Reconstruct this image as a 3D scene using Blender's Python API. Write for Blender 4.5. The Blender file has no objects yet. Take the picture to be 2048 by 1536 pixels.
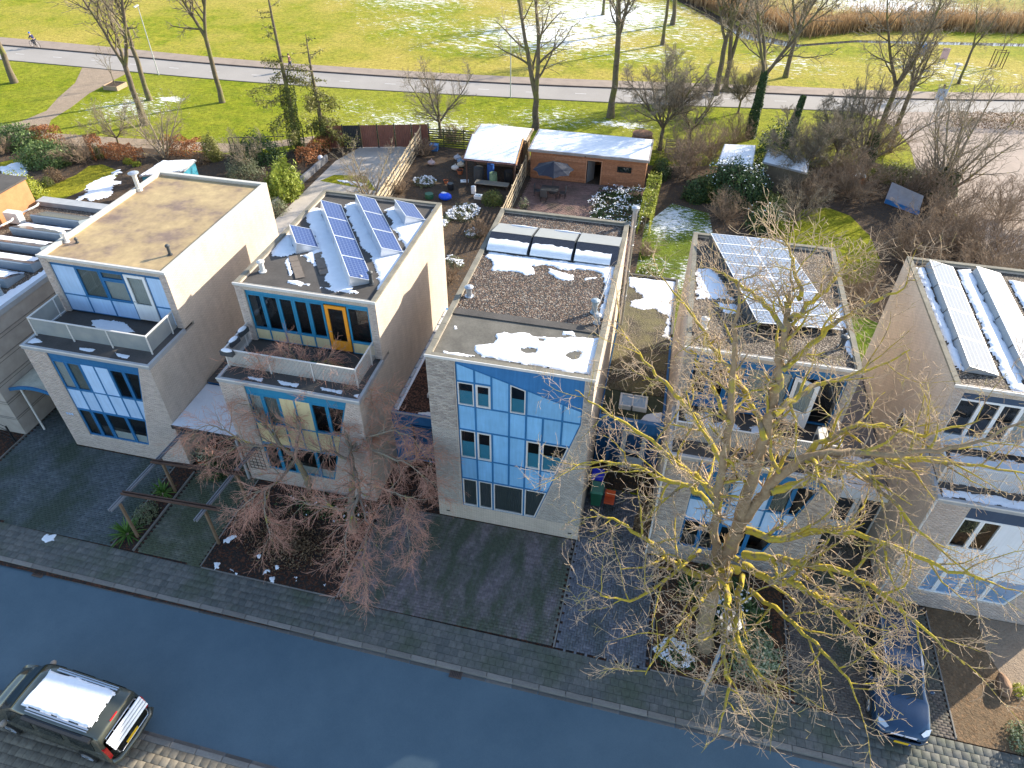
import bpy, math, random
import numpy as np
from mathutils import Vector, Matrix

S = bpy.context.scene
COL = S.collection
rad = math.radians

# ------------------------------------------------------------------ camera
cam_d = bpy.data.cameras.new('camera')
cam_d.sensor_fit = 'HORIZONTAL'
cam_d.sensor_width = 36.0
cam_d.lens = 24.655
cam_d.clip_start = 0.5
cam_d.clip_end = 3000
cam = bpy.data.objects.new('camera', cam_d)
COL.objects.link(cam)
yaw, pitch, roll = -0.2202, 0.7111, 0.0102
fw = Vector((math.sin(yaw)*math.cos(pitch), math.cos(yaw)*math.cos(pitch), -math.sin(pitch)))
rt = Vector((math.cos(yaw), -math.sin(yaw), 0))
up = rt.cross(fw)
r2 = rt*math.cos(roll) + up*math.sin(roll)
u2 = -rt*math.sin(roll) + up*math.cos(roll)
M = Matrix((r2, u2, -fw)).transposed().to_4x4()
M.translation = Vector((7.6136, -19.1831, 25.4282))
cam.matrix_world = M
S.camera = cam

# ------------------------------------------------------------------ sky and sun
SUN = Vector((1.0, 0.95, 0.60)).normalized()
elev = math.asin(SUN.z)
azim = math.atan2(SUN.x, SUN.y)
w = bpy.data.worlds.new('World')
S.world = w
w.use_nodes = True
nt = w.node_tree
sky = nt.nodes.new('ShaderNodeTexSky')
sky.sky_type = 'NISHITA'
sky.sun_disc = False
sky.sun_elevation = elev
sky.sun_rotation = azim
bg = nt.nodes['Background']
bg.inputs['Strength'].default_value = 0.15
nt.links.new(sky.outputs[0], bg.inputs[0])
sd = bpy.data.lights.new('sun', 'SUN')
sd.energy = 4.3
sd.angle = rad(0.5)
sd.color = (1.0, 0.90, 0.74)
so = bpy.data.objects.new('sun', sd)
COL.objects.link(so)
so.rotation_euler = SUN.to_track_quat('Z', 'Y').to_euler()
so.location = (40, 40, 60)
S.view_settings.view_transform = 'Standard'
S.view_settings.look = 'None'
S.view_settings.gamma = 1
S.view_settings.use_curve_mapping = False
S.view_settings.exposure = 1.36

# ------------------------------------------------------------------ materials
class NT:
    def __init__(s, name):
        s.m = bpy.data.materials.new(name)
        s.m.use_nodes = True
        s.t = s.m.node_tree
        s.b = s.t.nodes['Principled BSDF']
        s.co = s.n('ShaderNodeTexCoord').outputs['Object']
    def n(s, typ, **k):
        o = s.t.nodes.new(typ)
        for a, v in k.items(): setattr(o, a, v)
        return o
    def l(s, a, b): s.t.links.new(a, b)
    def noise(s, scale, detail=4, rough=.55, vec=None, dist=0):
        o = s.n('ShaderNodeTexNoise')
        o.inputs['Scale'].default_value = scale; o.inputs['Detail'].default_value = detail
        o.inputs['Roughness'].default_value = rough; o.inputs['Distortion'].default_value = dist
        s.l(vec or s.co, o.inputs['Vector']); return o.outputs['Fac']
    def vor(s, scale, feat='F1', out='Distance', vec=None):
        o = s.n('ShaderNodeTexVoronoi', feature=feat); o.inputs['Scale'].default_value = scale
        s.l(vec or s.co, o.inputs['Vector']); return o.outputs[out]
    def ramp(s, fac, stops, interp='LINEAR'):
        o = s.n('ShaderNodeValToRGB'); o.color_ramp.interpolation = interp
        e = o.color_ramp.elements
        while len(e) < len(stops): e.new(0.5)
        for i, (p, c) in enumerate(stops):
            e[i].position = p
            e[i].color = (c, c, c, 1) if not isinstance(c, tuple) else (*c, 1)
        s.l(fac, o.inputs[0]); return o.outputs[0]
    def mix(s, f, a, b, blend='MIX'):
        o = s.n('ShaderNodeMix', data_type='RGBA', blend_type=blend)
        for v, i in ((f, 0), (a, 6), (b, 7)):
            if hasattr(v, 'links'): s.l(v, o.inputs[i])
            elif isinstance(v, tuple): o.inputs[i].default_value = (*v, 1)
            else: o.inputs[i].default_value = v
        return o.outputs[2]
    def math(s, op, a, b=0.0, c=None):
        o = s.n('ShaderNodeMath', operation=op)
        for i, v in enumerate((a, b) + ((c,) if c is not None else ())):
            if hasattr(v, 'links'): s.l(v, o.inputs[i])
            else: o.inputs[i].default_value = v
        return o.outputs[0]
    def sep(s, vec=None):
        o = s.n('ShaderNodeSeparateXYZ'); s.l(vec or s.co, o.inputs[0]); return o.outputs
    def comb(s, x, y, z=0.0):
        o = s.n('ShaderNodeCombineXYZ')
        for i, v in enumerate((x, y, z)):
            if hasattr(v, 'links'): s.l(v, o.inputs[i])
            else: o.inputs[i].default_value = v
        return o.outputs[0]
    def bump(s, h, strength=.4, dist=.02):
        o = s.n('ShaderNodeBump'); o.inputs['Strength'].default_value = strength
        o.inputs['Distance'].default_value = dist; s.l(h, o.inputs['Height']); s.l(o.outputs[0], s.b.inputs['Normal'])
    def color(s, c):
        if isinstance(c, tuple): s.b.inputs['Base Color'].default_value = (*c, 1)
        else: s.l(c, s.b.inputs['Base Color'])
        return s
    def set(s, rough=.8, metal=0, spec=.3):
        s.b.inputs['Roughness'].default_value = rough; s.b.inputs['Metallic'].default_value = metal
        s.b.inputs['Specular IOR Level'].default_value = spec; return s
    def rand(s):
        return s.n('ShaderNodeObjectInfo').outputs['Random']

MATS = {}
def plain(name, c, rough=.7, metal=0, spec=.4, var=.15, scale=3.0, bump=0, bs=40, rnd=0.0):
    """a base colour broken up by two sizes of noise"""
    if name in MATS: return MATS[name]
    t = NT(name)
    a = t.noise(scale, 5, .6); b = t.noise(scale*9, 3, .6)
    f = t.math('ADD', t.math('MULTIPLY', a, .65), t.math('MULTIPLY', b, .35))
    lo = tuple(x*(1-var) for x in c); hi = tuple(min(1, x*(1+var)) for x in c)
    col = t.ramp(f, [(.3, lo), (.7, hi)])
    if rnd:
        col = t.mix(1.0, col, t.ramp(t.rand(), [(0, 1-rnd), (1, 1+rnd)]), 'MULTIPLY')
    t.color(col).set(rough, metal, spec)
    if bump: t.bump(t.noise(bs, 4), bump)
    MATS[name] = t.m
    return t.m

def wall_brick(name, c1, c2, mortar, bw=.22, bh=.065, ms=.012, dirt=.25):
    t = NT(name)
    s = t.sep()
    v = t.comb(t.math('ADD', s[0], s[1]), s[2])
    br = t.n('ShaderNodeTexBrick')
    t.l(v, br.inputs['Vector'])
    br.inputs['Color1'].default_value = (*c1, 1); br.inputs['Color2'].default_value = (*c2, 1)
    br.inputs['Mortar'].default_value = (*mortar, 1)
    br.inputs['Scale'].default_value = 1; br.inputs['Brick Width'].default_value = bw
    br.inputs['Row Height'].default_value = bh; br.inputs['Mortar Size'].default_value = ms
    br.inputs['Bias'].default_value = 0.0
    st = t.noise(.5, 6, .65); st2 = t.noise(2.2, 4, .6, t.comb(t.math('ADD', s[0], s[1]), t.math('MULTIPLY', s[2], .25)))
    k = t.ramp(t.math('ADD', t.math('MULTIPLY', st, .5), t.math('MULTIPLY', st2, .5)), [(.35, 1-dirt), (.65, 1.0)])
    t.color(t.mix(1.0, br.outputs['Color'], k, 'MULTIPLY')).set(.9, 0, .2)
    t.bump(t.math('SUBTRACT', t.noise(60, 2), t.math('MULTIPLY', br.outputs['Fac'], 1.5)), .35, .01)
    MATS[name] = t.m
    return t.m

def m_snow(name='snow_white', c=(.80, .82, .86)):
    if name in MATS: return MATS[name]
    t = NT(name)
    t.color(t.ramp(t.noise(4, 5), [(.3, tuple(x*.93 for x in c)), (.7, c)])).set(.65, 0, .3)
    t.bump(t.noise(14, 5, .6), .35, .03)
    MATS[name] = t.m
    return t.m
SNOW = m_snow()

def m_gravel(name, cols, scale=22, dirt=None):
    t = NT(name)
    vc = t.vor(scale, out='Color'); vd = t.vor(scale)
    s = t.sep(vc)
    stops = [(i/(len(cols)), c) for i, c in enumerate(cols)]
    base = t.ramp(s[0], stops, 'CONSTANT')
    gap = t.ramp(vd, [(.25, 1.0), (.62, .25)])
    big = t.ramp(t.noise(1.2, 5), [(.3, .7), (.7, 1.1)])
    c = t.mix(1.0, t.mix(1.0, base, gap, 'MULTIPLY'), big, 'MULTIPLY')
    if dirt: c = t.mix(t.ramp(t.noise(.9, 5, .65), [(.42, 0.0), (.62, 1.0)]), c, dirt)
    t.color(c).set(.85, 0, .3)
    t.bump(t.math('SUBTRACT', 1.0, vd), .8, .03)
    MATS[name] = t.m
    return t.m

# ------------------------------------------------------------------ mesh helpers
def root_loc(o):
    v = Vector((0, 0, 0))
    while o is not None:
        v += o.location; o = o.parent
    return v

def tag(o, label=None, cat=None, group=None, kind=None):
    if label: o['label'] = label
    if cat: o['category'] = cat
    if group: o['group'] = group
    if kind: o['kind'] = kind
    return o

def thing(name, label, cat, loc=(0, 0, 0), rz=0, group=None):
    o = bpy.data.objects.new(name, None)
    o.empty_display_size = .3
    COL.objects.link(o)
    o.location = loc; o.rotation_euler = (0, 0, rz)
    return tag(o, label, cat, group)

def link(name, me, parent=None):
    o = bpy.data.objects.new(name, me)
    COL.objects.link(o)
    if parent: o.parent = parent
    return o

def copy_tree(o, parent=None, loc=None, rz=None, label=None, scale=None):
    c = o.copy(); COL.objects.link(c)
    if parent: c.parent = parent
    if loc is not None: c.location = loc
    if rz is not None: c.rotation_euler = (0, 0, rz)
    if scale is not None: c.scale = (scale,)*3 if not isinstance(scale, tuple) else scale
    if label: c['label'] = label
    for ch in list(o.children): copy_tree(ch, c)
    return c

class MB:
    """collects boxes, prisms and tubes into one mesh"""
    def __init__(s): s.v = []; s.f = []; s.mi = []; s.cur = 0
    def add(s, vs, fs):
        n = len(s.v); s.v += [tuple(p) for p in vs]
        s.f += [tuple(i+n for i in f) for f in fs]; s.mi += [s.cur]*len(fs); return s
    def box(s, x0, x1, y0, y1, z0, z1, skip=''):
        vs = [(x, y, z) for z in (z0, z1) for y in (y0, y1) for x in (x0, x1)]
        F = {'b': (0, 2, 3, 1), 't': (4, 5, 7, 6), 'f': (0, 1, 5, 4), 'k': (2, 6, 7, 3), 'l': (0, 4, 6, 2), 'r': (1, 3, 7, 5)}
        return s.add(vs, [f for k, f in F.items() if k not in skip])
    def obox(s, c, ax, ay, az):
        """box with centre c and half-axis vectors"""
        c, ax, ay, az = map(Vector, (c, ax, ay, az))
        vs = [c + i*ax + j*ay + k*az for k in (-1, 1) for j in (-1, 1) for i in (-1, 1)]
        return s.add(vs, [(0, 2, 3, 1), (4, 5, 7, 6), (0, 1, 5, 4), (2, 6, 7, 3), (0, 4, 6, 2), (1, 3, 7, 5)])
    def bar(s, a, b, w, h=None, upv=(0, 0, 1)):
        a, b = Vector(a), Vector(b); d = (b-a)
        if d.length < 1e-6: return s
        dn = d.normalized(); u = Vector(upv)
        if abs(dn.dot(u)) > .98: u = Vector((1, 0, 0))
        sd_ = dn.cross(u).normalized(); u = sd_.cross(dn)
        return s.obox((a+b)/2, d/2, sd_*w/2, u*(h or w)/2)
    def prism(s, poly, z0, z1, bottom=True):
        n = len(poly)
        a = sum(poly[i][0]*poly[(i+1) % n][1]-poly[(i+1) % n][0]*poly[i][1] for i in range(n))
        if a < 0: poly = poly[::-1]
        vs = [(x, y, z0) for x, y in poly] + [(x, y, z1) for x, y in poly]
        fs = [tuple(range(n, 2*n))] + [(i, (i+1) % n, n+(i+1) % n, n+i) for i in range(n)]
        if bottom: fs.append(tuple(range(n-1, -1, -1)))
        return s.add(vs, fs)
    def yprism(s, poly, y0, y1):
        """polygon in x,z pushed along y; front face at y0"""
        n = len(poly)
        a = sum(poly[i][0]*poly[(i+1) % n][1]-poly[(i+1) % n][0]*poly[i][1] for i in range(n))
        if a < 0: poly = poly[::-1]
        vs = [(x, y0, z) for x, z in poly] + [(x, y1, z) for x, z in poly]
        fs = [tuple(range(n)), tuple(range(2*n-1, n-1, -1))] + [(i, n+i, n+(i+1) % n, (i+1) % n) for i in range(n)]
        return s.add(vs, fs)
    def ring(s, o, i, y0, y1):
        """frame between two x,z polygons with as many corners"""
        n = len(o)
        vs = [(x, y0, z) for x, z in o] + [(x, y0, z) for x, z in i] + [(x, y1, z) for x, z in i] + [(x, y1, z) for x, z in o]
        fs = []
        for k in range(n):
            j = (k+1) % n
            fs += [(k, j, n+j, n+k), (n+k, n+j, 2*n+j, 2*n+k), (3*n+k, 3*n+j, j, k)]
        return s.add(vs, fs)
    def tube(s, pts, r, n=8, caps=True):
        pts = [Vector(p) for p in pts]; rr = r if isinstance(r, (list, tuple)) else [r]*len(pts)
        base = len(s.v); vs = []; fs = []
        for k, p in enumerate(pts):
            d = (pts[min(k+1, len(pts)-1)] - pts[max(k-1, 0)]).normalized()
            u = Vector((0, 0, 1)) if abs(d.z) < .95 else Vector((1, 0, 0))
            a = d.cross(u).normalized(); b = a.cross(d)
            for i in range(n):
                t = 2*math.pi*i/n
                vs.append(p + a*math.cos(t)*rr[k] + b*math.sin(t)*rr[k])
        for k in range(len(pts)-1):
            for i in range(n):
                j = (i+1) % n
                fs.append((k*n+i, k*n+j, (k+1)*n+j, (k+1)*n+i))
        if caps:
            fs.append(tuple(range(n-1, -1, -1))); fs.append(tuple(range((len(pts)-1)*n, len(pts)*n)))
        return s.add(vs, fs)
    def cyl(s, x, y, z0, z1, r, n=12): return s.tube([(x, y, z0), (x, y, z1)], r, n)
    def ball(s, c, r, n=10, m=6, sc=(1, 1, 1)):
        vs = [(c[0], c[1], c[2]-r*sc[2])]; fs = []
        for j in range(1, m):
            ph = -math.pi/2 + math.pi*j/m
            for i in range(n):
                t = 2*math.pi*i/n
                vs.append((c[0]+r*sc[0]*math.cos(ph)*math.cos(t), c[1]+r*sc[1]*math.cos(ph)*math.sin(t), c[2]+r*sc[2]*math.sin(ph)))
        vs.append((c[0], c[1], c[2]+r*sc[2])); L = len(vs)-1
        for i in range(n):
            k = (i+1) % n
            fs.append((0, 1+k, 1+i)); fs.append((L, L-n+i, L-n+k))
            for j in range(m-2):
                a = 1+j*n
                fs.append((a+i, a+k, a+n+k, a+n+i))
        return s.add(vs, fs)
    def build(s, name, mats, parent=None, world=True, smooth=False):
        me = bpy.data.meshes.new(name)
        off = root_loc(parent) if (parent and world) else Vector((0, 0, 0))
        me.from_pydata([(v[0]-off.x, v[1]-off.y, v[2]-off.z) for v in s.v], [], s.f)
        mats = mats if isinstance(mats, (list, tuple)) else [mats]
        for m in mats: me.materials.append(m)
        if len(mats) > 1: me.polygons.foreach_set('material_index', s.mi)
        if smooth: me.polygons.foreach_set('use_smooth', [True]*len(s.f))
        me.update()
        return link(name, me, parent)

def np_mesh(name, V, F, mat, parent=None, smooth=False, off=None):
    """F: (n,k) array of equal-sized faces"""
    if off is None: off = root_loc(parent) if parent else Vector((0, 0, 0))
    V = np.asarray(V, dtype=np.float64) - np.array(off)
    me = bpy.data.meshes.new(name)
    k = F.shape[1]
    me.vertices.add(len(V)); me.vertices.foreach_set('co', V.astype(np.float32).ravel())
    me.loops.add(F.size); me.loops.foreach_set('vertex_index', F.astype(np.int32).ravel())
    me.polygons.add(len(F)); me.polygons.foreach_set('loop_start', np.arange(0, F.size, k, dtype=np.int32))
    me.polygons.foreach_set('loop_total', np.full(len(F), k, dtype=np.int32))
    if smooth: me.polygons.foreach_set('use_smooth', np.ones(len(F), dtype=bool))
    for m in (mat if isinstance(mat, (list, tuple)) else [mat]): me.materials.append(m)
    me.update(calc_edges=True)
    return link(name, me, parent)

def piece(name, me, loc, parent, rz=0):
    o = link(name, me, parent)
    o.location = loc
    if rz: o.rotation_euler = (0, 0, rz)
    return o

# value noise for geometry
_rs = np.random.RandomState(7)
_T = _rs.rand(256, 256)
def vnoise(x, y):
    xi = np.floor(x).astype(int); yi = np.floor(y).astype(int)
    fx = x-xi; fy = y-yi; fx = fx*fx*(3-2*fx); fy = fy*fy*(3-2*fy)
    a = _T[xi % 256, yi % 256]; b = _T[(xi+1) % 256, yi % 256]; c = _T[xi % 256, (yi+1) % 256]; d = _T[(xi+1) % 256, (yi+1) % 256]
    return (a*(1-fx)+b*fx)*(1-fy)+(c*(1-fx)+d*fx)*fy
def fbm(x, y, o=5, g=.5):
    s = 0; a = 1; t = 0
    for i in range(o):
        s = s+a*vnoise(x*2**i+i*17.3, y*2**i+i*9.1); t += a; a *= g
    return s/t

def sheet(x0, x1, y0, y1, res, fn, name, mat, z=0.0, th=.05, parent=None, mask=None, under=.012):
    """a layer (snow, moss) lying on a flat surface: fn > 0 where it lies; its edge thins out into the surface"""
    nx = max(2, int((x1-x0)/res)); ny = max(2, int((y1-y0)/res))
    X, Y = np.meshgrid(np.linspace(x0, x1, nx), np.linspace(y0, y1, ny))
    h = fn(X, Y)
    Z = z + np.clip(h, -under/th*1.0, 1.0)*th
    Z = Z + (fbm(X*3, Y*3, 3)-.5)*th*.25*(h > 0)
    keep = h > -under/th*1.0
    if mask is not None: keep &= mask(X, Y)
    idx = np.arange(nx*ny).reshape(ny, nx)
    K = keep[:-1, :-1] & keep[1:, :-1] & keep[:-1, 1:] & keep[1:, 1:]
    F = np.stack([idx[:-1, :-1][K], idx[:-1, 1:][K], idx[1:, 1:][K], idx[1:, :-1][K]], 1)
    if len(F) == 0: return None
    used = np.unique(F); rm = -np.ones(nx*ny, int); rm[used] = np.arange(len(used))
    V = np.stack([X.ravel(), Y.ravel(), Z.ravel()], 1)[used]
    return np_mesh(name, V, rm[F], mat, parent, smooth=True)

def poly_sheet(name, poly, z, mat, kind='structure', parent=None):
    mb = MB()
    n = len(poly)
    a = sum(poly[i][0]*poly[(i+1) % n][1]-poly[(i+1) % n][0]*poly[i][1] for i in range(n))
    if a < 0: poly = poly[::-1]
    mb.add([(x, y, z) for x, y in poly], [tuple(range(n))])
    o = mb.build(name, mat, parent)
    if kind: o['kind'] = kind
    return o

# ------------------------------------------------------------------ ground materials
def m_grass(name, c1, c2, c3, blobs=(), dry=.5, bscale=1.0, grow=1.0, snowsoft=False):
    t = NT(name)
    big = t.noise(.06, 4, .6); mid = t.noise(.7, 5, .65); fine = t.noise(2.3, 7, .8); vf = t.noise(11, 4, .75)
    base = t.mix(t.ramp(mid, [(.38, 0.0), (.66, 1.0)]), c1, c2)
    base = t.mix(t.math('MULTIPLY', t.ramp(big, [(.42, 0.0), (.6, 1.0)]), dry), base, c3)
    base = t.mix(1.0, base, t.ramp(t.math('ADD', t.math('MULTIPLY', fine, .5), t.math('MULTIPLY', vf, .5)), [(.40, .40), (.60, 1.55)]), 'MULTIPLY')
    if blobs:
        s = t.sep(); wsum = 0.0
        for (x, y, rx, ry, k) in blobs:
            dx = t.math('DIVIDE', t.math('SUBTRACT', s[0], x), rx); dy = t.math('DIVIDE', t.math('SUBTRACT', s[1], y), ry)
            d2 = t.math('ADD', t.math('MULTIPLY', dx, dx), t.math('MULTIPLY', dy, dy))
            g = t.math('MULTIPLY', t.math('EXPONENT', t.math('MULTIPLY', d2, -1.0)), k)
            wsum = g if isinstance(wsum, float) else t.math('MAXIMUM', wsum, g)
        mp = t.n('ShaderNodeMapping'); mp.inputs['Rotation'].default_value = (0, 0, .5); mp.inputs['Scale'].default_value = (.6, 1.4, 1)
        t.l(t.co, mp.inputs[0])
        nz = t.math('ADD', t.math('MULTIPLY', t.noise(.35*bscale, 3, .6), .25), t.math('MULTIPLY', t.ramp(t.noise((1.3 if snowsoft else 2.2)*bscale, 8, .85, mp.outputs[0]), [(.3, 0.0), (.7, 1.0)]), .75))
        f = t.math('SUBTRACT', t.math('ADD', nz, t.math('MULTIPLY', wsum, .5)), .80)
        m = t.ramp(f, [(.0, 0.0), (.07 if snowsoft else .05, .92)])
        base = t.mix(m, base, (.78, .80, .84))
    t.color(base).set(.95, 0, .1)
    t.bump(t.math('ADD', fine, t.math('MULTIPLY', vf, .6)), .9, .08)
    MATS[name] = t.m
    return t.m

def m_soil(name, c, var=.4, leaf=None, leafamt=.55, sc=1.0):
    t = NT(name)
    a = t.noise(1.3*sc, 6, .7); b = t.noise(11*sc, 4, .7)
    lo = tuple(x*(1-var) for x in c); hi = tuple(x*(1+var) for x in c)
    col = t.ramp(t.math('ADD', t.math('MULTIPLY', a, .55), t.math('MULTIPLY', b, .45)), [(.32, lo), (.68, hi)])
    if leaf:
        v = t.sep(t.vor(14*sc, out='Color'))
        col = t.mix(t.ramp(v[0], [(leafamt, 0.0), (leafamt+.02, 1.0)]), col, t.mix(v[1], leaf, tuple(x*.5 for x in leaf)))
    t.color(col).set(.95, 0, .1)
    t.bump(t.math('ADD', b, a), .8, .08)
    MATS[name] = t.m
    return t.m

def m_tone(name, c1, c2, moss=None, mossamt=.55, rough=.85, stretch=(1, 1, 1), attr=True, sc=.5, mott=.27):
    """paving: every stone has its own tone, moss grows over them in patches"""
    t = NT(name)
    if attr:
        a = t.n('ShaderNodeAttribute'); a.attribute_name = 'tone'; f = a.outputs['Fac']
    else: f = t.rand()
    col = t.mix(f, c1, c2)
    if moss:
        mp = t.n('ShaderNodeMapping'); mp.inputs['Scale'].default_value = stretch
        g = t.n('ShaderNodeNewGeometry'); t.l(g.outputs['Position'], mp.inputs[0])
        k = t.ramp(t.noise(sc, 5, .62, mp.outputs[0]), [(mossamt-.1, 0.0), (mossamt+.1, 1.0)])
        col = t.mix(k, col, moss)
    g2 = t.n('ShaderNodeNewGeometry')
    col = t.mix(1.0, col, t.ramp(t.noise(6, 5, .7, g2.outputs['Position']), [(.3, 1-mott), (.7, 1+mott)]), 'MULTIPLY')
    t.color(col).set(rough, 0, .3)
    t.bump(t.noise(40, 4), .3, .01)
    MATS[name] = t.m
    return t.m

PARK = m_grass('park_grass', (.135, .175, .006), (.23, .245, .014), (.31, .28, .05),
    blobs=[(-16, 45, 9, 5, .62), (-4, 50, 7, 4, .5), (-46, 42.5, 5.5, 5, .60), (-43.5, 45.5, 2.2, 1.0, .85), (3, 50, 3.5, 1.2, .8), (-9, 46.6, 3, .8, .75), (-24, 48, 8, 4, .35)], dry=.4)
MEADOW = m_grass('meadow_grass', (.16, .20, .010), (.29, .27, .025), (.38, .30, .07),
    blobs=[(-10, 80, 14, 12, .80), (-4, 92, 15, 14, .86), (38, 76, 12, 7, .52), (20, 74, 9, 6, .5), (3, 74, 9, 7, .52), (-34, 95, 16, 12, .6), (-28, 80, 11, 9, .48), (-18, 72, 12, 6, .5), (48, 110, 20, 14, .7), (52, 72, 6, 2.5, .7), (8, 84, 8, 8, .5)], dry=.85, snowsoft=True)
LAWN = m_grass('lawn_grass', (.15, .17, .008), (.24, .24, .012), (.29, .25, .03), dry=.5)
ROUGH_LAWN = m_grass('rough_grass', (.06, .10, .01), (.12, .17, .012), (.20, .17, .04), blobs=[(8.6, 31, 2.6, 3.4, .85), (12, 30, 2.5, 3, .7), (11, 23, 2, 3, .8), (8, 24, 2, 2, .5)], dry=.5, bscale=1.6)
SOIL = m_soil('garden_soil', (.075, .058, .045), leaf=(.16, .10, .055), leafamt=.75)
SOIL_DARK = m_soil('dark_bed_soil', (.04, .032, .028), leaf=(.12, .055, .035), leafamt=.62)
SOIL_LIGHT = m_soil('dry_bed_soil', (.17, .12, .075), leaf=(.26, .17, .10), leafamt=.7)
CLAY = m_soil('clay_path', (.30, .235, .175), var=.25)
ASPH = NT('asphalt')
_a = ASPH.ramp(ASPH.math('ADD', ASPH.math('MULTIPLY', ASPH.noise(.35, 6, .7), .5), ASPH.math('MULTIPLY', ASPH.noise(50, 3, .7), .6)), [(.35, (.058, .100, .132)), (.65, (.095, .145, .180))])
ASPH.color(_a).set(.85, 0, .3); ASPH.bump(ASPH.noise(90, 2), .5, .01); ASPH = ASPH.m
ROADN = NT('pale_road_surface')
_a = ROADN.ramp(ROADN.math('ADD', ROADN.math('MULTIPLY', ROADN.noise(.2, 5, .6), .5), ROADN.math('MULTIPLY', ROADN.noise(9, 4, .7), .5)), [(.35, (.27, .25, .23)), (.65, (.35, .325, .30))])
ROADN.color(_a).set(.9, 0, .2); ROADN.bump(ROADN.noise(20, 3), .4, .01); ROADN = ROADN.m
PATHN = plain('brick_red_path', (.27, .215, .175), .9, var=.22, scale=.8, bump=.3, bs=20)
SIDE = plain('side_road_paving', (.30, .24, .20), .9, var=.2, scale=.5, bump=.3, bs=18)
KERBM = plain('kerb_concrete', (.20, .185, .165), .9, var=.25, scale=1.5, bump=.3, rnd=.15)
CONC = plain('concrete_paving', (.42, .375, .325), .85, var=.2, scale=.8, bump=.2)
WATER = NT('ditch_water'); WATER.color((.02, .03, .035)).set(.08, 0, .6); WATER.bump(WATER.noise(3, 3), .1, .02); WATER = WATER.m

# ------------------------------------------------------------------ the setting
poly_sheet('ground', [(-700, 3.2), (700, 3.2), (700, 900), (-700, 900)], 0, PARK)
poly_sheet('front_ground', [(-700, -400), (700, -400), (700, -12.0), (-700, -12.0)], -.04, CONC)
poly_sheet('front_yard_ground', [(-60, -6.9), (60, -6.9), (60, 3.2), (-60, 3.2)], -.045, SOIL_DARK)
st = thing('street', None, None, (0, -6.72, 0), -.0115); st['kind'] = 'structure'
STREET = st
mb = MB(); mb.add([(-80, -5.35, -.11), (80, -5.35, -.11), (80, 0.2, -.11), (-80, 0.2, -.11)], [(0, 1, 2, 3)])
mb.build('carriageway', ASPH, st, world=False)

def stone_mesh(name, w, d, h, mat, ch=.012):
    mb = MB()
    x, y = w/2, d/2
    mb.add([(-x, -y, -h), (x, -y, -h), (x, y, -h), (-x, y, -h), (-x, -y, -ch), (x, -y, -ch), (x, y, -ch), (-x, y, -ch),
            (-x+ch, -y+ch, 0), (x-ch, -y+ch, 0), (x-ch, y-ch, 0), (-x+ch, y-ch, 0)],
           [(8, 9, 10, 11), (4, 5, 9, 8), (5, 6, 10, 9), (6, 7, 11, 10), (7, 4, 8, 11), (0, 1, 5, 4), (1, 2, 6, 5), (2, 3, 7, 6), (3, 0, 4, 7)])
    me = bpy.data.meshes.new(name); me.from_pydata(mb.v, [], mb.f); me.materials.append(mat); return me

rng = random.Random(3)
kerb_me = stone_mesh('kerb_stone', .985, .20, .16, KERBM, .018)
gut_me = stone_mesh('gutter_stone', .985, .13, .05, plain('gutter_brick', (.12, .11, .10), .9, var=.3, rnd=.25), .01)
for side, y in ((0, -.1), (1, -5.15)):
    for i in range(-21 if not side else -20, 27 if not side else 4):
        piece('kerb_stone', kerb_me, (i+.5, y+rng.uniform(-.004, .004), .005+rng.uniform(-.004, .004)), st)
        if not side: piece('gutter_stone', gut_me, (i+.5+rng.uniform(-.01, .01), y-.175, -.098+rng.uniform(-.004, .004)), st)
        else: piece('gutter_stone', gut_me, (i+.5, y+.175, -.098), st)

# pavement of 30 cm tiles: the largest 300 as parts, the others joined
TILE = m_tone('pavement_tile', (.095, .10, .095), (.145, .142, .13), moss=(.082, .094, .068), mossamt=.56, attr=False, sc=.6)
TILES = m_tone('pavement_tile_joined', (.095, .10, .095), (.145, .142, .13), moss=(.082, .094, .068), mossamt=.56, sc=.6)
TILEL = m_tone('sandy_tile_joined', (.15, .13, .10), (.22, .19, .145), sc=.6)

def paver_field(name, cells, mat, parent, kind='stuff', h=.04, ch=.006, jitter=.003, seed=1, world=False):
    """cells: list of (cx, cy, w, d, angle)"""
    c = np.array(cells, float); n = len(c)
    r = np.random.RandomState(seed)
    w, d = c[:, 2]/2-.004, c[:, 3]/2-.004
    z = r.uniform(-jitter, jitter, n)
    sx = np.array([-1, 1, 1, -1]); sy = np.array([-1, -1, 1, 1])
    V = np.zeros((n, 12, 3))
    for k in range(4):
        for lay, (inset, zz) in enumerate(((0, -h), (0, -ch), (ch, 0))):
            lx = sx[k]*(w-inset); ly = sy[k]*(d-inset)
            V[:, lay*4+k, 0] = c[:, 0]+lx*np.cos(c[:, 4])-ly*np.sin(c[:, 4])
            V[:, lay*4+k, 1] = c[:, 1]+lx*np.sin(c[:, 4])+ly*np.cos(c[:, 4])
            V[:, lay*4+k, 2] = z+zz
    V[:, 8:12, 2] += r.uniform(-jitter*.6, jitter*.6, (n, 4))
    f = np.array([(8, 9, 10, 11)]+[(4+i, 4+(i+1) % 4, 8+(i+1) % 4, 8+i) for i in range(4)]+[(i, (i+1) % 4, 4+(i+1) % 4, 4+i) for i in range(4)])
    F = (f[None]+12*np.arange(n)[:, None, None]).reshape(-1, 4)
    o = np_mesh(name, V.reshape(-1, 3), F, mat, parent, off=(Vector((0, 0, 0)) if not world else None))
    at = o.data.attributes.new('tone', 'FLOAT', 'POINT')
    at.data.foreach_set('value', np.repeat(r.rand(n), 12).astype(np.float32))
    if kind: o['kind'] = kind
    return o

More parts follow.
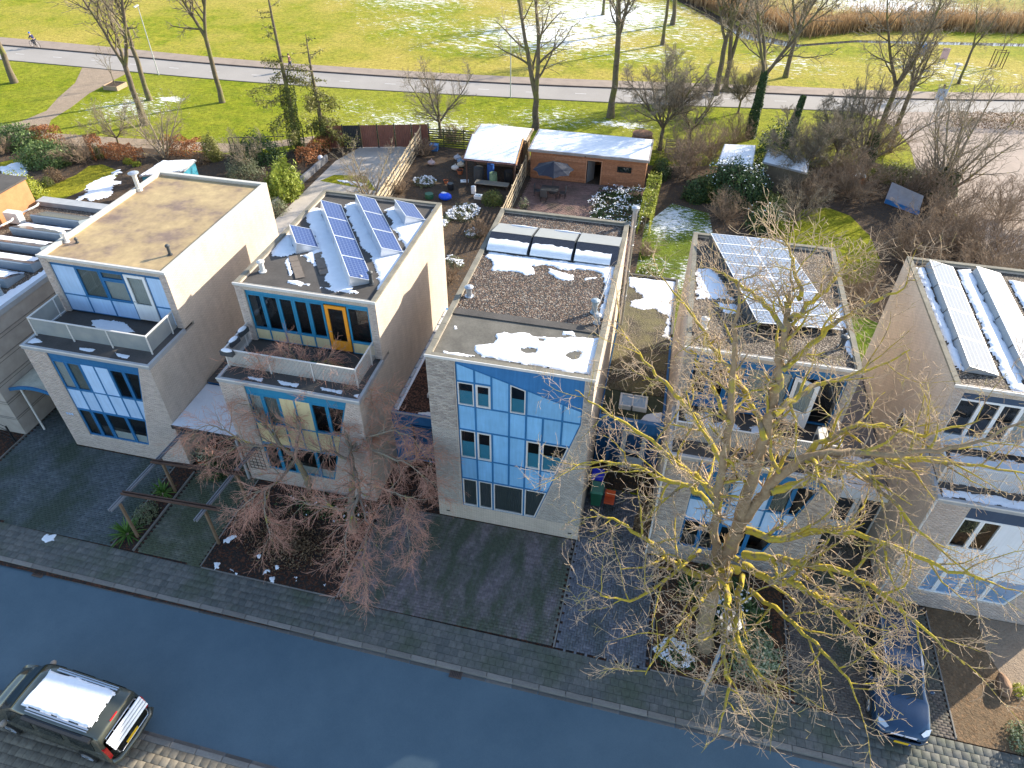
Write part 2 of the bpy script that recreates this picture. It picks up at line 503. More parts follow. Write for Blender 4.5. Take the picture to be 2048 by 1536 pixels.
pv = thing('pavement', None, None, (0, -6.72, 0), -.0115); pv['kind'] = 'structure'
tile_me = stone_mesh('paving_tile', .294, .294, .04, TILE, .006)
cells = []
for r_ in range(5):
    for i in range(-72, 88):
        cells.append((i*.3+(.15 if r_ % 2 else 0), .155+r_*.302, .3, .3, 0))
cp = Vector((7.6, -19.2+6.72))
cells.sort(key=lambda c: (Vector(c[:2])-cp).length)
near = [c for c in cells if abs(c[0]-3) < 60][:292]
for c in near: piece('paving_tile', tile_me, (c[0], c[1], rng.uniform(-.003, .003)), pv)
paver_field('paving_tiles', [c for c in cells[292:]], TILES, pv, seed=5)
mb = MB(); mb.box(-60, 60, 0.0, 1.62, -.12, -.042); mb.build('paving_bed', SOIL_DARK, pv, world=False)
mb = MB(); mb.box(-60, 60, -5.9, -5.25, -.12, -.03, ); mb.build('far_paving_bed', SOIL_DARK, pv, world=False)
cells = [(i*.3+(.15 if r_ % 2 else 0), -5.4-r_*.302, .3, .3, 0) for r_ in range(12) for i in range(-66, 2)]
paver_field('far_paving_tiles', cells, TILEL, pv, seed=6)

# driveways of small pavers
def rect_cells(x0, x1, y0, y1, w, d, bond=.5, rot=False, test=None):
    out = []; row = 0
    if not rot:
        y = y0+d/2
        while y < y1:
            x = x0+w/2-(w*bond if row % 2 else 0)
            while x < x1:
                if x > x0 and (test is None or test(x, y)): out.append((x, y, w, d, 0))
                x += w
            y += d; row += 1
    return out
def herring(x0, x1, y0, y1, l, test=None):
    w = l/2; out = []
    ni = int((x1-x0)/w)+8; nj = int((y1-y0)/w)+8
    for i in range(-8, ni):
        for j in range(-8, nj):
            k = (i-j) % 4
            x = x0+i*w; y = y0+j*w
            if k == 0: c = (x+w, y+w/2, l, w, 0)
            elif k == 2: c = (x+w/2, y, l, w, math.pi/2)
            else: continue
            if x0+.05 < c[0] < x1-.05 and y0+.05 < c[1] < y1-.05 and (test is None or test(c[0], c[1])): out.append(c)
    return out
MOSS = (.082, .094, .065)
PV_C = m_tone('purple_pavers', (.145, .122, .128), (.215, .18, .185), moss=MOSS, mossamt=.49, stretch=(1.3, .45, 1), sc=.8)
PV_H = m_tone('blue_grey_pavers', (.10, .105, .125), (.175, .175, .195), moss=(.07, .085, .08), mossamt=.58, stretch=(1, .4, 1), sc=.7)
PV_A = m_tone('dark_pavers', (.075, .09, .10), (.125, .14, .15), moss=(.055, .072, .055), mossamt=.5, stretch=(1, .6, 1), sc=.5)
PV_B = m_tone('mossy_pavers', (.10, .105, .085), (.155, .155, .12), moss=(.08, .092, .055), mossamt=.45, sc=.9)

def drive(name, cells, mat, seed, base):
    d = thing(name, None, None); d['kind'] = 'structure'
    paver_field('pavers', cells, mat, d, seed=seed)
    x0, x1, y0, y1 = base
    mb = MB(); mb.box(x0, x1, y0, y1, -.044, -.02); mb.build('paver_bed', SOIL_DARK, d, world=False)
    return d
def sw(x): return -5.2-.0115*x     # back edge of the pavement
dc = drive('driveway', rect_cells(-2.75, 6.18, -5.3, -.02, .2, .135, test=lambda x, y: y > sw(x)+.05), PV_C, 11, (-2.78, 6.18, -5.2, 0))
dh = drive('driveway', herring(6.3, 9.85, -5.3, 5.2, .21, test=lambda x, y: y > sw(x)+.05 and not (x > 9.32 and y > 0)), PV_H, 12, (6.3, 9.9, -5.2, 5.2))
da = drive('driveway', rect_cells(-21.95, -13.45, -5.3, 4.0, .21, .105, test=lambda x, y: y > sw(x)+.05 and not (x > -19.0 and y > -.02)), PV_A, 13, (-21.98, -13.45, -4.9, 4.0))
db = drive('garden_path', rect_cells(-12.2, -9.1, -5.3, 3.0, .21, .105, test=lambda x, y: y > sw(x)+.05 ), PV_B, 14, (-12.22, -9.1, -4.95, 3.0))
dd = drive('driveway', rect_cells(15.1, 20.6, -5.5, 3.2, .21, .105, test=lambda x, y: y > sw(x)+.05 and not (x > 18.8 and y > 0)), m_tone('brown_pavers', (.10, .085, .075), (.15, .125, .105), moss=MOSS, mossamt=.56), 15, (15.1, 20.6, -5.4, 3.2))
# edging stones between plots
edge_me = stone_mesh('edging_stone', .985, .06, .12, KERBM, .008)
def edging(a, b, z=.01, nm='edging_stone'):
    a = Vector(a); b = Vector(b); L = (b-a).length; n = max(1, int(round(L)))
    ed = thing('garden_edging', None, None, (a.x, a.y, 0)); ed['kind'] = 'structure'
    ang = math.atan2(b.y-a.y, b.x-a.x)
    for i in range(n):
        p = (b-a)*((i+.5)/n)
        o = piece(nm, edge_me, (p.x, p.y, z+rng.uniform(-.006, .006)), ed, ang); o.scale = (L/n, 1, 1)
edging((6.24, -5.2), (6.4, 5.0), .0)
edging((-9.05, -5.05), (-9.05, 0)); edging((-9.0, -5.08), (-2.86, -5.12), .02); edging((-2.82, -5.1), (-2.82, 0), .02)
edging((-12.3, -5.0), (-12.26, -.3), .07); edging((-13.4, -5.0), (-13.4, -.2), .01); edging((-22.0, -5), (-22.0, 0), .05)
edging((9.95, -5.2), (9.95, -.1), .02); edging((15.05, -5.3), (15.05, -1), .02); edging((20.66, -5.35), (20.66, -.2), .02); edging((9.95, -5.28), (15.05, -5.33), .02)
poly_sheet('planting_bed', [(-9.02, -5.05), (-2.85, -5.1), (-2.85, 0), (-9.02, 0)], -.012, SOIL_DARK)
poly_sheet('planting_bed', [(-13.38, -5.0), (-12.3, -5.0), (-12.28, 0), (-13.38, 0)], -.01, SOIL_DARK)
poly_sheet('planting_bed', [(10.0, -5.28), (15.0, -5.33), (15.0, 3), (10.0, 3)], -.012, m_soil('leafy_bed_soil', (.05, .04, .03), leaf=(.16, .08, .045), leafamt=.5))
poly_sheet('planting_bed', [(20.7, -5.4), (30, -5.5), (30, 0), (20.7, 0)], -.012, SOIL_LIGHT)
poly_sheet('planting_bed', [(-30, -5.0), (-22.05, -5.0), (-22.05, 0), (-30, 0)], -.012, SOIL_DARK)
poly_sheet('sandy_path', [(23.2, -3.3), (26, -3.3), (26, 0), (22.6, 0), (22.6, -1.6)], -.006, CLAY)

# back gardens
poly_sheet('garden_soil', [(-60, 3.3), (30, 3.3), (31.2, 22), (31.4, 30), (30.4, 36), (29.3, 44.5), (25.5, 46.5), (22, 44.5), (7, 41), (-4, 40.5), (-14.5, 40.5), (-20.6, 38.2), (-24.8, 38.5), (-26, 34.5), (-42, 33.5), (-60, 32)], .004, SOIL)
poly_sheet('concrete_yard', [(-20.6, 12.3), (-12.8, 12.3), (-13.6, 24), (-14.0, 30.2), (-14.6, 35.8), (-14.9, 39.5), (-19.4, 39.6), (-20.6, 35.2), (-20.6, 23)], .010, CONC)
poly_sheet('lawn', [(-20.2,31.12), (-15,30.48), (-16.87,32.95), (-19.56,32.49)], .016, LAWN)
poly_sheet('lawn', [(-41.36,23.02), (-38.65,22.52), (-37.02,27.93), (-37.9,28.95), (-39.73,29.65), (-40.65,29.1), (-40.49,27.27), (-41.11,24.95)], .010, LAWN)
poly_sheet('lawn', [(17.2, 29), (18.2, 26.2), (20.5, 24.6), (22.4, 25.6), (23.4, 28.6), (23.2, 32.2), (22.2, 35.2), (20.6, 36.3), (18.6, 35.4), (17.5, 33)], .010, LAWN)
poly_sheet('rough_lawn', [(6.7, 18), (16, 12), (24, 12), (23, 20), (16.0, 24), (12, 28), (11.5, 33), (8.6, 34), (6.8, 30)], .007, ROUGH_LAWN)
poly_sheet('grass_verge', [(-46.98,26.17), (-45.9,27.47), (-46.26,28.77), (-47.82,28.82), (-48.52,27.88)], .010, LAWN)
# brick patio of house C
PAT = m_tone('patio_brick', (.16, .10, .085), (.24, .15, .125), moss=(.10, .08, .06), mossamt=.6)
pt = thing('patio', None, None); pt['kind'] = 'structure'
paver_field('pavers', [(c[0], c[1], c[2], c[3], c[4]) for c in rect_cells(-3.3, 6.2, 23.5, 36.0, .3, .15, test=lambda x, y: not (x > 2.6 and 28.5 < y < 34.8))], PAT, pt, seed=21, h=.03).location.z = .03
mb = MB(); mb.box(-3.3, 6.2, 23.4, 36.0, .0, .012); mb.build('paver_bed', SOIL, pt, world=False)

# far road, cycle path, foot path
N_ = [(-160, 52.6), (-70.8, 52.6), (-45, 52.4), (-30.3, 53.0), (-9.3, 54.8), (14.3, 57.7), (42.6, 63.4), (110, 82)]
K_ = [(-160, 57.2), (-75.1, 57.4), (-48, 57.1), (-32.3, 57.5), (-10.2, 58.9), (14.3, 62.3), (43.5, 67.1), (110, 85.5)]
P_ = [(-160, 60.0), (-77.6, 60.2), (-48, 59.4), (-33.1, 59.6), (-10.7, 61.2), (14.3, 64.8), (44.3, 69.6), (110, 88)]
def smooth_line(pts, n=6):
    out = []
    for i in range(len(pts)-1):
        p0 = Vector(pts[max(i-1, 0)]); p1 = Vector(pts[i]); p2 = Vector(pts[i+1]); p3 = Vector(pts[min(i+2, len(pts)-1)])
        for k in range(n):
            t = k/n
            out.append(tuple(.5*((2*p1)+(p2-p0)*t+(2*p0-5*p1+4*p2-p3)*t*t+(3*p1-p0-3*p2+p3)*t**3)))
    out.append(pts[-1]); return out
def band(name, lo, hi, z, mat, kind='structure', edge=None):
    lo = smooth_line(lo); hi = smooth_line(hi); mb = MB(); n = len(lo)
    vs = [(x, y, z) for x, y in lo]+[(x, y, z) for x, y in hi]; fs = [(i, i+1, n+i+1, n+i) for i in range(n-1)]
    if edge is not None:
        vs += [(x, y, edge) for x, y in lo]+[(x, y, edge) for x, y in hi]
        fs += [(2*n+i, 2*n+i+1, i+1, i) for i in range(n-1)]+[(n+i, n+i+1, 3*n+i+1, 3*n+i) for i in range(n-1)]
    mb.add(vs, fs); o = mb.build(name, mat)
    if kind: o['kind'] = kind
    return o
band('road', N_, K_, .012, ROADN)
band('cycle_path', [(x, y+.16) for x, y in K_], P_, .12, PATHN, edge=0)
kb = MB(); kk = smooth_line(K_)
for a, b in zip(kk[:-1], kk[1:]): kb.bar((a[0], a[1]+.08, .06), (b[0], b[1]+.08, .06), .15, .13)
kb.build('road_kerb', plain('dark_kerb', (.09, .07, .06), .9))['kind'] = 'structure'
kb = MB(); kk = smooth_line(N_)
for a, b in zip(kk[:-1], kk[1:]):
    if b[0] < 27: kb.bar((a[0], a[1]-.05, .03), (b[0], b[1]-.05, .03), .12, .06)
kb.build('road_edging', KERBM)['kind'] = 'structure'
# dashed lane marks on the road
for i in range(-22, 14):
    x = i*5.2-3
    ys = [a for a in zip(smooth_line(N_), smooth_line(K_)) if abs(a[0][0]-x) < 14]
    a = min(ys, key=lambda a: abs(a[0][0]-x)); y = (a[0][1]+a[1][1])/2
    slope = .0 if x < -30 else (.1 if x < 0 else .16)
    mb = MB(); mb.add([(x, y-.05, .018), (x+1.2, y-.05+slope*1.2, .018), (x+1.2, y+.05+slope*1.2, .018), (x, y+.05, .018)], [(0, 1, 2, 3)])
    mb.build('lane_mark', plain('worn_road_paint', (.55, .53, .52), .8))['kind'] = 'structure'
poly_sheet('side_road', [(24.0, 60.0), (27.3, 58.4), (29.0, 55.5), (29.4, 51), (29.0, 46), (29.6, 41), (30.6, 36), (31.3, 30), (31.0, 22), (80, 22), (80, 74), (44, 63.9), (34, 62)], .008, SIDE)
poly_sheet('foot_path', [(-59.5, 52.6), (-56.5, 47.5), (-55.0, 43), (-53.5, 39.5), (-53.8, 36.5), (-56, 33.0), (-62, 30.5), (-62, 28.3), (-50, 31.2), (-42, 33.2), (-30, 34.6), (-24.4, 38.5), (-24.8, 40.0), (-30, 36.6), (-42, 35.2), (-49.5, 34.6), (-51.3, 37.5), (-51.8, 41), (-52.8, 45), (-53.2, 52.3)], .010, CLAY)
poly_sheet('meadow', [(x, y-.1) for x, y in smooth_line(P_)]+[(400, 120), (400, 800), (-400, 800), (-400, 60)], .004, MEADOW)
poly_sheet('ditch_water', [(3.0, 108), (5.0, 108.5), (11.5, 96.0), (16.0, 87.5), (22, 83.2), (29.5, 87.2), (50, 91.0), (90, 97), (90, 95.5), (52, 89.9), (29, 86.0), (21, 81.7), (15, 84.2), (10, 94.5)], .012, WATER)
poly_sheet('dry_meadow', [(13, 104), (20, 91), (30, 93), (52, 97), (120, 108), (120, 300), (-40, 300)], .008, m_grass('dry_meadow', (.26, .22, .06), (.36, .29, .10), (.22, .24, .05), blobs=[(38, 108, 16, 9, .8), (55, 104, 20, 6, .85), (30, 118, 20, 10, .7)], dry=.6))

# ------------------------------------------------------------------ houses
BR_CREAM = wall_brick('cream_brick', (.69, .585, .48), (.60, .505, .415), (.46, .39, .33), dirt=.22)
BR_GREY = wall_brick('grey_brick', (.40, .35, .30), (.32, .275, .235), (.30, .27, .235), dirt=.3)
BR_LIGHT = plain('pale_block_wall', (.56, .50, .43), .9, var=.1, scale=1, bump=.2)
TRIM = plain('white_metal_trim', (.62, .60, .57), .5, var=.12)
TRIM_G = plain('grey_metal_trim', (.34, .35, .36), .5, var=.15)
FELT = plain('roof_felt', (.075, .068, .062), .9, var=.3, scale=1.0, bump=.4, bs=60)
COPING = plain('mossy_coping', (.19, .175, .14), .95, var=.35, scale=1.6, bump=.4, bs=30)
TANROOF = NT('weathered_tan_roof')
_n = TANROOF.noise(.45, 6, .62); _n2 = TANROOF.noise(3, 5, .65)
_c = TANROOF.ramp(_n, [(.36, (.43, .32, .16)), (.5, (.35, .255, .135)), (.62, (.20, .14, .105))])
_c = TANROOF.mix(1.0, _c, TANROOF.ramp(_n2, [(.3, .8), (.7, 1.15)]), 'MULTIPLY')
TANROOF.color(_c).set(.55, 0, .4); TANROOF.bump(_n2, .2, .01); TANROOF = TANROOF.m
GR_MIX = m_gravel('mixed_gravel', [(.16, .10, .08), (.30, .22, .16), (.09, .08, .08), (.42, .36, .30), (.20, .14, .10), (.12, .12, .12), (.26, .17, .12)], 17)
GR_BROWN = m_gravel('brown_gravel', [(.22, .17, .13), (.32, .26, .20), (.15, .12, .10), (.40, .34, .27), (.25, .19, .14)], 17)
GR_MOSS = m_gravel('mossy_gravel', [(.16, .13, .09), (.24, .20, .15), (.12, .10, .07)], 17, dirt=(.13, .115, .055))
LEAFROOF = m_soil('leaf_litter', (.05, .035, .028), leaf=(.20, .10, .07), leafamt=.5)
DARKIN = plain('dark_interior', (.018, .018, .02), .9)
def pmat(name, c, rough=.45, var=.06):
    """painted board: faded, with faint rain streaks, each board a slightly different tone"""
    t = NT(name); s = t.sep(); g = t.n('ShaderNodeNewGeometry').outputs['Position']; p = t.sep(g)
    st = t.noise(1.0, 5, .6, t.comb(t.math('MULTIPLY', p[0], 9), p[1], t.math('MULTIPLY', p[2], .7)))
    f = t.math('ADD', t.math('MULTIPLY', st, .5), t.math('MULTIPLY', t.noise(1.1, 5, .65, g), .5))
    col = t.ramp(f, [(.32, tuple(x*(1-var*1.6) for x in c)), (.68, tuple(min(1, x*(1+var*1.6)+.012) for x in c))])
    col = t.mix(1.0, col, t.ramp(t.rand(), [(0, .92), (1, 1.08)]), 'MULTIPLY')
    t.color(col).set(rough, 0, .4); MATS[name] = t.m; return t.m
BLUE = pmat('blue_paint', (.02, .145, .33), var=.1); BLUE_D = pmat('deep_blue_paint', (.03, .165, .39), var=.12)
SKYP = pmat('pale_blue_panel', (.40, .57, .80), var=.09); LBLUE = pmat('light_blue_panel', (.20, .45, .72), var=.10)
WHITEP = pmat('white_paint', (.80, .80, .80)); CREAM = pmat('cream_panel', (.70, .58, .33)); TEAL = pmat('teal_blue_paint', (.02, .21, .37))
ORANGE = pmat('orange_paint', (.80, .30, .02)); NAVY = pmat('navy_paint', (.035, .065, .12)); OFFW = pmat('off_white_panel', (.72, .74, .78))
WHITE_GREY = pmat('light_grey_paint', (.55, .57, .60))
CURT = plain('grey_curtain', (.50, .52, .50), .9, var=.1, scale=4); CURT_D = plain('dark_curtain', (.22, .24, .22), .9)
VBL = plain('dark_vertical_blind', (.07, .085, .09), .7)
BLIND = plain('teal_blind', (.05, .28, .40), .6, var=.1)
def glass(name, tint=(.75, .82, .85), gl=.10):
    t = NT(name); t.t.nodes.remove(t.b)
    tr = t.n('ShaderNodeBsdfTransparent'); tr.inputs[0].default_value = (*tint, 1)
    g = t.n('ShaderNodeBsdfGlossy'); g.inputs['Roughness'].default_value = .03; g.inputs[0].default_value = (.9, .95, 1, 1)
    fr = t.n('ShaderNodeLayerWeight'); fr.inputs[0].default_value = .25
    f = t.math('ADD', t.math('MULTIPLY', fr.outputs['Fresnel'], .9), gl)
    m = t.n('ShaderNodeMixShader'); t.l(f, m.inputs[0]); t.l(tr.outputs[0], m.inputs[1]); t.l(g.outputs[0], m.inputs[2])
    out = [n for n in t.t.nodes if n.type == 'OUTPUT_MATERIAL'][0]; t.l(m.outputs[0], out.inputs[0])
    return t.m
GLASS = glass('window_glass', (.84, .88, .90), .07)

def inset(poly, d):
    """shrink a convex polygon (x,z)"""
    n = len(poly)
    a = sum(poly[i][0]*poly[(i+1) % n][1]-poly[(i+1) % n][0]*poly[i][1] for i in range(n))
    if a < 0: poly = poly[::-1]
    L = []
    for i in range(n):
        p = Vector(poly[i]); q = Vector(poly[(i+1) % n]); t = (q-p).normalized(); nn = Vector((-t.y, t.x))
        L.append((p+nn*d, t))
    out = []
    for i in range(n):
        (p1, t1), (p2, t2) = L[i-1], L[i]
        cr = t1.x*t2.y-t1.y*t2.x
        s = ((p2.x-p1.x)*t2.y-(p2.y-p1.y)*t2.x)/cr
        out.append((p1.x+t1.x*s, p1.y+t1.y*s))
    return poly, out
def R(x0, x1, z0, z1): return [(x0, z0), (x1, z0), (x1, z1), (x0, z1)]

def clipz(poly, zmin=None, zmax=None): return poly

class Facade:
    """a field of panels and windows filling an opening; y is its front plane"""
    def __init__(s, parent, y, frame_mat, x0=0.0, fw=.035):
        s.p = parent; s.y = y; s.fm = frame_mat; s.fr = MB(); s.x0 = x0; s.fw = fw
    def sh(s, poly): return [(a+s.x0, b) for a, b in poly]
    def cell(s, poly, fw=None):
        o, i = inset(s.sh(poly), fw or s.fw); s.fr.ring(o, i, s.y, s.y+.14); return i
    def panel(s, poly, mat, fw=None, label=None):
        i = s.cell(poly, fw); mb = MB(); mb.yprism(i, s.y+.015, s.y+.07)
        o = mb.build('panel', mat, s.p)
        if label: o['label'] = label
    def window(s, poly, fmat=None, wf=.045, blind=0, curtain=None, fw=None, blindmat=None, bars=0):
        i = s.cell(poly, fw); o2, j = inset(i, wf)
        mb = MB(); mb.ring(o2, j, s.y-.012, s.y+.06)
        if bars:
            xa, xb = min(p[0] for p in j), max(p[0] for p in j); za, zb = min(p[1] for p in j), max(p[1] for p in j)
            for k in range(1, bars+1):
                x = xa+(xb-xa)*k/(bars+1); mb.box(x-.02, x+.02, s.y, s.y+.05, za, zb)
        wnd = mb.build('window', fmat or s.fm, s.p)
        mb = MB(); mb.add([(a, s.y+.03, b) for a, b in j], [tuple(range(len(j)))]); mb.build('pane', GLASS, wnd)
        xs = [p[0] for p in j]; zs = [p[1] for p in j]
        if blind:
            zb = min(zs)+(max(zs)-min(zs))*blind
            # clip the opening polygon below zb
            out = []
            for k in range(len(j)):
                a, b = j[k], j[(k+1) % len(j)]
                if a[1] <= zb: out.append(a)
                if (a[1]-zb)*(b[1]-zb) < 0:
                    t = (zb-a[1])/(b[1]-a[1]); out.append((a[0]+(b[0]-a[0])*t, zb))
            mb = MB(); mb.yprism(out, s.y+.05, s.y+.06); mb.build('blind', blindmat or BLIND, wnd)
        if curtain:
            mb = MB(); n = max(6, int((max(xs)-min(xs))/.045)); x0, x1 = min(xs), max(xs); z0, z1 = min(zs)-.03, max(zs)+.03
            vs = []
            for k in range(n+1):
                x = x0+(x1-x0)*k/n; yy = s.y+.065+(.03 if k % 2 else 0); zt = z1
                vs += [(x, yy, z0), (x, yy, zt)]
            mb.add(vs, [(2*k, 2*k+2, 2*k+3, 2*k+1) for k in range(n)])
            mb.build('curtain', curtain, wnd)
        return wnd
    def door(s, x0, x1, z0, z1, mat, glazed=(.14, .16, .45, .12), label=None, curtain=None, handle='l'):
        x0 += s.x0; x1 += s.x0
        l, t, b, r = glazed
        o = R(x0, x1, z0, z1); i = R(x0+l, x1-l, z0+b, z1-t)
        mb = MB(); mb.ring(o, i, s.y-.02, s.y+.05); d = mb.build('door', mat, s.p)
        if label: d['label'] = label
        mb = MB(); mb.add([(a, s.y+.01, b) for a, b in i], [(0, 1, 2, 3)]); mb.build('pane', GLASS, d)
        mb = MB(); hx = x0+.07 if handle == 'l' else x1-.07
        mb.tube([(hx, s.y-.02, z0+1.0), (hx, s.y-.07, z0+1.0), (hx+.12*(1 if handle == 'l' else -1), s.y-.07, z0+1.0)], .014, 6); mb.build('handle', TRIM_G, d)
        if curtain:
            mb = MB(); n = 16; vs = []
            for k in range(n+1):
                x = i[0][0]+(i[1][0]-i[0][0])*k/n; yy = s.y+.07+(.03 if k % 2 else 0); vs += [(x, yy, i[0][1]), (x, yy, i[2][1])]
            mb.add(vs, [(2*k, 2*k+2, 2*k+3, 2*k+1) for k in range(n)]); mb.build('curtain', curtain, d)
        return d
    def done(s): s.fr.build('facade_frame', s.fm, s.p)

def xr(z): return 4.40+.265*(z-.92)

def bricks(parent, areas, y, mat, name='brickwork', seed=1, bw=.22, bh=.066):
    """courses of bricks standing 4 mm proud of their joints, joined into one piece per wall"""
    rs = np.random.RandomState(seed); V = []; 
    for (test, x0, x1, z0, z1) in areas:
        nz = int(round((z1-z0)/bh)); h = (z1-z0)/nz
        for k in range(nz):
            zc = z0+k*h; xl, xh = x0, x1
            if callable(test): xl, xh = test(zc+h/2)
            x = xl-(bw/2 if k % 2 else 0)
            while x < xh-.02:
                a, b = max(x, xl), min(x+bw, xh)-.009
                if b-a > .03: V.append((a, b, zc+.004, zc+h-.005))
                x += bw
    V = np.array(V); n = len(V); pr = rs.uniform(.002, .008, n)
    P = np.zeros((n, 8, 3))
    for i, (a, b) in enumerate(((0, 2), (1, 2), (1, 3), (0, 3))):
        P[:, i, 0] = V[:, a]; P[:, i, 2] = V[:, b]; P[:, i, 1] = y
        P[:, 4+i, 0] = V[:, a]; P[:, 4+i, 2] = V[:, b]; P[:, 4+i, 1] = y-pr
    f = np.array([(4, 5, 6, 7), (0, 1, 5, 4), (1, 2, 6, 5), (2, 3, 7, 6), (3, 0, 4, 7)])
    F = (f[None]+8*np.arange(n)[:, None, None]).reshape(-1, 4)
    o = np_mesh(name, P.reshape(-1, 3), F, mat, parent)
    at = o.data.attributes.new('tone', 'FLOAT', 'POINT'); at.data.foreach_set('value', np.repeat(rs.rand(n), 8).astype(np.float32))
    o['kind'] = 'stuff'
    return o
BRK_C = m_tone('cream_facing_brick', (.47, .385, .335), (.60, .505, .445), rough=.9, mott=.12)
BRK_G = m_tone('grey_facing_brick', (.30, .26, .23), (.50, .44, .385), rough=.9, mott=.15)
BRK_S = m_tone('smooth_grey_facing_brick', (.37, .335, .30), (.47, .43, .385), rough=.9, mott=.15)

def parapet(parent, x0, x1, y0, y1, z, mat, w=.2, h=.09, trim=TRIM):
    for b in ((x0, x0+w, y0, y1, z-h, z), (x1-w, x1, y0, y1, z-h, z), (x0+w, x1-w, y1-w, y1, z-h, z-.002), (x0+w, x1-w, y0, y0+.06, z-h, z-.003)):
        mb = MB(); mb.box(*b); mb.build('coping', mat, parent)
    mb = MB()
    mb.box(x0-.03, x1+.03, y0-.05, y0-.003, z-.11, z+.012)
    mb.build('front_trim', trim, parent)

def house_shell(x0, label, roofmat, cop, wall=BR_CREAM, W=6.35, D=11.85, setback=2.75, H=9.3, rec=.0):
    """walls, roof, brick piers and floor slabs; the glazed openings are left for the facade"""
    t = thing('house', label, 'house', (x0, 0, 0))
    X0, X1 = x0, x0+W
    low = 6.3
    mb = MB()
    yf = setback; ys = yf+.7
    # rear block full height, then the cheeks at either side of the openings
    mb.box(X0, X1, ys, D, 0, H-.28)
    mb.box(X0, X0+.2, yf, D, H-.28, H-.092); mb.box(X1-.2, X1, yf, D, H-.28, H-.092); mb.box(X0+.2, X1-.2, D-.2, D, H-.28, H-.092); mb.box(X0+.2, X1-.2, yf+.01, yf+.2, H-.28, H-.092)
    mb.build('wall', wall, t)
    if setback > .1:
        mb = MB()
        mb.box(X0, X0+.4, yf, ys, low-.0, H-.28); mb.box(X1-.35, X1, yf, ys, low, H-.28); mb.box(X0+.4, X1-.35, yf+.02, ys, H-.32, H-.28)
        mb.build('upper_pier_wall', wall, t)
        # lower block: solid behind y .75, cheeks and base before it
        mb = MB()
        mb.box(X0, X1, .75, ys, 0, low-.20)
        mb.yprism([(X0, 0), (X1, 0), (X1, .95), (X0, .95)], .012, .75)
        mb.yprism([(X0, .95), (X0+1.15, .95), (X0+1.15, low-.2), (X0, low-.2)], .012, .75)
        mb.yprism([(X0+xr(.95), .95), (X1, .95), (X1, low-.2), (X0+xr(low-.2), low-.2)], .012, .75)
        mb.build('lower_wall', wall, t)
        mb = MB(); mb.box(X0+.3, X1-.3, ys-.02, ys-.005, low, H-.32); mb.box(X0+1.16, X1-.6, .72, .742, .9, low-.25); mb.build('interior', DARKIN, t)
        # terrace deck and its edge
        mb = MB(); mb.box(X0+.12, X1-.12, .1, ys, low-.2, low-.06); mb.build('terrace_deck', FELT, t)
        mb = MB(); mb.box(X0-.03, X1+.03, -.03, .09, low-.2, low); mb.box(X0-.03, X0+.1, .09, yf, low-.2, low); mb.box(X1-.1, X1+.03, .09, yf, low-.2, low); mb.build('terrace_edge', TRIM_G, t)
        mb = MB(); mb.box(X0-.045, X1+.045, -.05, -.032, low-.05, low+.01); mb.build('edge_trim', TRIM, t)
    mb = MB(); mb.box(X0+.2, X1-.2, (yf if setback > .1 else 0)+.2, D-.2, H-.28, H-.17); mb.build('roof', roofmat, t)
    parapet(t, X0, X1, yf if setback > .1 else 0, D, H, cop)
    return t

def stone_parapet_blocks(): pass

def pipe_vent(name, label, x, y, z, h=.5, r=.09, mat=None, cat='vent pipe', cap=True, group=None):
    t = thing(name, label, cat, (x, y, z), group=group)
    mb = MB(); mb.cyl(x, y, z, z+h, r); mb.cyl(x, y, z, z+.05, r*1.6); mb.build('pipe', mat or TRIM, t, smooth=False)
    if cap:
        mb = MB(); mb.tube([(x, y, z+h+.01), (x, y, z+h+.07), (x, y, z+h+.13)], [r*1.5, r*1.6, r*.7], 12); mb.build('cap', mat or TRIM, t)
    return t
ZINC = plain('zinc_metal', (.50, .52, .55), .35, .6, var=.15); DARKPL = plain('dark_grey_plastic', (.06, .065, .07), .5)
BLACKM = plain('black_metal', (.02, .022, .025), .4); STEEL = plain('stainless_steel', (.55, .56, .58), .3, .8, var=.1)

# ---- house A: tan roof, blue panels
hA = house_shell(-19.0, 'cream brick house with plain tan flat roof and glass-walled terrace', TANROOF, plain('pale_roof_edge', (.50, .48, .43), .7, var=.12))
f = Facade(hA, 2.83, BLUE, -19.0)
f.panel([(.4, 8.85), (6.0, 8.85), (6.0, 9.2), (.4, 9.2)], BLUE, fw=.01)
f.panel(R(.4, 1.62, 7.27, 8.85), SKYP); f.window(R(1.62, 2.85, 7.27, 8.85), curtain=CURT_D, bars=0)
f.window(R(2.85, 4.05, 8.4, 8.85), curtain=CURT_D); f.window(R(2.85, 4.05, 7.27, 8.4), curtain=CURT)
f.door(4.08, 5.14, 6.42, 8.83, WHITEP, (.14, .14, .85, 0), 'white balcony door with a curtain', curtain=CURT)
f.panel(R(5.18, 6.0, 7.27, 8.85), SKYP); f.panel(R(5.18, 6.0, 6.35, 7.27), SKYP)
for a, b in ((.4, 1.62), (1.62, 2.85), (2.85, 4.05)): f.panel(R(a, b, 6.35, 7.27), SKYP)
f.done()
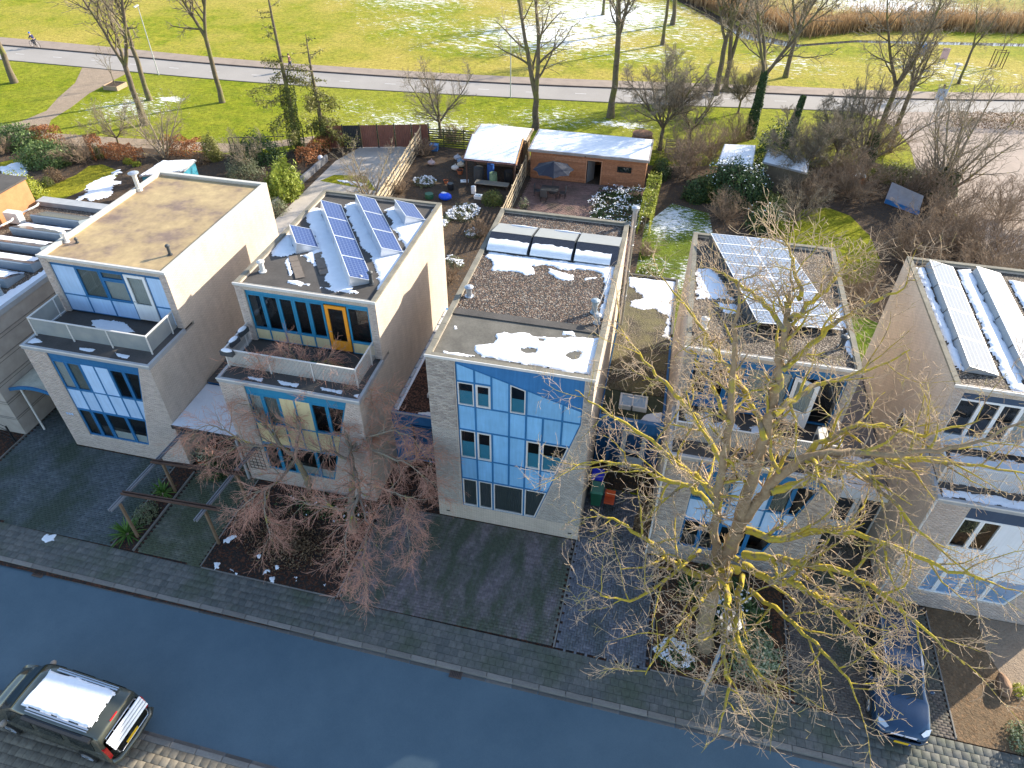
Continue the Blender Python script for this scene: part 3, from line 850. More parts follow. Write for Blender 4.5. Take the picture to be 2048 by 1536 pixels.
def lower_facade(house, x0, pan, pan2, frame, fascia, wfm=None, cols=(1.15, 1.9, 2.6, 3.32, 4.05, 4.75), curtains=(None,)*4, tl='w', tr='w', botcurt=None, mid=None, dark_second=None):
    f = Facade(house, .06, frame, x0)
    f.panel([(1.15, 5.66), (xr(5.66), 5.66), (xr(6.1), 6.1), (1.15, 6.1)], fascia, fw=.01)
    X = cols; b0, b1, m1, t1 = .95, 2.68, 3.95, 5.66
    f.window([(X[0], b0), (X[1], b0), (X[1], b1), (X[0], b1)], wfm, curtain=botcurt)
    f.window([(X[1], b0), (X[2], b0), (X[2], b1), (X[1], b1)], wfm, curtain=botcurt)
    f.window([(X[2], b0), (3.75, b0), (3.75, b1), (X[2], b1)], wfm, blind=.3, blindmat=CURT)
    f.window([(3.75, b0), (xr(b0), b0), (xr(b1), b1), (3.75, b1)], wfm, wf=.035, blind=.3, blindmat=CURT)
    for k in range(5): f.panel([(X[k], b1), (X[k+1], b1), (X[k+1], m1), (X[k], m1)], mid or pan)
    f.panel([(X[5], b1), (xr(b1), b1), (xr(m1), m1), (X[5], m1)], mid or pan)
    f.window([(X[0], m1), (X[1]-.05, m1), (X[1]-.05, t1), (X[0], t1)], wfm, curtain=curtains[0]) if tl == 'w' else f.panel([(X[0], m1), (X[1]-.05, m1), (X[1]-.05, t1), (X[0], t1)], pan2)
    f.window([(X[1]-.05, m1), (X[2], m1), (X[2], t1), (X[1]-.05, t1)], wfm, curtain=curtains[1])
    f.panel([(X[2], m1), (X[3], m1), (X[3], t1), (X[2], t1)], pan); f.panel([(X[3], m1), (X[4], m1), (X[4], t1), (X[3], t1)], pan)
    f.window([(X[4], m1), (X[5]+.05, m1), (X[5]+.05, t1), (X[4], t1)], wfm, curtain=curtains[2])
    f.window([(X[5]+.05, m1), (xr(m1), m1), (xr(t1), t1), (X[5]+.05, t1)], wfm, wf=.035, curtain=curtains[3])
    f.done(); return f
lower_facade(hA, -19.0, SKYP, SKYP, BLUE, BLUE, curtains=(CURT, CURT_D, None, None))
def pier_bricks(t, x0, mat, seed, W=6.35, lower=True, upper=True):
    if lower:
        bricks(t, [(None, x0, x0+1.13, .95, 6.08), (lambda z: (x0+xr(z)+.03, x0+W), 0, 0, .95, 6.08), (None, x0, x0+W, 0.03, .93)], .012, mat, seed=seed)
    if upper:
        bricks(t, [(None, x0, x0+.38, 6.3, 9.2), (None, x0+6.02, x0+W, 6.3, 9.2)], 2.75, mat, seed=seed+50)
pier_bricks(hA, -19.0, BRK_C, 31)
mb = MB()
for i in range(3): mb.box(-18.58+i*.14, -18.48+i*.14, .0, .013, 2.17, 2.31)
mb.build('house_number_plate', SKYP, hA)

def balcony(x0, label, kind, x1=6.0, y0=.82, mat=None, group='terrace balustrades on the houses'):
    """rail standing on the terrace in front of the upper floor"""
    X0, X1 = x0+.12, x0+x1; yb = 2.74; z0, z1 = 6.42, 7.2
    t = thing('balcony_rail', label, 'balcony rail', (X0, y0, 6.24), group=group)
    posts = [X0, X0+(X1-X0)/3, X0+2*(X1-X0)/3, X1]
    for x, y in [(x, y0-.03) for x in posts]+[(X0, yb-.4), (X1, yb-.4)]:
        mb = MB(); mb.box(x-.025, x+.025, y, y+.05, 6.24, z1); mb.build('post', TRIM, t)
    mb = MB(); mb.box(X0-.03, X1+.03, y0-.035, y0+.025, z1, z1+.04); mb.box(X0-.03, X0+.03, y0+.025, yb, z1, z1+.04); mb.box(X1-.03, X1+.03, y0+.025, yb, z1, z1+.04)
    mb.build('handrail', TRIM, t)
    for a, b in zip(posts[:-1], posts[1:]):
        mb = MB()
        if kind == 'glass': mb.box(a+.04, b-.04, y0-.012, y0+.0, z0-.05, z1-.02)
        else: perf(mb, (a+.03, y0, z0-.08), (b-.03, y0, z0-.08), z1-z0+.06)
        mb.build('rail_panel', mat, t)
    for x in (X0, X1):
        mb = MB()
        if kind == 'glass': mb.box(x-.006, x+.006, y0+.05, yb-.03, z0-.05, z1-.02)
        else: perf(mb, (x, y0+.04, z0-.08), (x, yb-.03, z0-.08), z1-z0+.06)
        mb.build('rail_panel', mat, t)
    return t
def perf(mb, a, b, h):
    mb.add([a, b, (b[0], b[1], b[2]+h), (a[0], a[1], a[2]+h)], [(0, 1, 2, 3)])
# perforated sheet: real see-through holes cut by the material of the sheet
def m_perf(name, c, scale=16):
    t = NT(name); t.color(c).set(.5, .2, .4)
    s = t.sep(); u = t.math('ADD', s[0], s[1])
    gx = t.math('SUBTRACT', t.math('FRACT', t.math('MULTIPLY', u, scale)), .5); gz = t.math('SUBTRACT', t.math('FRACT', t.math('MULTIPLY', s[2], scale)), .5)
    d = t.math('SQRT', t.math('ADD', t.math('MULTIPLY', gx, gx), t.math('MULTIPLY', gz, gz)))
    t.l(t.math('GREATER_THAN', d, .30), t.b.inputs['Alpha'])
    return t.m
PERF = m_perf('perforated_sheet', (.55, .53, .50))
FROST = NT('frosted_glass'); FROST.color(FROST.ramp(FROST.noise(1.2, 5), [(.35, (.30, .33, .34)), (.65, (.40, .42, .40))])).set(.35, 0, .4); FROST.b.inputs['Alpha'].default_value = .62; FROST = FROST.m
balcony(-19.0, 'frosted glass terrace rail with white posts on the tan-roofed house', 'glass', mat=FROST)

# ---- house B: solar panels, orange door
hB = house_shell(-9.4, 'cream brick house with an orange terrace door and tilted solar panels on its roof', FELT, COPING)
f = Facade(hB, 2.83, TEAL, -9.4)
f.panel([(.4, 8.8), (6.0, 8.8), (6.0, 9.2), (.4, 9.2)], TEAL, fw=.01)
xs = [.4, 1.12, 1.86, 2.56, 3.24, 3.94]
for a, b in zip(xs[:-1], xs[1:]):
    f.window(R(a, b, 6.95, 8.8), wf=.05); f.panel(R(a, b, 6.35, 6.95), CREAM)
f.door(3.98, 4.94, 6.42, 8.75, ORANGE, (.15, .16, .5, 0), 'orange terrace door', curtain=None)
f.window(R(4.98, 6.0, 6.95, 8.8)); f.panel(R(4.98, 6.0, 6.35, 6.95), CREAM); f.done()
lower_facade(hB, -9.4, CREAM, CREAM, TEAL, TEAL, curtains=(CURT, CURT_D, None, None))
pier_bricks(hB, -9.4, BRK_C, 32)
balcony(-9.4, 'perforated metal terrace rail on the house with the orange door', 'perf', mat=PERF)

# ---- house C: full height blue facade
def house_c():
    t = thing('house', 'narrow grey brick house with a tall light blue panel facade and gravel roof', 'house', (0, 0, 0))
    W, D, H = 6.35, 12.05, 9.3
    mb = MB()
    mb.box(0, W, .75, D, 0, H-.28)
    mb.box(0, .2, .012, D, H-.28, H-.092); mb.box(W-.2, W, .012, D, H-.28, H-.092); mb.box(.2, W-.2, D-.2, D, H-.28, H-.092); mb.box(.2, 1.13, .012, .2, H-.28, H-.092); mb.box(6.0, W-.2, .012, .2, H-.28, H-.092)
    mb.box(1.13, 6.0, .175, .2, H-.28, H-.092)
    mb.yprism(R(0, W, 0, .95), .012, .75); mb.yprism(R(0, 1.13, .95, H-.28), .012, .75)
    mb.yprism([(xr(.95), .95), (W, .95), (W, H-.28), (6.0, H-.28), (6.0, 6.95)], .012, .75)
    mb.box(1.13, 6.0, .18, .75, H-.31, H-.28)
    mb.build('wall', BR_CREAM, t)
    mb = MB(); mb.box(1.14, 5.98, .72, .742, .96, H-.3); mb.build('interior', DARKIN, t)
    f = Facade(t, .03, BLUE, 0.0, fw=.038)
    X = [1.15, 1.86, 2.52, 3.21, 3.88, 4.54, 5.28, 6.0]
    dz = lambda x: 9.08-.298*(x-1.15)
    f.window(R(X[0], X[1], .95, 2.75), TRIM, blind=.0, curtain=VBL); f.window(R(X[1], X[2], .95, 2.75), TRIM, curtain=VBL)
    f.window(R(X[2], X[4], .95, 2.75), TRIM, curtain=VBL); f.window([(X[4], .95), (xr(.95), .95), (xr(2.75), 2.75), (X[4], 2.75)], TRIM, curtain=VBL)
    for k in range(5): f.panel(R(X[k], X[k+1], 2.75, 4.03), LBLUE)
    f.panel([(X[5], 2.75), (xr(2.75), 2.75), (xr(4.03), 4.03), (X[5], 4.03)], LBLUE)
    f.window(R(X[0], X[1], 4.03, 5.67), TRIM, blind=.58); f.window(R(X[1], X[2], 4.03, 5.67), TRIM, wf=.07, blind=.55)
    f.panel(R(X[2], X[3], 4.03, 5.67), LBLUE); f.panel(R(X[3], X[4], 4.03, 5.67), LBLUE)
    f.window(R(X[4], X[5], 4.03, 5.67), TRIM, wf=.07, blind=.55); f.window([(X[5], 4.03), (xr(4.03), 4.03), (xr(5.67), 5.67), (X[5], 5.67)], TRIM, blind=.55)
    f.panel(R(X[0], X[1], 5.67, 6.98), LBLUE); f.panel(R(X[1], X[3], 5.67, 6.98), LBLUE); f.panel(R(X[3], X[4], 5.67, 6.98), LBLUE)
    f.panel(R(X[4], X[5], 5.67, 6.98), LBLUE); f.panel(R(X[5], X[6], 5.67, 6.98), LBLUE); f.panel([(X[6], 5.67), (xr(5.67), 5.67), (6.0, 6.98), (X[6], 6.98)], LBLUE)
    f.window(R(X[0], X[1], 6.98, 8.2), TRIM, blind=.62); f.window(R(X[1], X[2], 6.98, 8.2), TRIM, wf=.08, blind=.6)
    f.panel([(X[0], 8.2), (X[1], 8.2), (X[1], dz(X[1])), (X[0], dz(X[0]))], LBLUE); f.panel([(X[1], 8.2), (X[2], 8.2), (X[2], dz(X[2])), (X[1], dz(X[1]))], LBLUE)
    f.panel([(X[2], 6.98), (X[3], 6.98), (X[3], dz(X[3])), (X[2], dz(X[2]))], LBLUE)
    f.window([(X[3], 6.98), (X[4], 6.98), (X[4], dz(X[4])), (X[3], dz(X[3]))], TRIM, blind=.5)
    f.panel([(X[4], 6.98), (X[6], 6.98), (X[6], dz(X[6])), (X[4], dz(X[4]))], LBLUE); f.panel([(X[6], 6.98), (6.0, 6.98), (6.0, dz(6.0)), (X[6], dz(X[6]))], LBLUE)
    f.panel([(1.15, dz(1.15)), (6.0, dz(6.0)), (6.0, 9.2), (1.15, 9.2)], BLUE_D, fw=.008)
    f.done()
    mb = MB(); mb.box(.2, W-.2, 3.1, D-.2, H-.28, H-.14); mb.build('roof', GR_MIX, t)
    mb = MB(); mb.box(.2, W-.2, .2, 3.1, H-.28, H-.15); mb.build('front_roof', plain('worn_grey_felt', (.12, .112, .095), .9, var=.35, scale=1.4, bump=.4, bs=50), t)
    mb = MB(); mb.box(.2, W-.2, 2.9, 3.3, H-.14, H-.10); mb.build('roof_kerb', FELT, t)
    # coping of concrete slabs on the sides
    
    for b in ((.2, W-.2, 0, .2, H-.09, H-.003), (.2, W-.2, D-.2, D, H-.09, H+.02)):
        mb = MB(); mb.box(*b); mb.build('coping', COPING, t)
    me = bpy.data.meshes.new('coping_slab'); b = MB(); b.box(-.11, .11, -.495, .495, -.09, 0); me.from_pydata(b.v, [], b.f); me.materials.append(COPING)
    for x in (.1, W-.1):
        for k in range(12): piece('coping_slab', me, (x, .5+k*1.004, H+rng.uniform(-.004, .004)), t)
    mb = MB(); mb.box(-.03, W+.03, -.045, -.012, H-.1, H+.012); mb.build('front_trim', TRIM, t)
    bricks(t, [(None, 0, 1.11, 5.6, 9.2)], .012, BRK_G, seed=41, bh=.07)
    bricks(t, [(lambda z: (max(6.03, 0), W), 0, 0, 6.95, 9.2)], .012, BRK_G, seed=42, bh=.07)
    bricks(t, [(None, 0, 1.11, .95, 5.58), (lambda z: (xr(z)+.05, W), 0, 0, .95, 6.93)], .012, BRK_S, seed=43)
    mb = MB()
    for x in (.35, 5.9): mb.box(x, x+.16, .0, .013, .32, .38)
    mb.build('air_brick', DARKIN, t)
    return t
hC = house_c()

# ---- house D
hD = house_shell(9.4, 'grey brick house behind the big bare tree, with a wide slanted solar array on gravel', GR_BROWN, COPING)
f = Facade(hD, 2.83, BLUE, 9.4)
f.panel([(.4, 8.7), (6.0, 8.7), (6.0, 9.2), (.4, 9.2)], BLUE, fw=.01)
xs = [.4, 1.12, 1.78, 2.45, 3.3, 4.15]
for i, (a, b) in enumerate(zip(xs[:-1], xs[1:])):
    f.window(R(a, b, 7.0, 8.7), curtain=(None, None, CURT, CURT, CURT)[i]); f.panel(R(a, b, 6.35, 7.0), BLUE_D)
f.window(R(5.0, 6.0, 6.35, 8.7)); f.panel(R(4.15, 5.0, 8.55, 8.7), BLUE, fw=.01); f.done()
# white door standing ajar
dd_ = MB(); hx, hy = 13.6, 2.83
ux, uy = math.cos(rad(-28)), math.sin(rad(-28))
def dpt(a, z, off=0): return (hx+ux*a-uy*off, hy+uy*a+ux*off, z)
for a0, a1, z0, z1 in ((0, .14, 6.42, 8.55), (.78, .92, 6.42, 8.55), (.14, .78, 8.38, 8.55), (.14, .78, 6.42, 7.1)):
    dd_.add([dpt(a0, z0), dpt(a1, z0), dpt(a1, z0, .05), dpt(a0, z0, .05), dpt(a0, z1), dpt(a1, z1), dpt(a1, z1, .05), dpt(a0, z1, .05)], [(0, 1, 5, 4), (1, 2, 6, 5), (2, 3, 7, 6), (3, 0, 4, 7), (4, 5, 6, 7), (0, 3, 2, 1)])
dd = dd_.build('door', WHITEP, hD); dd['label'] = 'white terrace door standing ajar'
mb = MB(); mb.add([dpt(.14, 7.1, .02), dpt(.78, 7.1, .02), dpt(.78, 8.38, .02), dpt(.14, 8.38, .02)], [(0, 1, 2, 3)]); mb.build('pane', GLASS, dd)
mb = MB(); vs = []
for k in range(17): vs += [dpt(.14+.64*k/16, 7.1, .06+.025*(k % 2)), dpt(.14+.64*k/16, 8.38, .06+.025*(k % 2))]
mb.add(vs, [(2*k, 2*k+2, 2*k+3, 2*k+1) for k in range(16)]); mb.build('curtain', CURT, dd)
lower_facade(hD, 9.4, SKYP, SKYP, BLUE, BLUE, curtains=(CURT, CURT, CURT_D, None))
pier_bricks(hD, 9.4, BRK_G, 33)
balcony(9.4, 'perforated terrace rail of the house behind the big bare tree', 'perf', mat=PERF)

# ---- house E
hE = house_shell(18.85, 'pale brick house at the right edge with dark fascia and white window frames', GR_BROWN, COPING)
f = Facade(hE, 2.83, WHITEP, 18.85)
f.panel([(.4, 8.65), (6.0, 8.65), (6.0, 9.2), (.4, 9.2)], NAVY, fw=.01)
xs = [.4, 1.17, 1.85, 2.53, 3.21, 3.9, 4.6, 5.3, 6.0]
for i, (a, b) in enumerate(zip(xs[:-1], xs[1:])):
    f.window(R(a, b, 6.85, 8.65), wf=.03, curtain=(CURT if i == 3 else None)); f.panel(R(a, b, 6.35, 6.85), OFFW, fw=.015)
f.done()
f = Facade(hE, .06, WHITEP, 18.85)
f.panel([(1.15, 5.46), (xr(5.46), 5.46), (xr(6.1), 6.1), (1.15, 6.1)], NAVY, fw=.01)
f.window(R(1.15, 1.82, 3.8, 5.46), wf=.04); f.window(R(1.82, 2.5, 3.8, 5.46), wf=.04)
f.panel([(2.5, 3.8), (xr(3.8), 3.8), (xr(5.46), 5.46), (2.5, 5.46)], OFFW, fw=.012)
f.panel(R(1.15, 2.8, 2.45, 3.8), OFFW, fw=.012); f.panel([(2.8, 2.45), (xr(2.45), 2.45), (xr(3.8), 3.8), (2.8, 3.8)], OFFW, fw=.012)
f.window(R(1.15, 1.75, .95, 2.45), wf=.04, blind=.99, blindmat=SKYP); f.window(R(1.75, 2.5, .95, 2.45), wf=.04, blind=.99, blindmat=SKYP)
f.window(R(2.5, 3.5, .95, 2.45), wf=.04, blind=.99, blindmat=SKYP); f.window([(3.5, .95), (xr(.95), .95), (xr(2.45), 2.45), (3.5, 2.45)], wf=.04, blind=.99, blindmat=SKYP)
f.done()
pier_bricks(hE, 18.85, BRK_C, 34)
balcony(18.85, 'perforated terrace rail of the house at the right edge', 'perf', mat=PERF)
# the pointed window in its left wall
mb = MB(); x = 18.85
mb.add([(x-.02, 4.72, 4.9), (x-.02, 5.05, 4.6), (x-.02, 5.5, 5.0), (x-.02, 5.38, 5.75), (x-.02, 4.78, 5.45)][:], [(4, 3, 2, 1, 0)])
mb.build('side_window', plain('dark_glass', (.03, .035, .04), .08, spec=.6), hE)
mb = MB(); pts = [(x-.02, 4.72, 4.9), (x-.02, 5.05, 4.6), (x-.02, 5.5, 5.0), (x-.02, 5.38, 5.75), (x-.02, 4.78, 5.45), (x-.02, 4.72, 4.9)]
for a, b in zip(pts[:-1], pts[1:]): mb.bar(a, b, .05, .05)
mb.build('side_window_frame', TRIM, hE)

# ---- house Z at the left edge: lower, with a row of solar wedges on its roof
hZ = thing('house', 'grey panelled house at the left edge with dark snowy solar collectors on its flat roof', 'house', (-28.3, 0, 0))
JW = NT('jointed_wall'); _s = JW.sep()
_j = JW.math('LESS_THAN', JW.math('FRACT', JW.math('DIVIDE', _s[2], 1.02)), .03)
JW.color(JW.mix(_j, JW.ramp(JW.noise(2, 5), [(.3, (.34, .30, .265)), (.7, (.43, .385, .34))]), (.12, .11, .10))).set(.9); JW = JW.m
mb = MB(); mb.box(-28.3, -21.95, 0, 12.6, 0, 6.05); mb.build('wall', JW, hZ)
mb = MB()
for z in (1.15, 2.2, 3.25, 4.3, 5.3): mb.box(-28.3, -21.93, -.012, 12.6, z-.02, z+.02)
mb.build('wall_joints', plain('wall_joint', (.20, .18, .16), .9), hZ)
mb = MB(); mb.box(-28.2, -22.15, .15, 11.9, 6.05, 6.12); mb.build('roof', GR_BROWN, hZ)
mb = MB(); mb.box(-22.15, -21.9, -.03, 12.6, 6.05, 6.3); mb.box(-28.3, -22.15, -.03, .15, 6.05, 6.3); mb.box(-28.3, -22.15, 11.95, 12.6, 6.05, 6.38); mb.build('coping', TRIM_G, hZ)
mb = MB(); mb.box(-36, -28.6, 0, 12.2, 0, 7.6); mb.build('tall_wall', plain('rust_brick_wall', (.42, .20, .09), .9, var=.2, scale=2), hZ)
mb = MB(); mb.box(-36, -28.5, -.1, 12.3, 7.6, 7.7); mb.build('upper_roof', FELT, hZ)
print('houses done')

# ------------------------------------------------------------------ trees and plants
def m_bark(name, c1, c2, lichen=None, amt=.5, sc=2.5):
    t = NT(name)
    g = t.n('ShaderNodeNewGeometry').outputs['Position']
    col = t.ramp(t.noise(sc*4, 5, .7, g), [(.3, c1), (.7, c2)])
    if lichen: col = t.mix(t.ramp(t.noise(sc, 5, .7, g), [(amt-.05, 0.0), (amt+.06, 1.0)]), col, lichen)
    t.color(col).set(.95, 0, .1); t.bump(t.noise(30, 4, .6, g), .6, .02)
    MATS[name] = t.m
    return t.m
BARK_L = m_bark('lichen_bark', (.17, .13, .09), (.30, .24, .17), (.42, .33, .05), .45, 3.2)
BARK_LT = m_bark('lichen_trunk_bark', (.22, .16, .10), (.36, .27, .17), (.36, .31, .06), .62, 1.6)
TWIG_L = m_bark('pale_twig', (.34, .25, .17), (.56, .44, .32), (.44, .38, .10), .60, 1.2)
BARK_P = m_bark('park_bark', (.10, .082, .06), (.20, .165, .12), (.17, .17, .06), .56, .8)
TWIG_P = m_bark('park_twig', (.20, .165, .12), (.32, .27, .20))
TWIG_R = m_bark('reddish_twig', (.48, .235, .16), (.70, .40, .29))
TWIG_B = m_bark('brown_brush_twig', (.20, .145, .10), (.36, .27, .19))
BARK_R = m_bark('garden_bark', (.22, .18, .13), (.36, .30, .23), (.38, .33, .05), .6, 2)

UPV = Vector((0, 0, 1))
def rvec(r): return Vector((r.gauss(0, 1), r.gauss(0, 1), r.gauss(0, 1)))
def grow(rec, p, d, L, r, lvl, cfg, rg):
    c = cfg[lvl]; n = c.get('n', 4); seg = L/n; pts = [p.copy()]; rs = [r]; ds = [d]
    w_, u_ = c.get('wob', .15), c.get('up', .05)
    for i in range(n):
        d = (d + rvec(rg)*w_*.6 + UPV*u_).normalized(); p = p+d*seg
        pts.append(p); rs.append(max(c.get('rmin', .004), r*(1-(i+1)/n*c.get('tap', .75)))); ds.append(d)
    rec[c.get('cls', lvl)].append((pts, rs))
    kids(rec, pts, rs, ds, L, lvl, cfg, rg)
def kids(rec, pts, rs, ds, L, lvl, cfg, rg):
    if lvl+1 >= len(cfg): return
    c = cfg[lvl]; k = c.get('kids', 4); k = int(k+rg.random())
    n = len(pts)-1
    for i in range(k):
        t = c.get('t0', .3)+(1-c.get('t0', .3))*(i+rg.random()*.8)/max(k, 1); t = min(t, .999)
        j = int(t*n); fr = t*n-j
        q = pts[j].lerp(pts[j+1], fr); r_ = rs[j]*(1-fr)+rs[j+1]*fr; dd_ = ds[j+1]
        a = rad(rg.uniform(*c.get('ang', (30, 60))))
        ax = dd_.cross(rvec(rg)).normalized()
        nd = Matrix.Rotation(a, 3, ax) @ dd_
        if c.get('flat'): nd.z *= c['flat']; nd.normalize()
        grow(rec, q, nd, L*c.get('len', .6)*(1-.45*t)*rg.uniform(.65, 1.25) if not c.get('abs') else c['abs']*rg.uniform(.6, 1.3), max(c.get('crmin', .005), min(r_*c.get('rr', .6), r_*.9)), lvl+1, cfg, rg)

def tubes(name, lines, sides, mat, parent, smooth=True):
    if not lines: return None
    groups = {}
    for pts, rs in lines: groups.setdefault(len(pts), []).append((pts, rs))
    VV = []; FF = []; base = 0
    ang = np.arange(sides)*2*np.pi/sides
    for k, ls in groups.items():
        P = np.array([[(p[0], p[1], p[2]) for p in pts] for pts, _ in ls]); Rr = np.array([rs for _, rs in ls]); m = len(ls)
        T = np.gradient(P, axis=1); T /= np.linalg.norm(T, axis=2, keepdims=True)+1e-9
        ref = np.zeros_like(T); ref[..., 0] = .31; ref[..., 1] = .77; ref[..., 2] = .55
        A = np.cross(T, ref); A /= np.linalg.norm(A, axis=2, keepdims=True)+1e-9; B = np.cross(T, A)
        V = P[:, :, None, :]+(A[:, :, None, :]*np.cos(ang)[None, None, :, None]+B[:, :, None, :]*np.sin(ang)[None, None, :, None])*Rr[:, :, None, None]
        idx = np.arange(m*k*sides).reshape(m, k, sides)
        a = idx[:, :-1, :]; b = np.roll(idx, -1, 2)[:, :-1, :]; c = np.roll(idx, -1, 2)[:, 1:, :]; d = idx[:, 1:, :]
        FF.append(np.stack([a, b, c, d], -1).reshape(-1, 4)+base); VV.append(V.reshape(-1, 3)); base += m*k*sides
    return np_mesh(name, np.concatenate(VV), np.concatenate(FF), mat, parent, smooth=smooth)

def finish_tree(root, rec, mats, sides=(8, 6, 3)):
    if rec[0]: tubes('trunk', rec[0], sides[0], mats[0], root)
    if rec[1]: tubes('branches', rec[1], sides[1], mats[1], root)
    if rec[2]: tubes('twigs', rec[2], sides[2], mats[2], root)
    return root

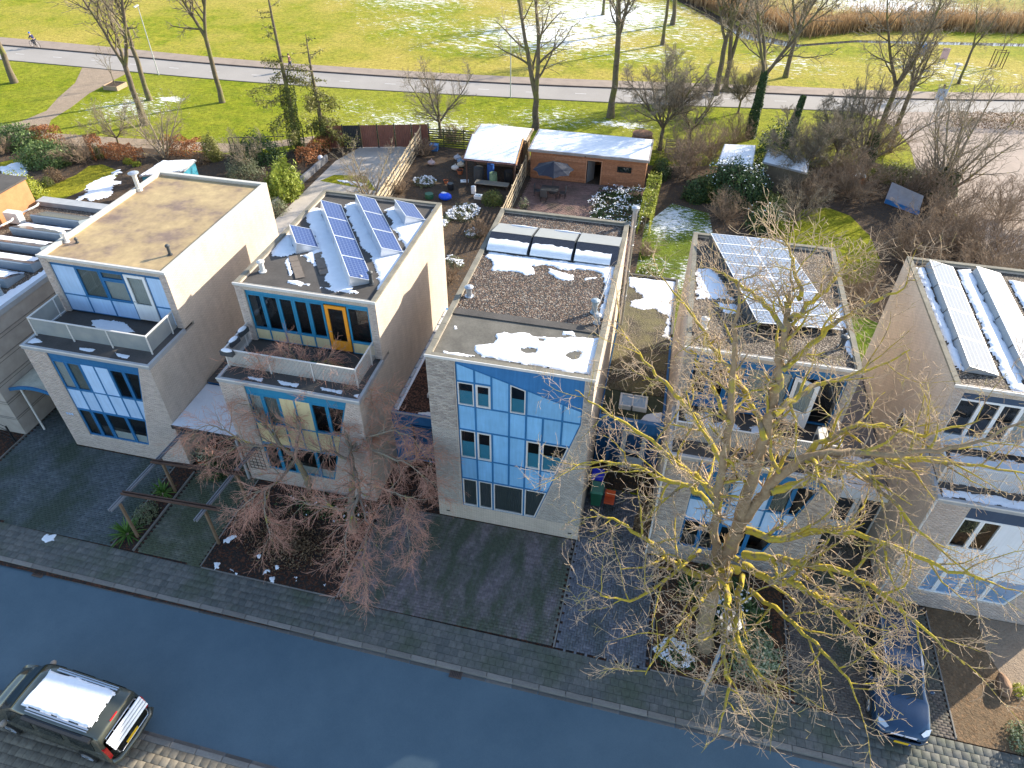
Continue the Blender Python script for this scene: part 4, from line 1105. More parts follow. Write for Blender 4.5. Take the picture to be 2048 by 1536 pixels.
# ---- the big lichen-covered tree in front of house D
def big_tree():
    rg = random.Random(11)
    t = thing('bare_tree', 'big bare tree with yellow lichen limbs standing in front of the right-hand houses', 'tree', (11.95, -3.75, 0))
    rec = {0: [], 1: [], 2: []}
    def line(nodes, radii, n=5):
        """smooth a guided limb and give it a slight wander"""
        pts = []; rs = []
        N = len(nodes)
        for i in range(N-1):
            p0 = Vector(nodes[max(i-1, 0)]); p1 = Vector(nodes[i]); p2 = Vector(nodes[i+1]); p3 = Vector(nodes[min(i+2, N-1)])
            for k in range(n):
                s = k/n; q = .5*((2*p1)+(p2-p0)*s+(2*p0-5*p1+4*p2-p3)*s*s+(3*p1-p0-3*p2+p3)*s**3)
                pts.append(q+(rvec(rg)*.035 if (i or k) else Vector((0, 0, 0)))); rs.append(radii[i]*(1-s)+radii[i+1]*s)
        pts.append(Vector(nodes[-1])); rs.append(radii[-1])
        return pts, rs
    tr = [(11.95, -3.8, -.1), (11.75, -3.7, 1.2), (11.62, -3.65, 3.0), (11.62, -3.6, 5.0), (11.75, -3.55, 6.9)]
    rec[0].append(line(tr, [.39, .30, .27, .255, .23]))
    L1 = [(11.55, -3.6, 4.6), (11.05, -3.55, 6.7), (10.85, -3.5, 8.2), (10.75, -3.4, 9.3), (10.6, -3.4, 11.0), (10.35, -3.3, 13.0), (10.05, -3.2, 14.6), (9.9, -3.1, 15.9)]
    L2 = [(11.72, -3.55, 6.6), (11.68, -3.45, 8.4), (11.72, -3.3, 9.8), (11.66, -3.2, 11.0), (11.6, -3.1, 12.2), (11.5, -3.0, 13.3), (11.4, -2.9, 14.4), (11.3, -2.8, 15.0), (11.25, -2.7, 15.6), (11.1, -2.6, 16.2)]
    L3 = [(11.8, -3.5, 6.9), (12.2, -3.4, 8.6), (12.7, -3.3, 9.9), (13.3, -3.2, 10.4), (14.3, -3.1, 10.7), (15.8, -3.0, 10.9), (17.2, -2.9, 11.6), (18.4, -2.6, 12.6)]
    rec[0].append(line(L2, [.22, .19, .17, .15, .135, .12, .10, .075, .04, .015]))
    rec[0].append(line(L1, [.16, .14, .13, .125, .11, .09, .055, .02]))
    rec[0].append(line(L3, [.18, .16, .145, .13, .11, .08, .05, .02]))
    limbs = [
        ([(12.2,-3.51,4.7), (11.55,-3.78,5), (10.87,-4.31,5.1), (9.96,-4.44,5.6), (9.03,-4.22,6.2), (7.95,-4.1,6.8), (6.93,-4.14,7.2)], [.17, .16, .13, .11, .08, .05, .02]),
        ([(11.88,-3.8,5), (11.73,-5.1,5.4), (11.58,-6.29,5.8), (11.46,-7.45,6), (11.6,-8.6,5.9), (11.46,-9.64,5.6)], [.13, .11, .09, .07, .05, .015]),
        ([(12.3,-3.91,5), (11.98,-5.72,5.6), (11.93,-7.23,6.1), (12.45,-8.11,6.2), (13.06,-8.26,5.9)], [.10, .085, .07, .04, .015]),
        ([(12.21,-3.8,5.4), (12.93,-4.64,6), (13.73,-4.92,6.4), (14.71,-5.94,6.7), (15.41,-6.91,6.7), (16.22,-7.47,6.4)], [.15, .13, .11, .08, .05, .015]),
        ([(12.15,-3.77,5.9), (13.11,-4.25,6.6), (14.27,-4.69,7.2), (15.35,-5.34,7.6), (16.41,-6.25,7.6), (17.67,-7.1,7.2)], [.15, .13, .11, .08, .05, .015]),
        ([(12.03,-3.45,6.8), (12.92,-4.11,7.4), (14.27,-3.86,8), (15.79,-4.38,8.4), (17.2,-5.08,8.6), (18.93,-5.2,8.4)], [.14, .12, .10, .08, .05, .02]),
        ([(12.31,-3.49,8.8), (13.38,-3.16,9.3), (14.78,-2.57,9.7), (16.24,-2.4,10.1), (17.73,-2.34,10.2), (19.26,-2.47,10.3)], [.14, .12, .10, .08, .05, .02]),
        ([(12.78,-3.24,9.9), (13.58,-2.47,10.4), (14.81,-1.94,10.8), (16.34,-2.01,10.8), (17.82,-1.42,11.2)], [.11, .09, .07, .05, .02]),
        ([(10.91,-3.57,7.9), (10.31,-2.71,8), (9.41,-2.39,8.4), (8.33,-1.86,8.8), (6.89,-1.49,9.3), (5.79,-1.28,9.8)], [.12, .10, .08, .06, .04, .015]),
        ([(11.01,-3.55,7.4), (10.25,-2.64,7.4), (9.22,-2.61,7.6), (7.99,-2.48,7.9), (6.83,-2.83,8.1), (6.05,-3.23,8.2)], [.11, .10, .08, .06, .04, .015]),
        ([(10.78,-3.34,9.5), (9.97,-2.03,9.8), (9.05,-1.46,10.4), (7.93,-0.89,11.2), (6.78,-0.04,12)], [.11, .09, .07, .04, .015]),
        ([(11.64,-3.55,11), (11.11,-2.58,11.6), (10.08,-1.91,12.4), (9.19,-1.18,13.2), (8.13,-0.46,14)], [.10, .085, .07, .04, .015]),
        ([(11.65,-3.55,12), (12.35,-2.75,12.2), (13.18,-2.11,12.4), (14.27,-1.63,12.6), (15.21,-1.23,13.2)], [.10, .085, .065, .04, .015]),
        ([(11.51,-3.42,13.5), (12.17,-2.66,13.9), (12.82,-2.18,14.5), (13.74,-1.74,15), (14.43,-1.53,15.6)], [.09, .075, .06, .04, .015]),
        ([(11.27,-3.44,14.8), (10.73,-2.71,15), (10.06,-2.2,15.2), (9.36,-1.92,15.4)], [.08, .06, .04, .012]),
        ([(11.33,-3.26,15), (12.06,-2.36,15.3), (12.52,-1.65,15.7), (12.8,-0.96,16.1)], [.08, .06, .04, .012]),
        ([(11.5,-2.89,15.4), (11.35,-2.6,15.8), (11.1,-2.09,16.2), (10.83,-1.82,16.6)], [.07, .05, .035, .012]),
        ([(10.59,-3.48,11.3), (9.87,-2.42,12), (9.17,-1.9,12.6)], [.08, .06, .02]),
        ([(11.46,-4.24,4.6), (10.58,-5.98,5.2), (9.8,-7.56,5.8), (9.28,-8.75,6)], [.08, .06, .04, .012]),
        ([(12.58,-4.31,4.8), (13.66,-5.98,5.8), (14.65,-7.49,6.3), (15.1,-8.36,6.2)], [.09, .07, .04, .012]),
        ([(10.76,-3.67,5.6), (9.61,-5.56,6.2), (8.57,-6.93,6.8), (7.67,-7.3,7.3)], [.07, .055, .04, .012]),
        ([(14.53,-2.54,9.6), (15.59,-3.53,9.4), (16.65,-4.45,9), (17.94,-5.24,8.6)], [.08, .06, .04, .012]),
    ]
    cfg = [None,
           dict(kids=8, t0=.12, ang=(30, 75), len=.40, rr=.55, abs=1.75, crmin=.016),
           dict(n=6, wob=.26, up=.03, tap=.75, kids=7, t0=.1, ang=(35, 75), abs=.85, rr=.6, crmin=.010, cls=1),
           dict(n=5, wob=.30, up=.03, tap=.6, kids=5, t0=.1, ang=(35, 75), abs=.36, rr=.65, crmin=.0075, cls=2),
           dict(n=3, wob=.30, up=.06, tap=.4, kids=0, cls=2, rmin=.006)]
    for pts, rs in rec[0][1:]+[line(a, b) for a, b in limbs]:
        if (pts, rs) not in rec[0]: rec[1].append((pts, rs))
        ds = [(pts[min(i+1, len(pts)-1)]-pts[max(i-1, 0)]).normalized() for i in range(len(pts))]
        Ln = sum((b-a).length for a, b in zip(pts[:-1], pts[1:]))
        c1 = dict(cfg[1]); c1['kids'] = max(5, Ln*1.7); c1['abs'] = 1.75 if pts[-1].z < 14 else 1.0
        kids(rec, pts, rs, ds, Ln, 1, [None, c1]+cfg[2:], rg)
    # old pruned stubs on the trunk
    for z, a in ((4.9, 1.2), (5.6, -.6), (3.9, 2.6)):
        d = Vector((math.cos(a), math.sin(a), .2)); p = Vector((11.62, -3.6, z)); rec[1].append(([p, p+d*.3, p+d*.5], [.13, .12, .10]))
    finish_tree(t, rec, (BARK_LT, BARK_L, TWIG_L), (10, 6, 3))
    print('big tree twigs', len(rec[2]), len(rec[1]))
    return t
big_tree()

# ---- two spreading reddish trees in front of house B
def red_tree(base, label, seed, nodes):
    rg = random.Random(seed)
    t = thing('bare_tree', label, 'tree', (base[0], base[1], 0))
    rec = {0: [], 1: [], 2: []}
    cfg = [None, dict(kids=8, t0=.15, ang=(30, 70), rr=.5, abs=1.05, crmin=.011),
           dict(n=5, wob=.2, up=-.04, tap=.7, kids=8, t0=.1, ang=(20, 55), abs=.62, rr=.6, crmin=.006, cls=1),
           dict(n=4, wob=.2, up=-.07, tap=.5, kids=5, t0=.1, ang=(20, 50), abs=.30, rr=.7, crmin=.0052, cls=2),
           dict(n=3, wob=.2, up=-.03, tap=.4, kids=0, cls=2, rmin=.0045)]
    for k, (nd, rr) in enumerate(nodes):
        pts = []; rs = []
        for i in range(len(nd)-1):
            for s in range(4): pts.append(Vector(nd[i]).lerp(Vector(nd[i+1]), s/4)+rvec(rg)*.03*(s > 0)); rs.append(rr[i]+(rr[i+1]-rr[i])*s/4)
        pts.append(Vector(nd[-1])); rs.append(rr[-1])
        rec[0 if k == 0 else 1].append((pts, rs))
        if k == 0: continue
        ds = [(pts[min(i+1, len(pts)-1)]-pts[max(i-1, 0)]).normalized() for i in range(len(pts))]
        Ln = sum((b-a).length for a, b in zip(pts[:-1], pts[1:]))
        c1 = dict(cfg[1]); c1['kids'] = max(5, Ln*5.0)
        kids(rec, pts, rs, ds, Ln, 1, [None, c1]+cfg[2:], rg)
    return finish_tree(t, rec, (BARK_R, BARK_R, TWIG_R), (8, 5, 3))
red_tree((-3.45, -1.8), 'low spreading bare tree with reddish twigs beside the purple paved driveway', 5, [
    ([(-3.45, -1.8, -.05), (-3.4, -1.75, 1.4), (-3.5,-0.7,2.9)], [.19, .15, .12]),
    ([(-3.5,-0.7,2.9), (-3.75,-0.27,3.4), (-3.52,0.15,3.8), (-2.74,0.08,4.3), (-1.66,0.08,4.9), (-0.63,-0.38,5), (0.35,-1.18,4.6)], [.10, .08, .06, .05, .035, .02, .01]),
    ([(-3.5,-0.7,2.9), (-2.83,-1.66,3.4), (-2.36,-2.55,3.6), (-2.36,-3.26,3.5), (-2.21,-4.47,3.2), (-1.6,-5.6,2.7)], [.10, .08, .07, .05, .03, .01]),
    ([(-2.39,-3.18,3.4), (-3.23,-3.42,3.6), (-4,-3.55,3.7), (-4.84,-3.41,3.6)], [.06, .045, .03, .01]),
    ([(-2.77,-1.56,3.3), (-1.6,-2.15,3.8), (-0.57,-2.56,4.1), (0.43,-2.5,4)], [.06, .045, .03, .01]),
    ([(-3.75,-0.22,3.5), (-3.96,0.05,4.4), (-3.92,0.78,5.2), (-3.12,1.27,5.8), (-2.14,1.06,5.9)], [.07, .06, .045, .03, .01]),
    ([(-3.59,-0.45,3), (-4.59,-0.42,3.5), (-4.66,-1.08,4), (-5.36,-1.3,4.5)], [.07, .05, .035, .01]),
    ([(-2.47,-2.49,3.5), (-1.46,-3.72,3.4), (-1.28,-5.05,3), (-0.91,-5.68,2.4)], [.05, .035, .025, .01]),
    ([(-0.42,-2.44,4), (0.03,-3.53,3.6), (0.39,-4.42,3)], [.025, .018, .008]),
    ([(-3.3,-0.1,3.8), (-1.78,-0.93,4.4), (-0.52,-1.39,4.6), (0.67,-1.92,4.3)], [.05, .04, .025, .01])])
red_tree((-6.3, -.6), 'taller bare tree with reddish twigs before the cream panelled facade', 6, [
    ([(-6.44,0.08)+(-.05,), (-6.21,-0.32,1.2), (-6.17,-0.55,2.3), (-6.36,-0.59,3)], [.17, .14, .12, .10]),
    ([(-6.36,-0.59,3), (-6.82,-0.64,3.5), (-7.55,-0.28,4.2), (-8.09,-0.09,4.8), (-8.49,0.23,5.3)], [.10, .08, .06, .04, .01]),
    ([(-6.26,-0.6,2.9), (-6.01,-0.12,4.1), (-6.15,0.25,5.2), (-6.21,0.96,6), (-6.44,1.45,6.8), (-6.98,1.32,7.2)], [.09, .075, .06, .045, .03, .01]),
    ([(-5.91,0.14,5.2), (-5.24,0.34,5.6), (-4.64,0.67,6), (-3.85,0.42,6.1)], [.05, .04, .025, .01]),
    ([(-6.88,-0.56,3.4), (-7.4,-1.17,3.8), (-7.92,-1.41,4), (-8.52,-2,4), (-9.17,-2.6,3.7)], [.07, .055, .045, .03, .01]),
    ([(-7.92,-1.41,4), (-8.75,-1.3,4.6), (-9.19,-1.52,5), (-9.73,-1.96,5)], [.045, .035, .025, .01]),
    ([(-6.21,-0.74,2.8), (-6.06,-2.25,3.2), (-6.34,-2.92,3.4), (-6.68,-3.59,3.3), (-7.07,-4.22,3)], [.08, .06, .045, .03, .01]),
    ([(-6.34,-2.92,3.4), (-5.72,-4.14,3.3), (-5.23,-4.89,2.8)], [.045, .03, .01]),
    ([(-6.16,0.46,5.3), (-6.97,0.68,5.8), (-7.67,0.82,6.1), (-8.15,1.25,6.5)], [.04, .03, .02, .01]),
    ([(-6.21,0.96,6), (-5.62,1.51,6.5), (-4.94,1.64,6.8)], [.035, .025, .01])])

# ---- generic bare trees: a few shapes, copied
def bare(label, seed, H=15.0, r=.28, fork=.3, spread=(14, 34), nlead=3, dens=1.0, name='bare_tree', mats=None, cat='tree', loc=(0, 0, 0), tw=None, lean=(0, 0), up=.05, n2=7, n3=6, group=None, abs2=None, multi=0, rt=.55):
    rg = random.Random(seed)
    t = thing(name, label, cat, (loc[0], loc[1], 0), group=group)
    rec = {0: [], 1: [], 2: []}
    o = Vector((loc[0], loc[1], 0))
    rm = max(.006, H*.0014)
    cfg = [dict(n=5, wob=.05, tap=.25, kids=0, cls=0),
           dict(n=9, wob=.12, up=up, tap=.80, kids=13*dens, t0=.10, ang=(28, 58), len=.46, rr=.58, crmin=.02, cls=0),
           dict(n=6, wob=.18, up=.05, tap=.75, kids=n2*dens*1.15, t0=.12, ang=(30, 62), len=.52, rr=rt, crmin=rm*1.3, cls=1),
           dict(n=4, wob=.2, up=.05, tap=.7, kids=n3*dens, t0=.1, ang=(30, 60), len=.55, rr=.6, crmin=rm, cls=2),
           dict(n=3, wob=.2, up=.05, tap=.4, kids=0, cls=2, rmin=rm*.8)]
    ends = []
    if multi:
        for k in range(multi):
            a = 2*math.pi*k/multi+rg.uniform(-.4, .4); tl = rad(rg.uniform(*spread))
            grow(rec, o+Vector((math.cos(a), math.sin(a), 0))*.15+Vector((0, 0, -.05)), Vector((math.cos(a)*math.sin(tl), math.sin(a)*math.sin(tl), math.cos(tl))), H*rg.uniform(.8, 1), r*rg.uniform(.7, 1), 1, cfg, rg)
    else:
        zf = H*fork; top = o+Vector((lean[0], lean[1], zf))
        pts = [o.lerp(top, i/5)+(rvec(rg)*.04*H/15 if 0 < i < 5 else Vector((0, 0, -.1 if i == 0 else 0))) for i in range(6)]
        rs = [r*(1.35 if i == 0 else 1.0-.05*i) for i in range(6)]
        rec[0].append((pts, rs))
        for k in range(nlead):
            a = 2*math.pi*k/nlead+rg.uniform(-.5, .5); tl = rad(rg.uniform(*spread))
            grow(rec, top-Vector((0, 0, .15)), Vector((math.cos(a)*math.sin(tl)+lean[0]*.05, math.sin(a)*math.sin(tl)+lean[1]*.05, math.cos(tl))).normalized(), (H-zf)*rg.uniform(.8, 1.05), r*(.78 if nlead < 3 else .62)*rg.uniform(.8, 1), 1, cfg, rg)
    finish_tree(t, rec, mats or (BARK_P, BARK_P, TWIG_P), (8, 5, 3))
    return t
GP = 'bare park trees'
T1 = bare('bare tree with two steep stems beside the grass, left of the ivy-clad tree', 21, 15, .26, .42, (12, 26), 2, loc=(-37.9, 46.0), dens=.8)
T2 = bare('bare tree nearest the garden hedges with a long leaning trunk', 22, 16, .30, .34, (14, 30), 3, loc=(-41.8, 38.6), dens=.85)
T3 = bare('bare tree whose trunk splits low into two tall stems beside the sheds', 23, 16, .34, .20, (10, 17), 2, loc=(-5.14, 46.8), dens=.7)
T4 = bare('tall single-trunked bare tree standing between the road and the timber shed', 24, 16, .34, .47, (14, 26), 3, loc=(1.55, 51.6), dens=.8)
copy_tree(T1, loc=(-45.5, 44.8, 0), rz=2.1, label='bare tree standing between the forked footpath and the road, behind the planter box')
copy_tree(T4, loc=(-62.9, 46.0, 0), rz=1.0, scale=.95, label='bare trunk at the left edge of the photo beyond the footpath')
copy_tree(T2, loc=(11.7, 61.0, 0), rz=1.2, scale=1.0, label='thick many-stemmed bare tree right at the road edge beside a cyclist')
copy_tree(T1, loc=(4.9, 78.5, 0), rz=.6, scale=.9, label='nearest of the bare trees on the snowy meadow across the road')
copy_tree(T4, loc=(5.6, 88.7, 0), rz=2.6, scale=.9, label='bare tree near the ditch on the far meadow, behind a nearer one')
copy_tree(T1, loc=(-4.4, 91.6, 0), rz=4.0, scale=.85, label='leftmost bare tree on the snowy meadow at the top edge')
copy_tree(T3, loc=(12.6, 62.4, 0), rz=.7, scale=.95, label='leaning bare stem growing from the clump at the far road edge')
copy_tree(T2, loc=(19.4, 69.0, 0), rz=3.3, scale=.9, label='bare tree on the verge across the road above the ivy post')
T5 = bare('bare tree wrapped in ivy low down beside the snowy garden sheds', 25, 15, .30, .38, (16, 34), 3, loc=(15.0, 49.6), dens=.9)
copy_tree(T5, loc=(26.3, 50.6, 0), rz=1.4, scale=.95, label='leaning bare tree beside the curve of the side road')
copy_tree(T4, loc=(27.3, 49.4, 0), rz=2.9, scale=.7, label='slim bare tree close behind the leaning one by the side road')
copy_tree(T1, loc=(38.2, 71.5, 0), rz=2.0, scale=.6, label='slim bare tree on the verge near the two small signs')
T6 = bare('old spreading fruit tree behind the lean-to on the grass edge', 26, 6.6, .17, .24, (30, 58), 5, loc=(-13.3, 42.5), dens=1.0, up=.02)
T7 = bare('small vase-shaped bare tree at the corner of the lattice fence', 27, 4.6, .09, .1, (14, 36), 7, loc=(-14.6, 28.6), dens=.8, mats=(BARK_R, BARK_R, TWIG_P), multi=6)
copy_tree(T7, loc=(-35.4, 32.3, 0), rz=1.2, scale=1.15, label='grey many-stemmed shrub tree at the end of the copper hedge')
copy_tree(T6, loc=(-40.6, 33.2, 0), rz=2.2, scale=.62, label='little round-headed bare tree between two copper hedges')
T8 = bare('dense drooping bare tree shading the right end of the timber shed', 28, 8.5, .20, .25, (28, 60), 6, loc=(6.9, 44.6), dens=1.15, up=.0, n2=9, n3=8)
copy_tree(T8, loc=(18.4, 39.5, 0), rz=1.0, scale=.75, label='twiggy bare tree behind the overgrown garden sheds')
copy_tree(T6, loc=(17.6, 31.6, 0), rz=1.9, scale=.55, label='small bare tree standing on the round yellow-green lawn', )
T9 = bare('ivy-footed bare tree of many slim stems by the side road', 29, 8.5, .15, .1, (16, 48), 7, loc=(29.9, 41.5), dens=.8, multi=8, mats=(BARK_R, BARK_R, TWIG_P))
copy_tree(T9, loc=(24.6, 46.3, 0), rz=.8, scale=.85, label='many-stemmed bare shrub tree between the green hedge and the side road')
copy_tree(T8, loc=(21.8, 44.0, 0), rz=2.0, scale=.8, label='twiggy bare tree between the snowy shed roof and the small blue box')
copy_tree(T6, loc=(9.4, 46.5, 0), rz=.3, scale=.9, label='twiggy bare tree leaning over the back gate of the second garden from the right')
copy_tree(T6, loc=(-26.6, 31.0, 0), rz=.3, scale=.55, label='small pale bare tree before the dark evergreen behind the tan-roofed house')
copy_tree(T9, loc=(37.5, 36.5, 0), rz=.3, scale=.7, label='bare shrub tree standing on the side road edge at the right')
copy_tree(T8, loc=(14.0, 56.0, 0), rz=1.3, scale=.6, label='twiggy undergrowth tree at the near road edge beside the ivy post')
T10 = bare('young staked tree on the meadow near the ditch', 30, 6, .05, .35, (14, 30), 3, loc=(44.0, 79.1), dens=.45)

# ---- leaves
def m_leaf(name, c1, c2, rough=.55, top=None):
    t = NT(name)
    a = t.n('ShaderNodeAttribute'); a.attribute_name = 'tone'
    col = t.mix(a.outputs['Fac'], c1, c2)
    t.color(col).set(rough, 0, .35)
    tl = t.n('ShaderNodeBsdfTranslucent'); t.l(col, tl.inputs[0])
    m = t.n('ShaderNodeMixShader'); m.inputs[0].default_value = .25
    out = [n for n in t.t.nodes if n.type == 'OUTPUT_MATERIAL'][0]
    t.l(t.b.outputs[0], m.inputs[1]); t.l(tl.outputs[0], m.inputs[2]); t.l(m.outputs[0], out.inputs[0])
    MATS[name] = t.m
    return t.m
LF_LAUREL = m_leaf('laurel_leaf', (.07, .12, .03), (.22, .30, .10)); LF_YEL = m_leaf('yellow_green_leaf', (.22, .26, .02), (.42, .42, .05))
LF_DARK = m_leaf('ivy_leaf', (.022, .055, .018), (.10, .16, .05)); LF_RUST = m_leaf('copper_leaf', (.26, .09, .03), (.48, .22, .09))
LF_OLIVE = m_leaf('olive_leaf', (.08, .11, .025), (.20, .22, .05)); LF_GREY = m_leaf('grey_green_leaf', (.12, .15, .08), (.26, .27, .16))
LF_BAMB = m_leaf('bamboo_leaf', (.17, .23, .02), (.38, .42, .06)); LF_VAR = m_leaf('variegated_leaf', (.10, .16, .06), (.50, .52, .36))
LF_CON = m_leaf('conifer_needles', (.10, .11, .02), (.30, .28, .08)); LF_YUC = m_leaf('yucca_leaf', (.05, .13, .02), (.16, .28, .05)); LF_BROWN = m_leaf('dry_leaf', (.13, .08, .045), (.30, .20, .11))

def quads(name, P, N, size, asp, mat, parent, rs, kind=None, droop=0):
    """leaf faces at points P facing N"""
    n = len(P)
    N = N/(np.linalg.norm(N, axis=1, keepdims=True)+1e-9)
    r = rs.normal(size=(n, 3)); A = np.cross(N, r); A /= np.linalg.norm(A, axis=1, keepdims=True)+1e-9; B = np.cross(N, A)
    s = (size*rs.uniform(.6, 1.3, n))[:, None]
    V = np.stack([P-A*s*asp, P-B*s*.6, P+A*s*asp, P+B*s*.6], 1)
    V[:, 0] -= N*s*.15; V[:, 2] -= N*s*.15
    F = np.arange(n*4).reshape(n, 4)
    o = np_mesh(name, V.reshape(-1, 3), F, mat, parent)
    at = o.data.attributes.new('tone', 'FLOAT', 'POINT'); at.data.foreach_set('value', np.repeat(rs.rand(n)**1.3, 4).astype(np.float32))
    if kind: o['kind'] = kind
    return o
def blob_pts(c, rx, ry, h, n, rs, lump=.3, box=False, shell=.75):
    u = rs.normal(size=(n, 3)); u /= np.linalg.norm(u, axis=1, keepdims=True); u[:, 2] = np.abs(u[:, 2])*np.where(rs.rand(n) < .12, -.3, 1)
    if box:
        u = u/np.max(np.abs(u), axis=1, keepdims=True)
    az = np.arctan2(u[:, 1], u[:, 0]); k = 1+lump*(fbm(az*2.2+c[0]*3+10, u[:, 2]*3+c[1]+10, 3)-.5)*2
    rr = (shell+(1-shell)*rs.rand(n))*k
    P = np.stack([c[0]+u[:, 0]*rx*rr, c[1]+u[:, 1]*ry*rr, c[2]+np.clip(u[:, 2]*rr, 0, 9)*h], 1)
    return P, u
def shrub(label, c, rx, ry, h, mat, n=1200, size=.06, asp=1.0, lump=.35, seed=1, snow=0, name='shrub', cat='shrub', group=None, box=False, stems=True, shell=.6):
    rs = np.random.RandomState(seed); c3 = (c[0], c[1], 0.02)
    t = thing(name, label, cat, (c[0], c[1], 0), group=group)
    P, U_ = blob_pts(c3, rx, ry, h, n, rs, lump, box, shell)
    N = U_+rs.normal(size=P.shape)*.55
    quads('foliage', P, N, size, asp, mat, t, rs)
    if stems:
        rg = random.Random(seed); L = []
        for k in range(7):
            a = rg.uniform(0, 6.28); q = rg.uniform(.2, .7)
            p0 = Vector((c[0]+rx*.15*math.cos(a), c[1]+ry*.15*math.sin(a), -.02)); p1 = Vector((c[0]+rx*q*math.cos(a), c[1]+ry*q*math.sin(a), h*.8))
            L.append(([p0, p0.lerp(p1, .5)+Vector((0, 0, .1)), p1], [.025, .018, .008]))
        tubes('stems', L, 4, BARK_R, t)
    if snow:
        P, U_ = blob_pts(c3, rx*1.0, ry*1.0, h*1.03, int(snow), rs, lump, box, .95)
        k = U_[:, 2] > .45; cl = fbm(P[:, 0]*2.5+3, P[:, 1]*2.5, 3) > .5; k &= cl
        if k.any(): quads('snow', P[k], np.tile([0, 0, 1.0], (k.sum(), 1))+rs.normal(size=(k.sum(), 3))*.3, .075, 1.0, SNOW, t, rs)
    return t
def brush(label, c, R_, h, n=16, seed=1, mats=None, group=None, scale=1, dens=1.0):
    return bare(label, seed, h, .035, .1, (8, 62), 3, dens*.8, name='shrub', cat='shrub', loc=c, multi=n, mats=mats or (TWIG_B, TWIG_B, TWIG_B), n2=5, n3=4, group=group, up=.02)

# gardens behind the left-hand houses
shrub('glossy grey-green laurel mound behind the curved lawn', (-44.37,28.92), 2.7, 2.0, 1.9, LF_LAUREL, 3800, .10, seed=2)
shrub('large yellow-green shrub at the left edge above the grey roof', (-42.12,22.55), 2.6, 1.8, 1.9, LF_YEL, 4200, .075, seed=3)
shrub('small clipped dark green ball bush beside the yellow-green shrub', (-41.29,25), .55, .5, .8, LF_OLIVE, 900, .045, seed=4, lump=.1)
shrub('round brown heather-like bush between laurel and lawn', (-41.51,26.02), .85, .75, 1.1, LF_BROWN, 1500, .05, seed=5, lump=.2)
shrub('yellow-green upright bush at the foot of the copper hedge', (-41.15,30.93), .65, .6, 1.1, LF_OLIVE, 1100, .05, seed=6)
shrub('low golden cushion plant on the bare bed, the left one of two', (-37.73,30.47), .55, .45, .45, LF_YEL, 500, .05, seed=7, stems=False)
shrub('low golden cushion plant on the bare bed, the right one of two', (-36.75,30.18), .42, .38, .4, LF_YEL, 400, .05, seed=8, stems=False)
def hedge(label, a, b, w, h, mat, seed, n=None, size=.07, cat='hedge', snow=0):
    rs = np.random.RandomState(seed); a = np.array(a); b = np.array(b); L = np.linalg.norm(b-a); n = n or int(L*620)
    t = thing('hedge', label, cat, (a[0], a[1], 0))
    d = (b-a)/L; nn = np.array([-d[1], d[0]])
    u = rs.rand(n); face = rs.rand(n); v = rs.uniform(-1, 1, n); z = rs.rand(n)
    top = face < .4; v = np.where(top, v, np.sign(v)*(1-.25*rs.rand(n))); z = np.where(top, 1-.12*rs.rand(n), z)
    k = .8+.4*fbm(u*L*1.4+seed, z*2, 3)
    P = np.zeros((n, 3)); P[:, :2] = a+np.outer(u*L, d)+np.outer(v*w/2*k, nn); P[:, 2] = z*h*k
    N = np.zeros((n, 3)); N[:, :2] = np.outer(np.where(top, 0, v), nn); N[:, 2] = np.where(top, 1, .2); N += rs.normal(size=P.shape)*.5
    quads('foliage', P, N, size, 1.0, mat, t, rs)
    rg = random.Random(seed); Ls = []
    for i in range(int(L*2.2)):
        q = a+d*(i+.5)/2.2; Ls.append(([Vector((q[0], q[1], 0)), Vector((q[0]+rg.uniform(-.1, .1), q[1], h*.5)), Vector((q[0]+rg.uniform(-.2, .2), q[1]+rg.uniform(-.2, .2), h*.9))], [.02, .015, .006]))
    tubes('stems', Ls, 4, BARK_R, t)
    return t
hedge('copper beech hedge, the long left stretch beside the footpath', (-48.46,32.09), (-45.7,32.31), 1.0, 1.7, LF_RUST, 11)
hedge('copper beech hedge ending behind the brown shrub', (-41.83,31.43), (-40.21,30.29), 1.0, 1.9, LF_RUST, 12)
hedge('low copper hedge under the little round-headed tree', (-40.36,31.35), (-36.91,31.11), 1.2, 1.1, LF_RUST, 13)
hedge('copper hedge left of the dark conical conifer', (-35.78,33.18), (-32.37,33.35), 1.1, 1.5, LF_RUST, 14)
hedge('orange-leaved hedge beside the concrete yard wall', (-23.02,33.5), (-22.29,37.25), 1.1, 1.3, LF_RUST, 15)
brush('brown leafless shrub with a rounded crown in front of the copper hedge', (-41.67,29.59), 1.4, 2.6, 14, 41)
brush('brown twiggy thicket at the far left edge below the footpath', (-49.5,29.85), 1.4, 1.5, 14, 42)
copy_tree(bpy.data.objects['shrub.009'] if 'shrub.009' in bpy.data.objects else bpy.data.objects['shrub'], loc=(*(-49.68,31.55), 0), label='second twiggy thicket left of the laurel mound')
shrub('dark green conical conifer beside the copper hedge', (-31.09,33), .9, .85, 2.3, LF_CON, 2600, .07, seed=16, lump=.15)
shrub('large dark evergreen bush behind the pale bare tree', (-27.41,33.93), 2.6, 1.9, 2.3, LF_DARK, 4600, .08, seed=17)
shrub('rounded grey-green bush with reddish tips behind the tan roof', (-26.71,30.5), 1.7, 1.4, 1.7, LF_GREY, 2600, .06, seed=18)
shrub('tall yellow-green bamboo clump beside the concrete yard', (-21.66,27.9), 1.3, 1.9, 2.9, LF_BAMB, 5200, .085, asp=2.0, seed=19, lump=.6)
shrub('grey-green bush at the foot of the bamboo behind the pale wall', (-20.95,25.16), .8, 1.0, 1.3, LF_GREY, 1300, .05, seed=20)
shrub('reddish low bush between the copper hedge and the round planter', (-31.86,32.05), 1.1, .9, .9, LF_BROWN, 1300, .05, seed=22)
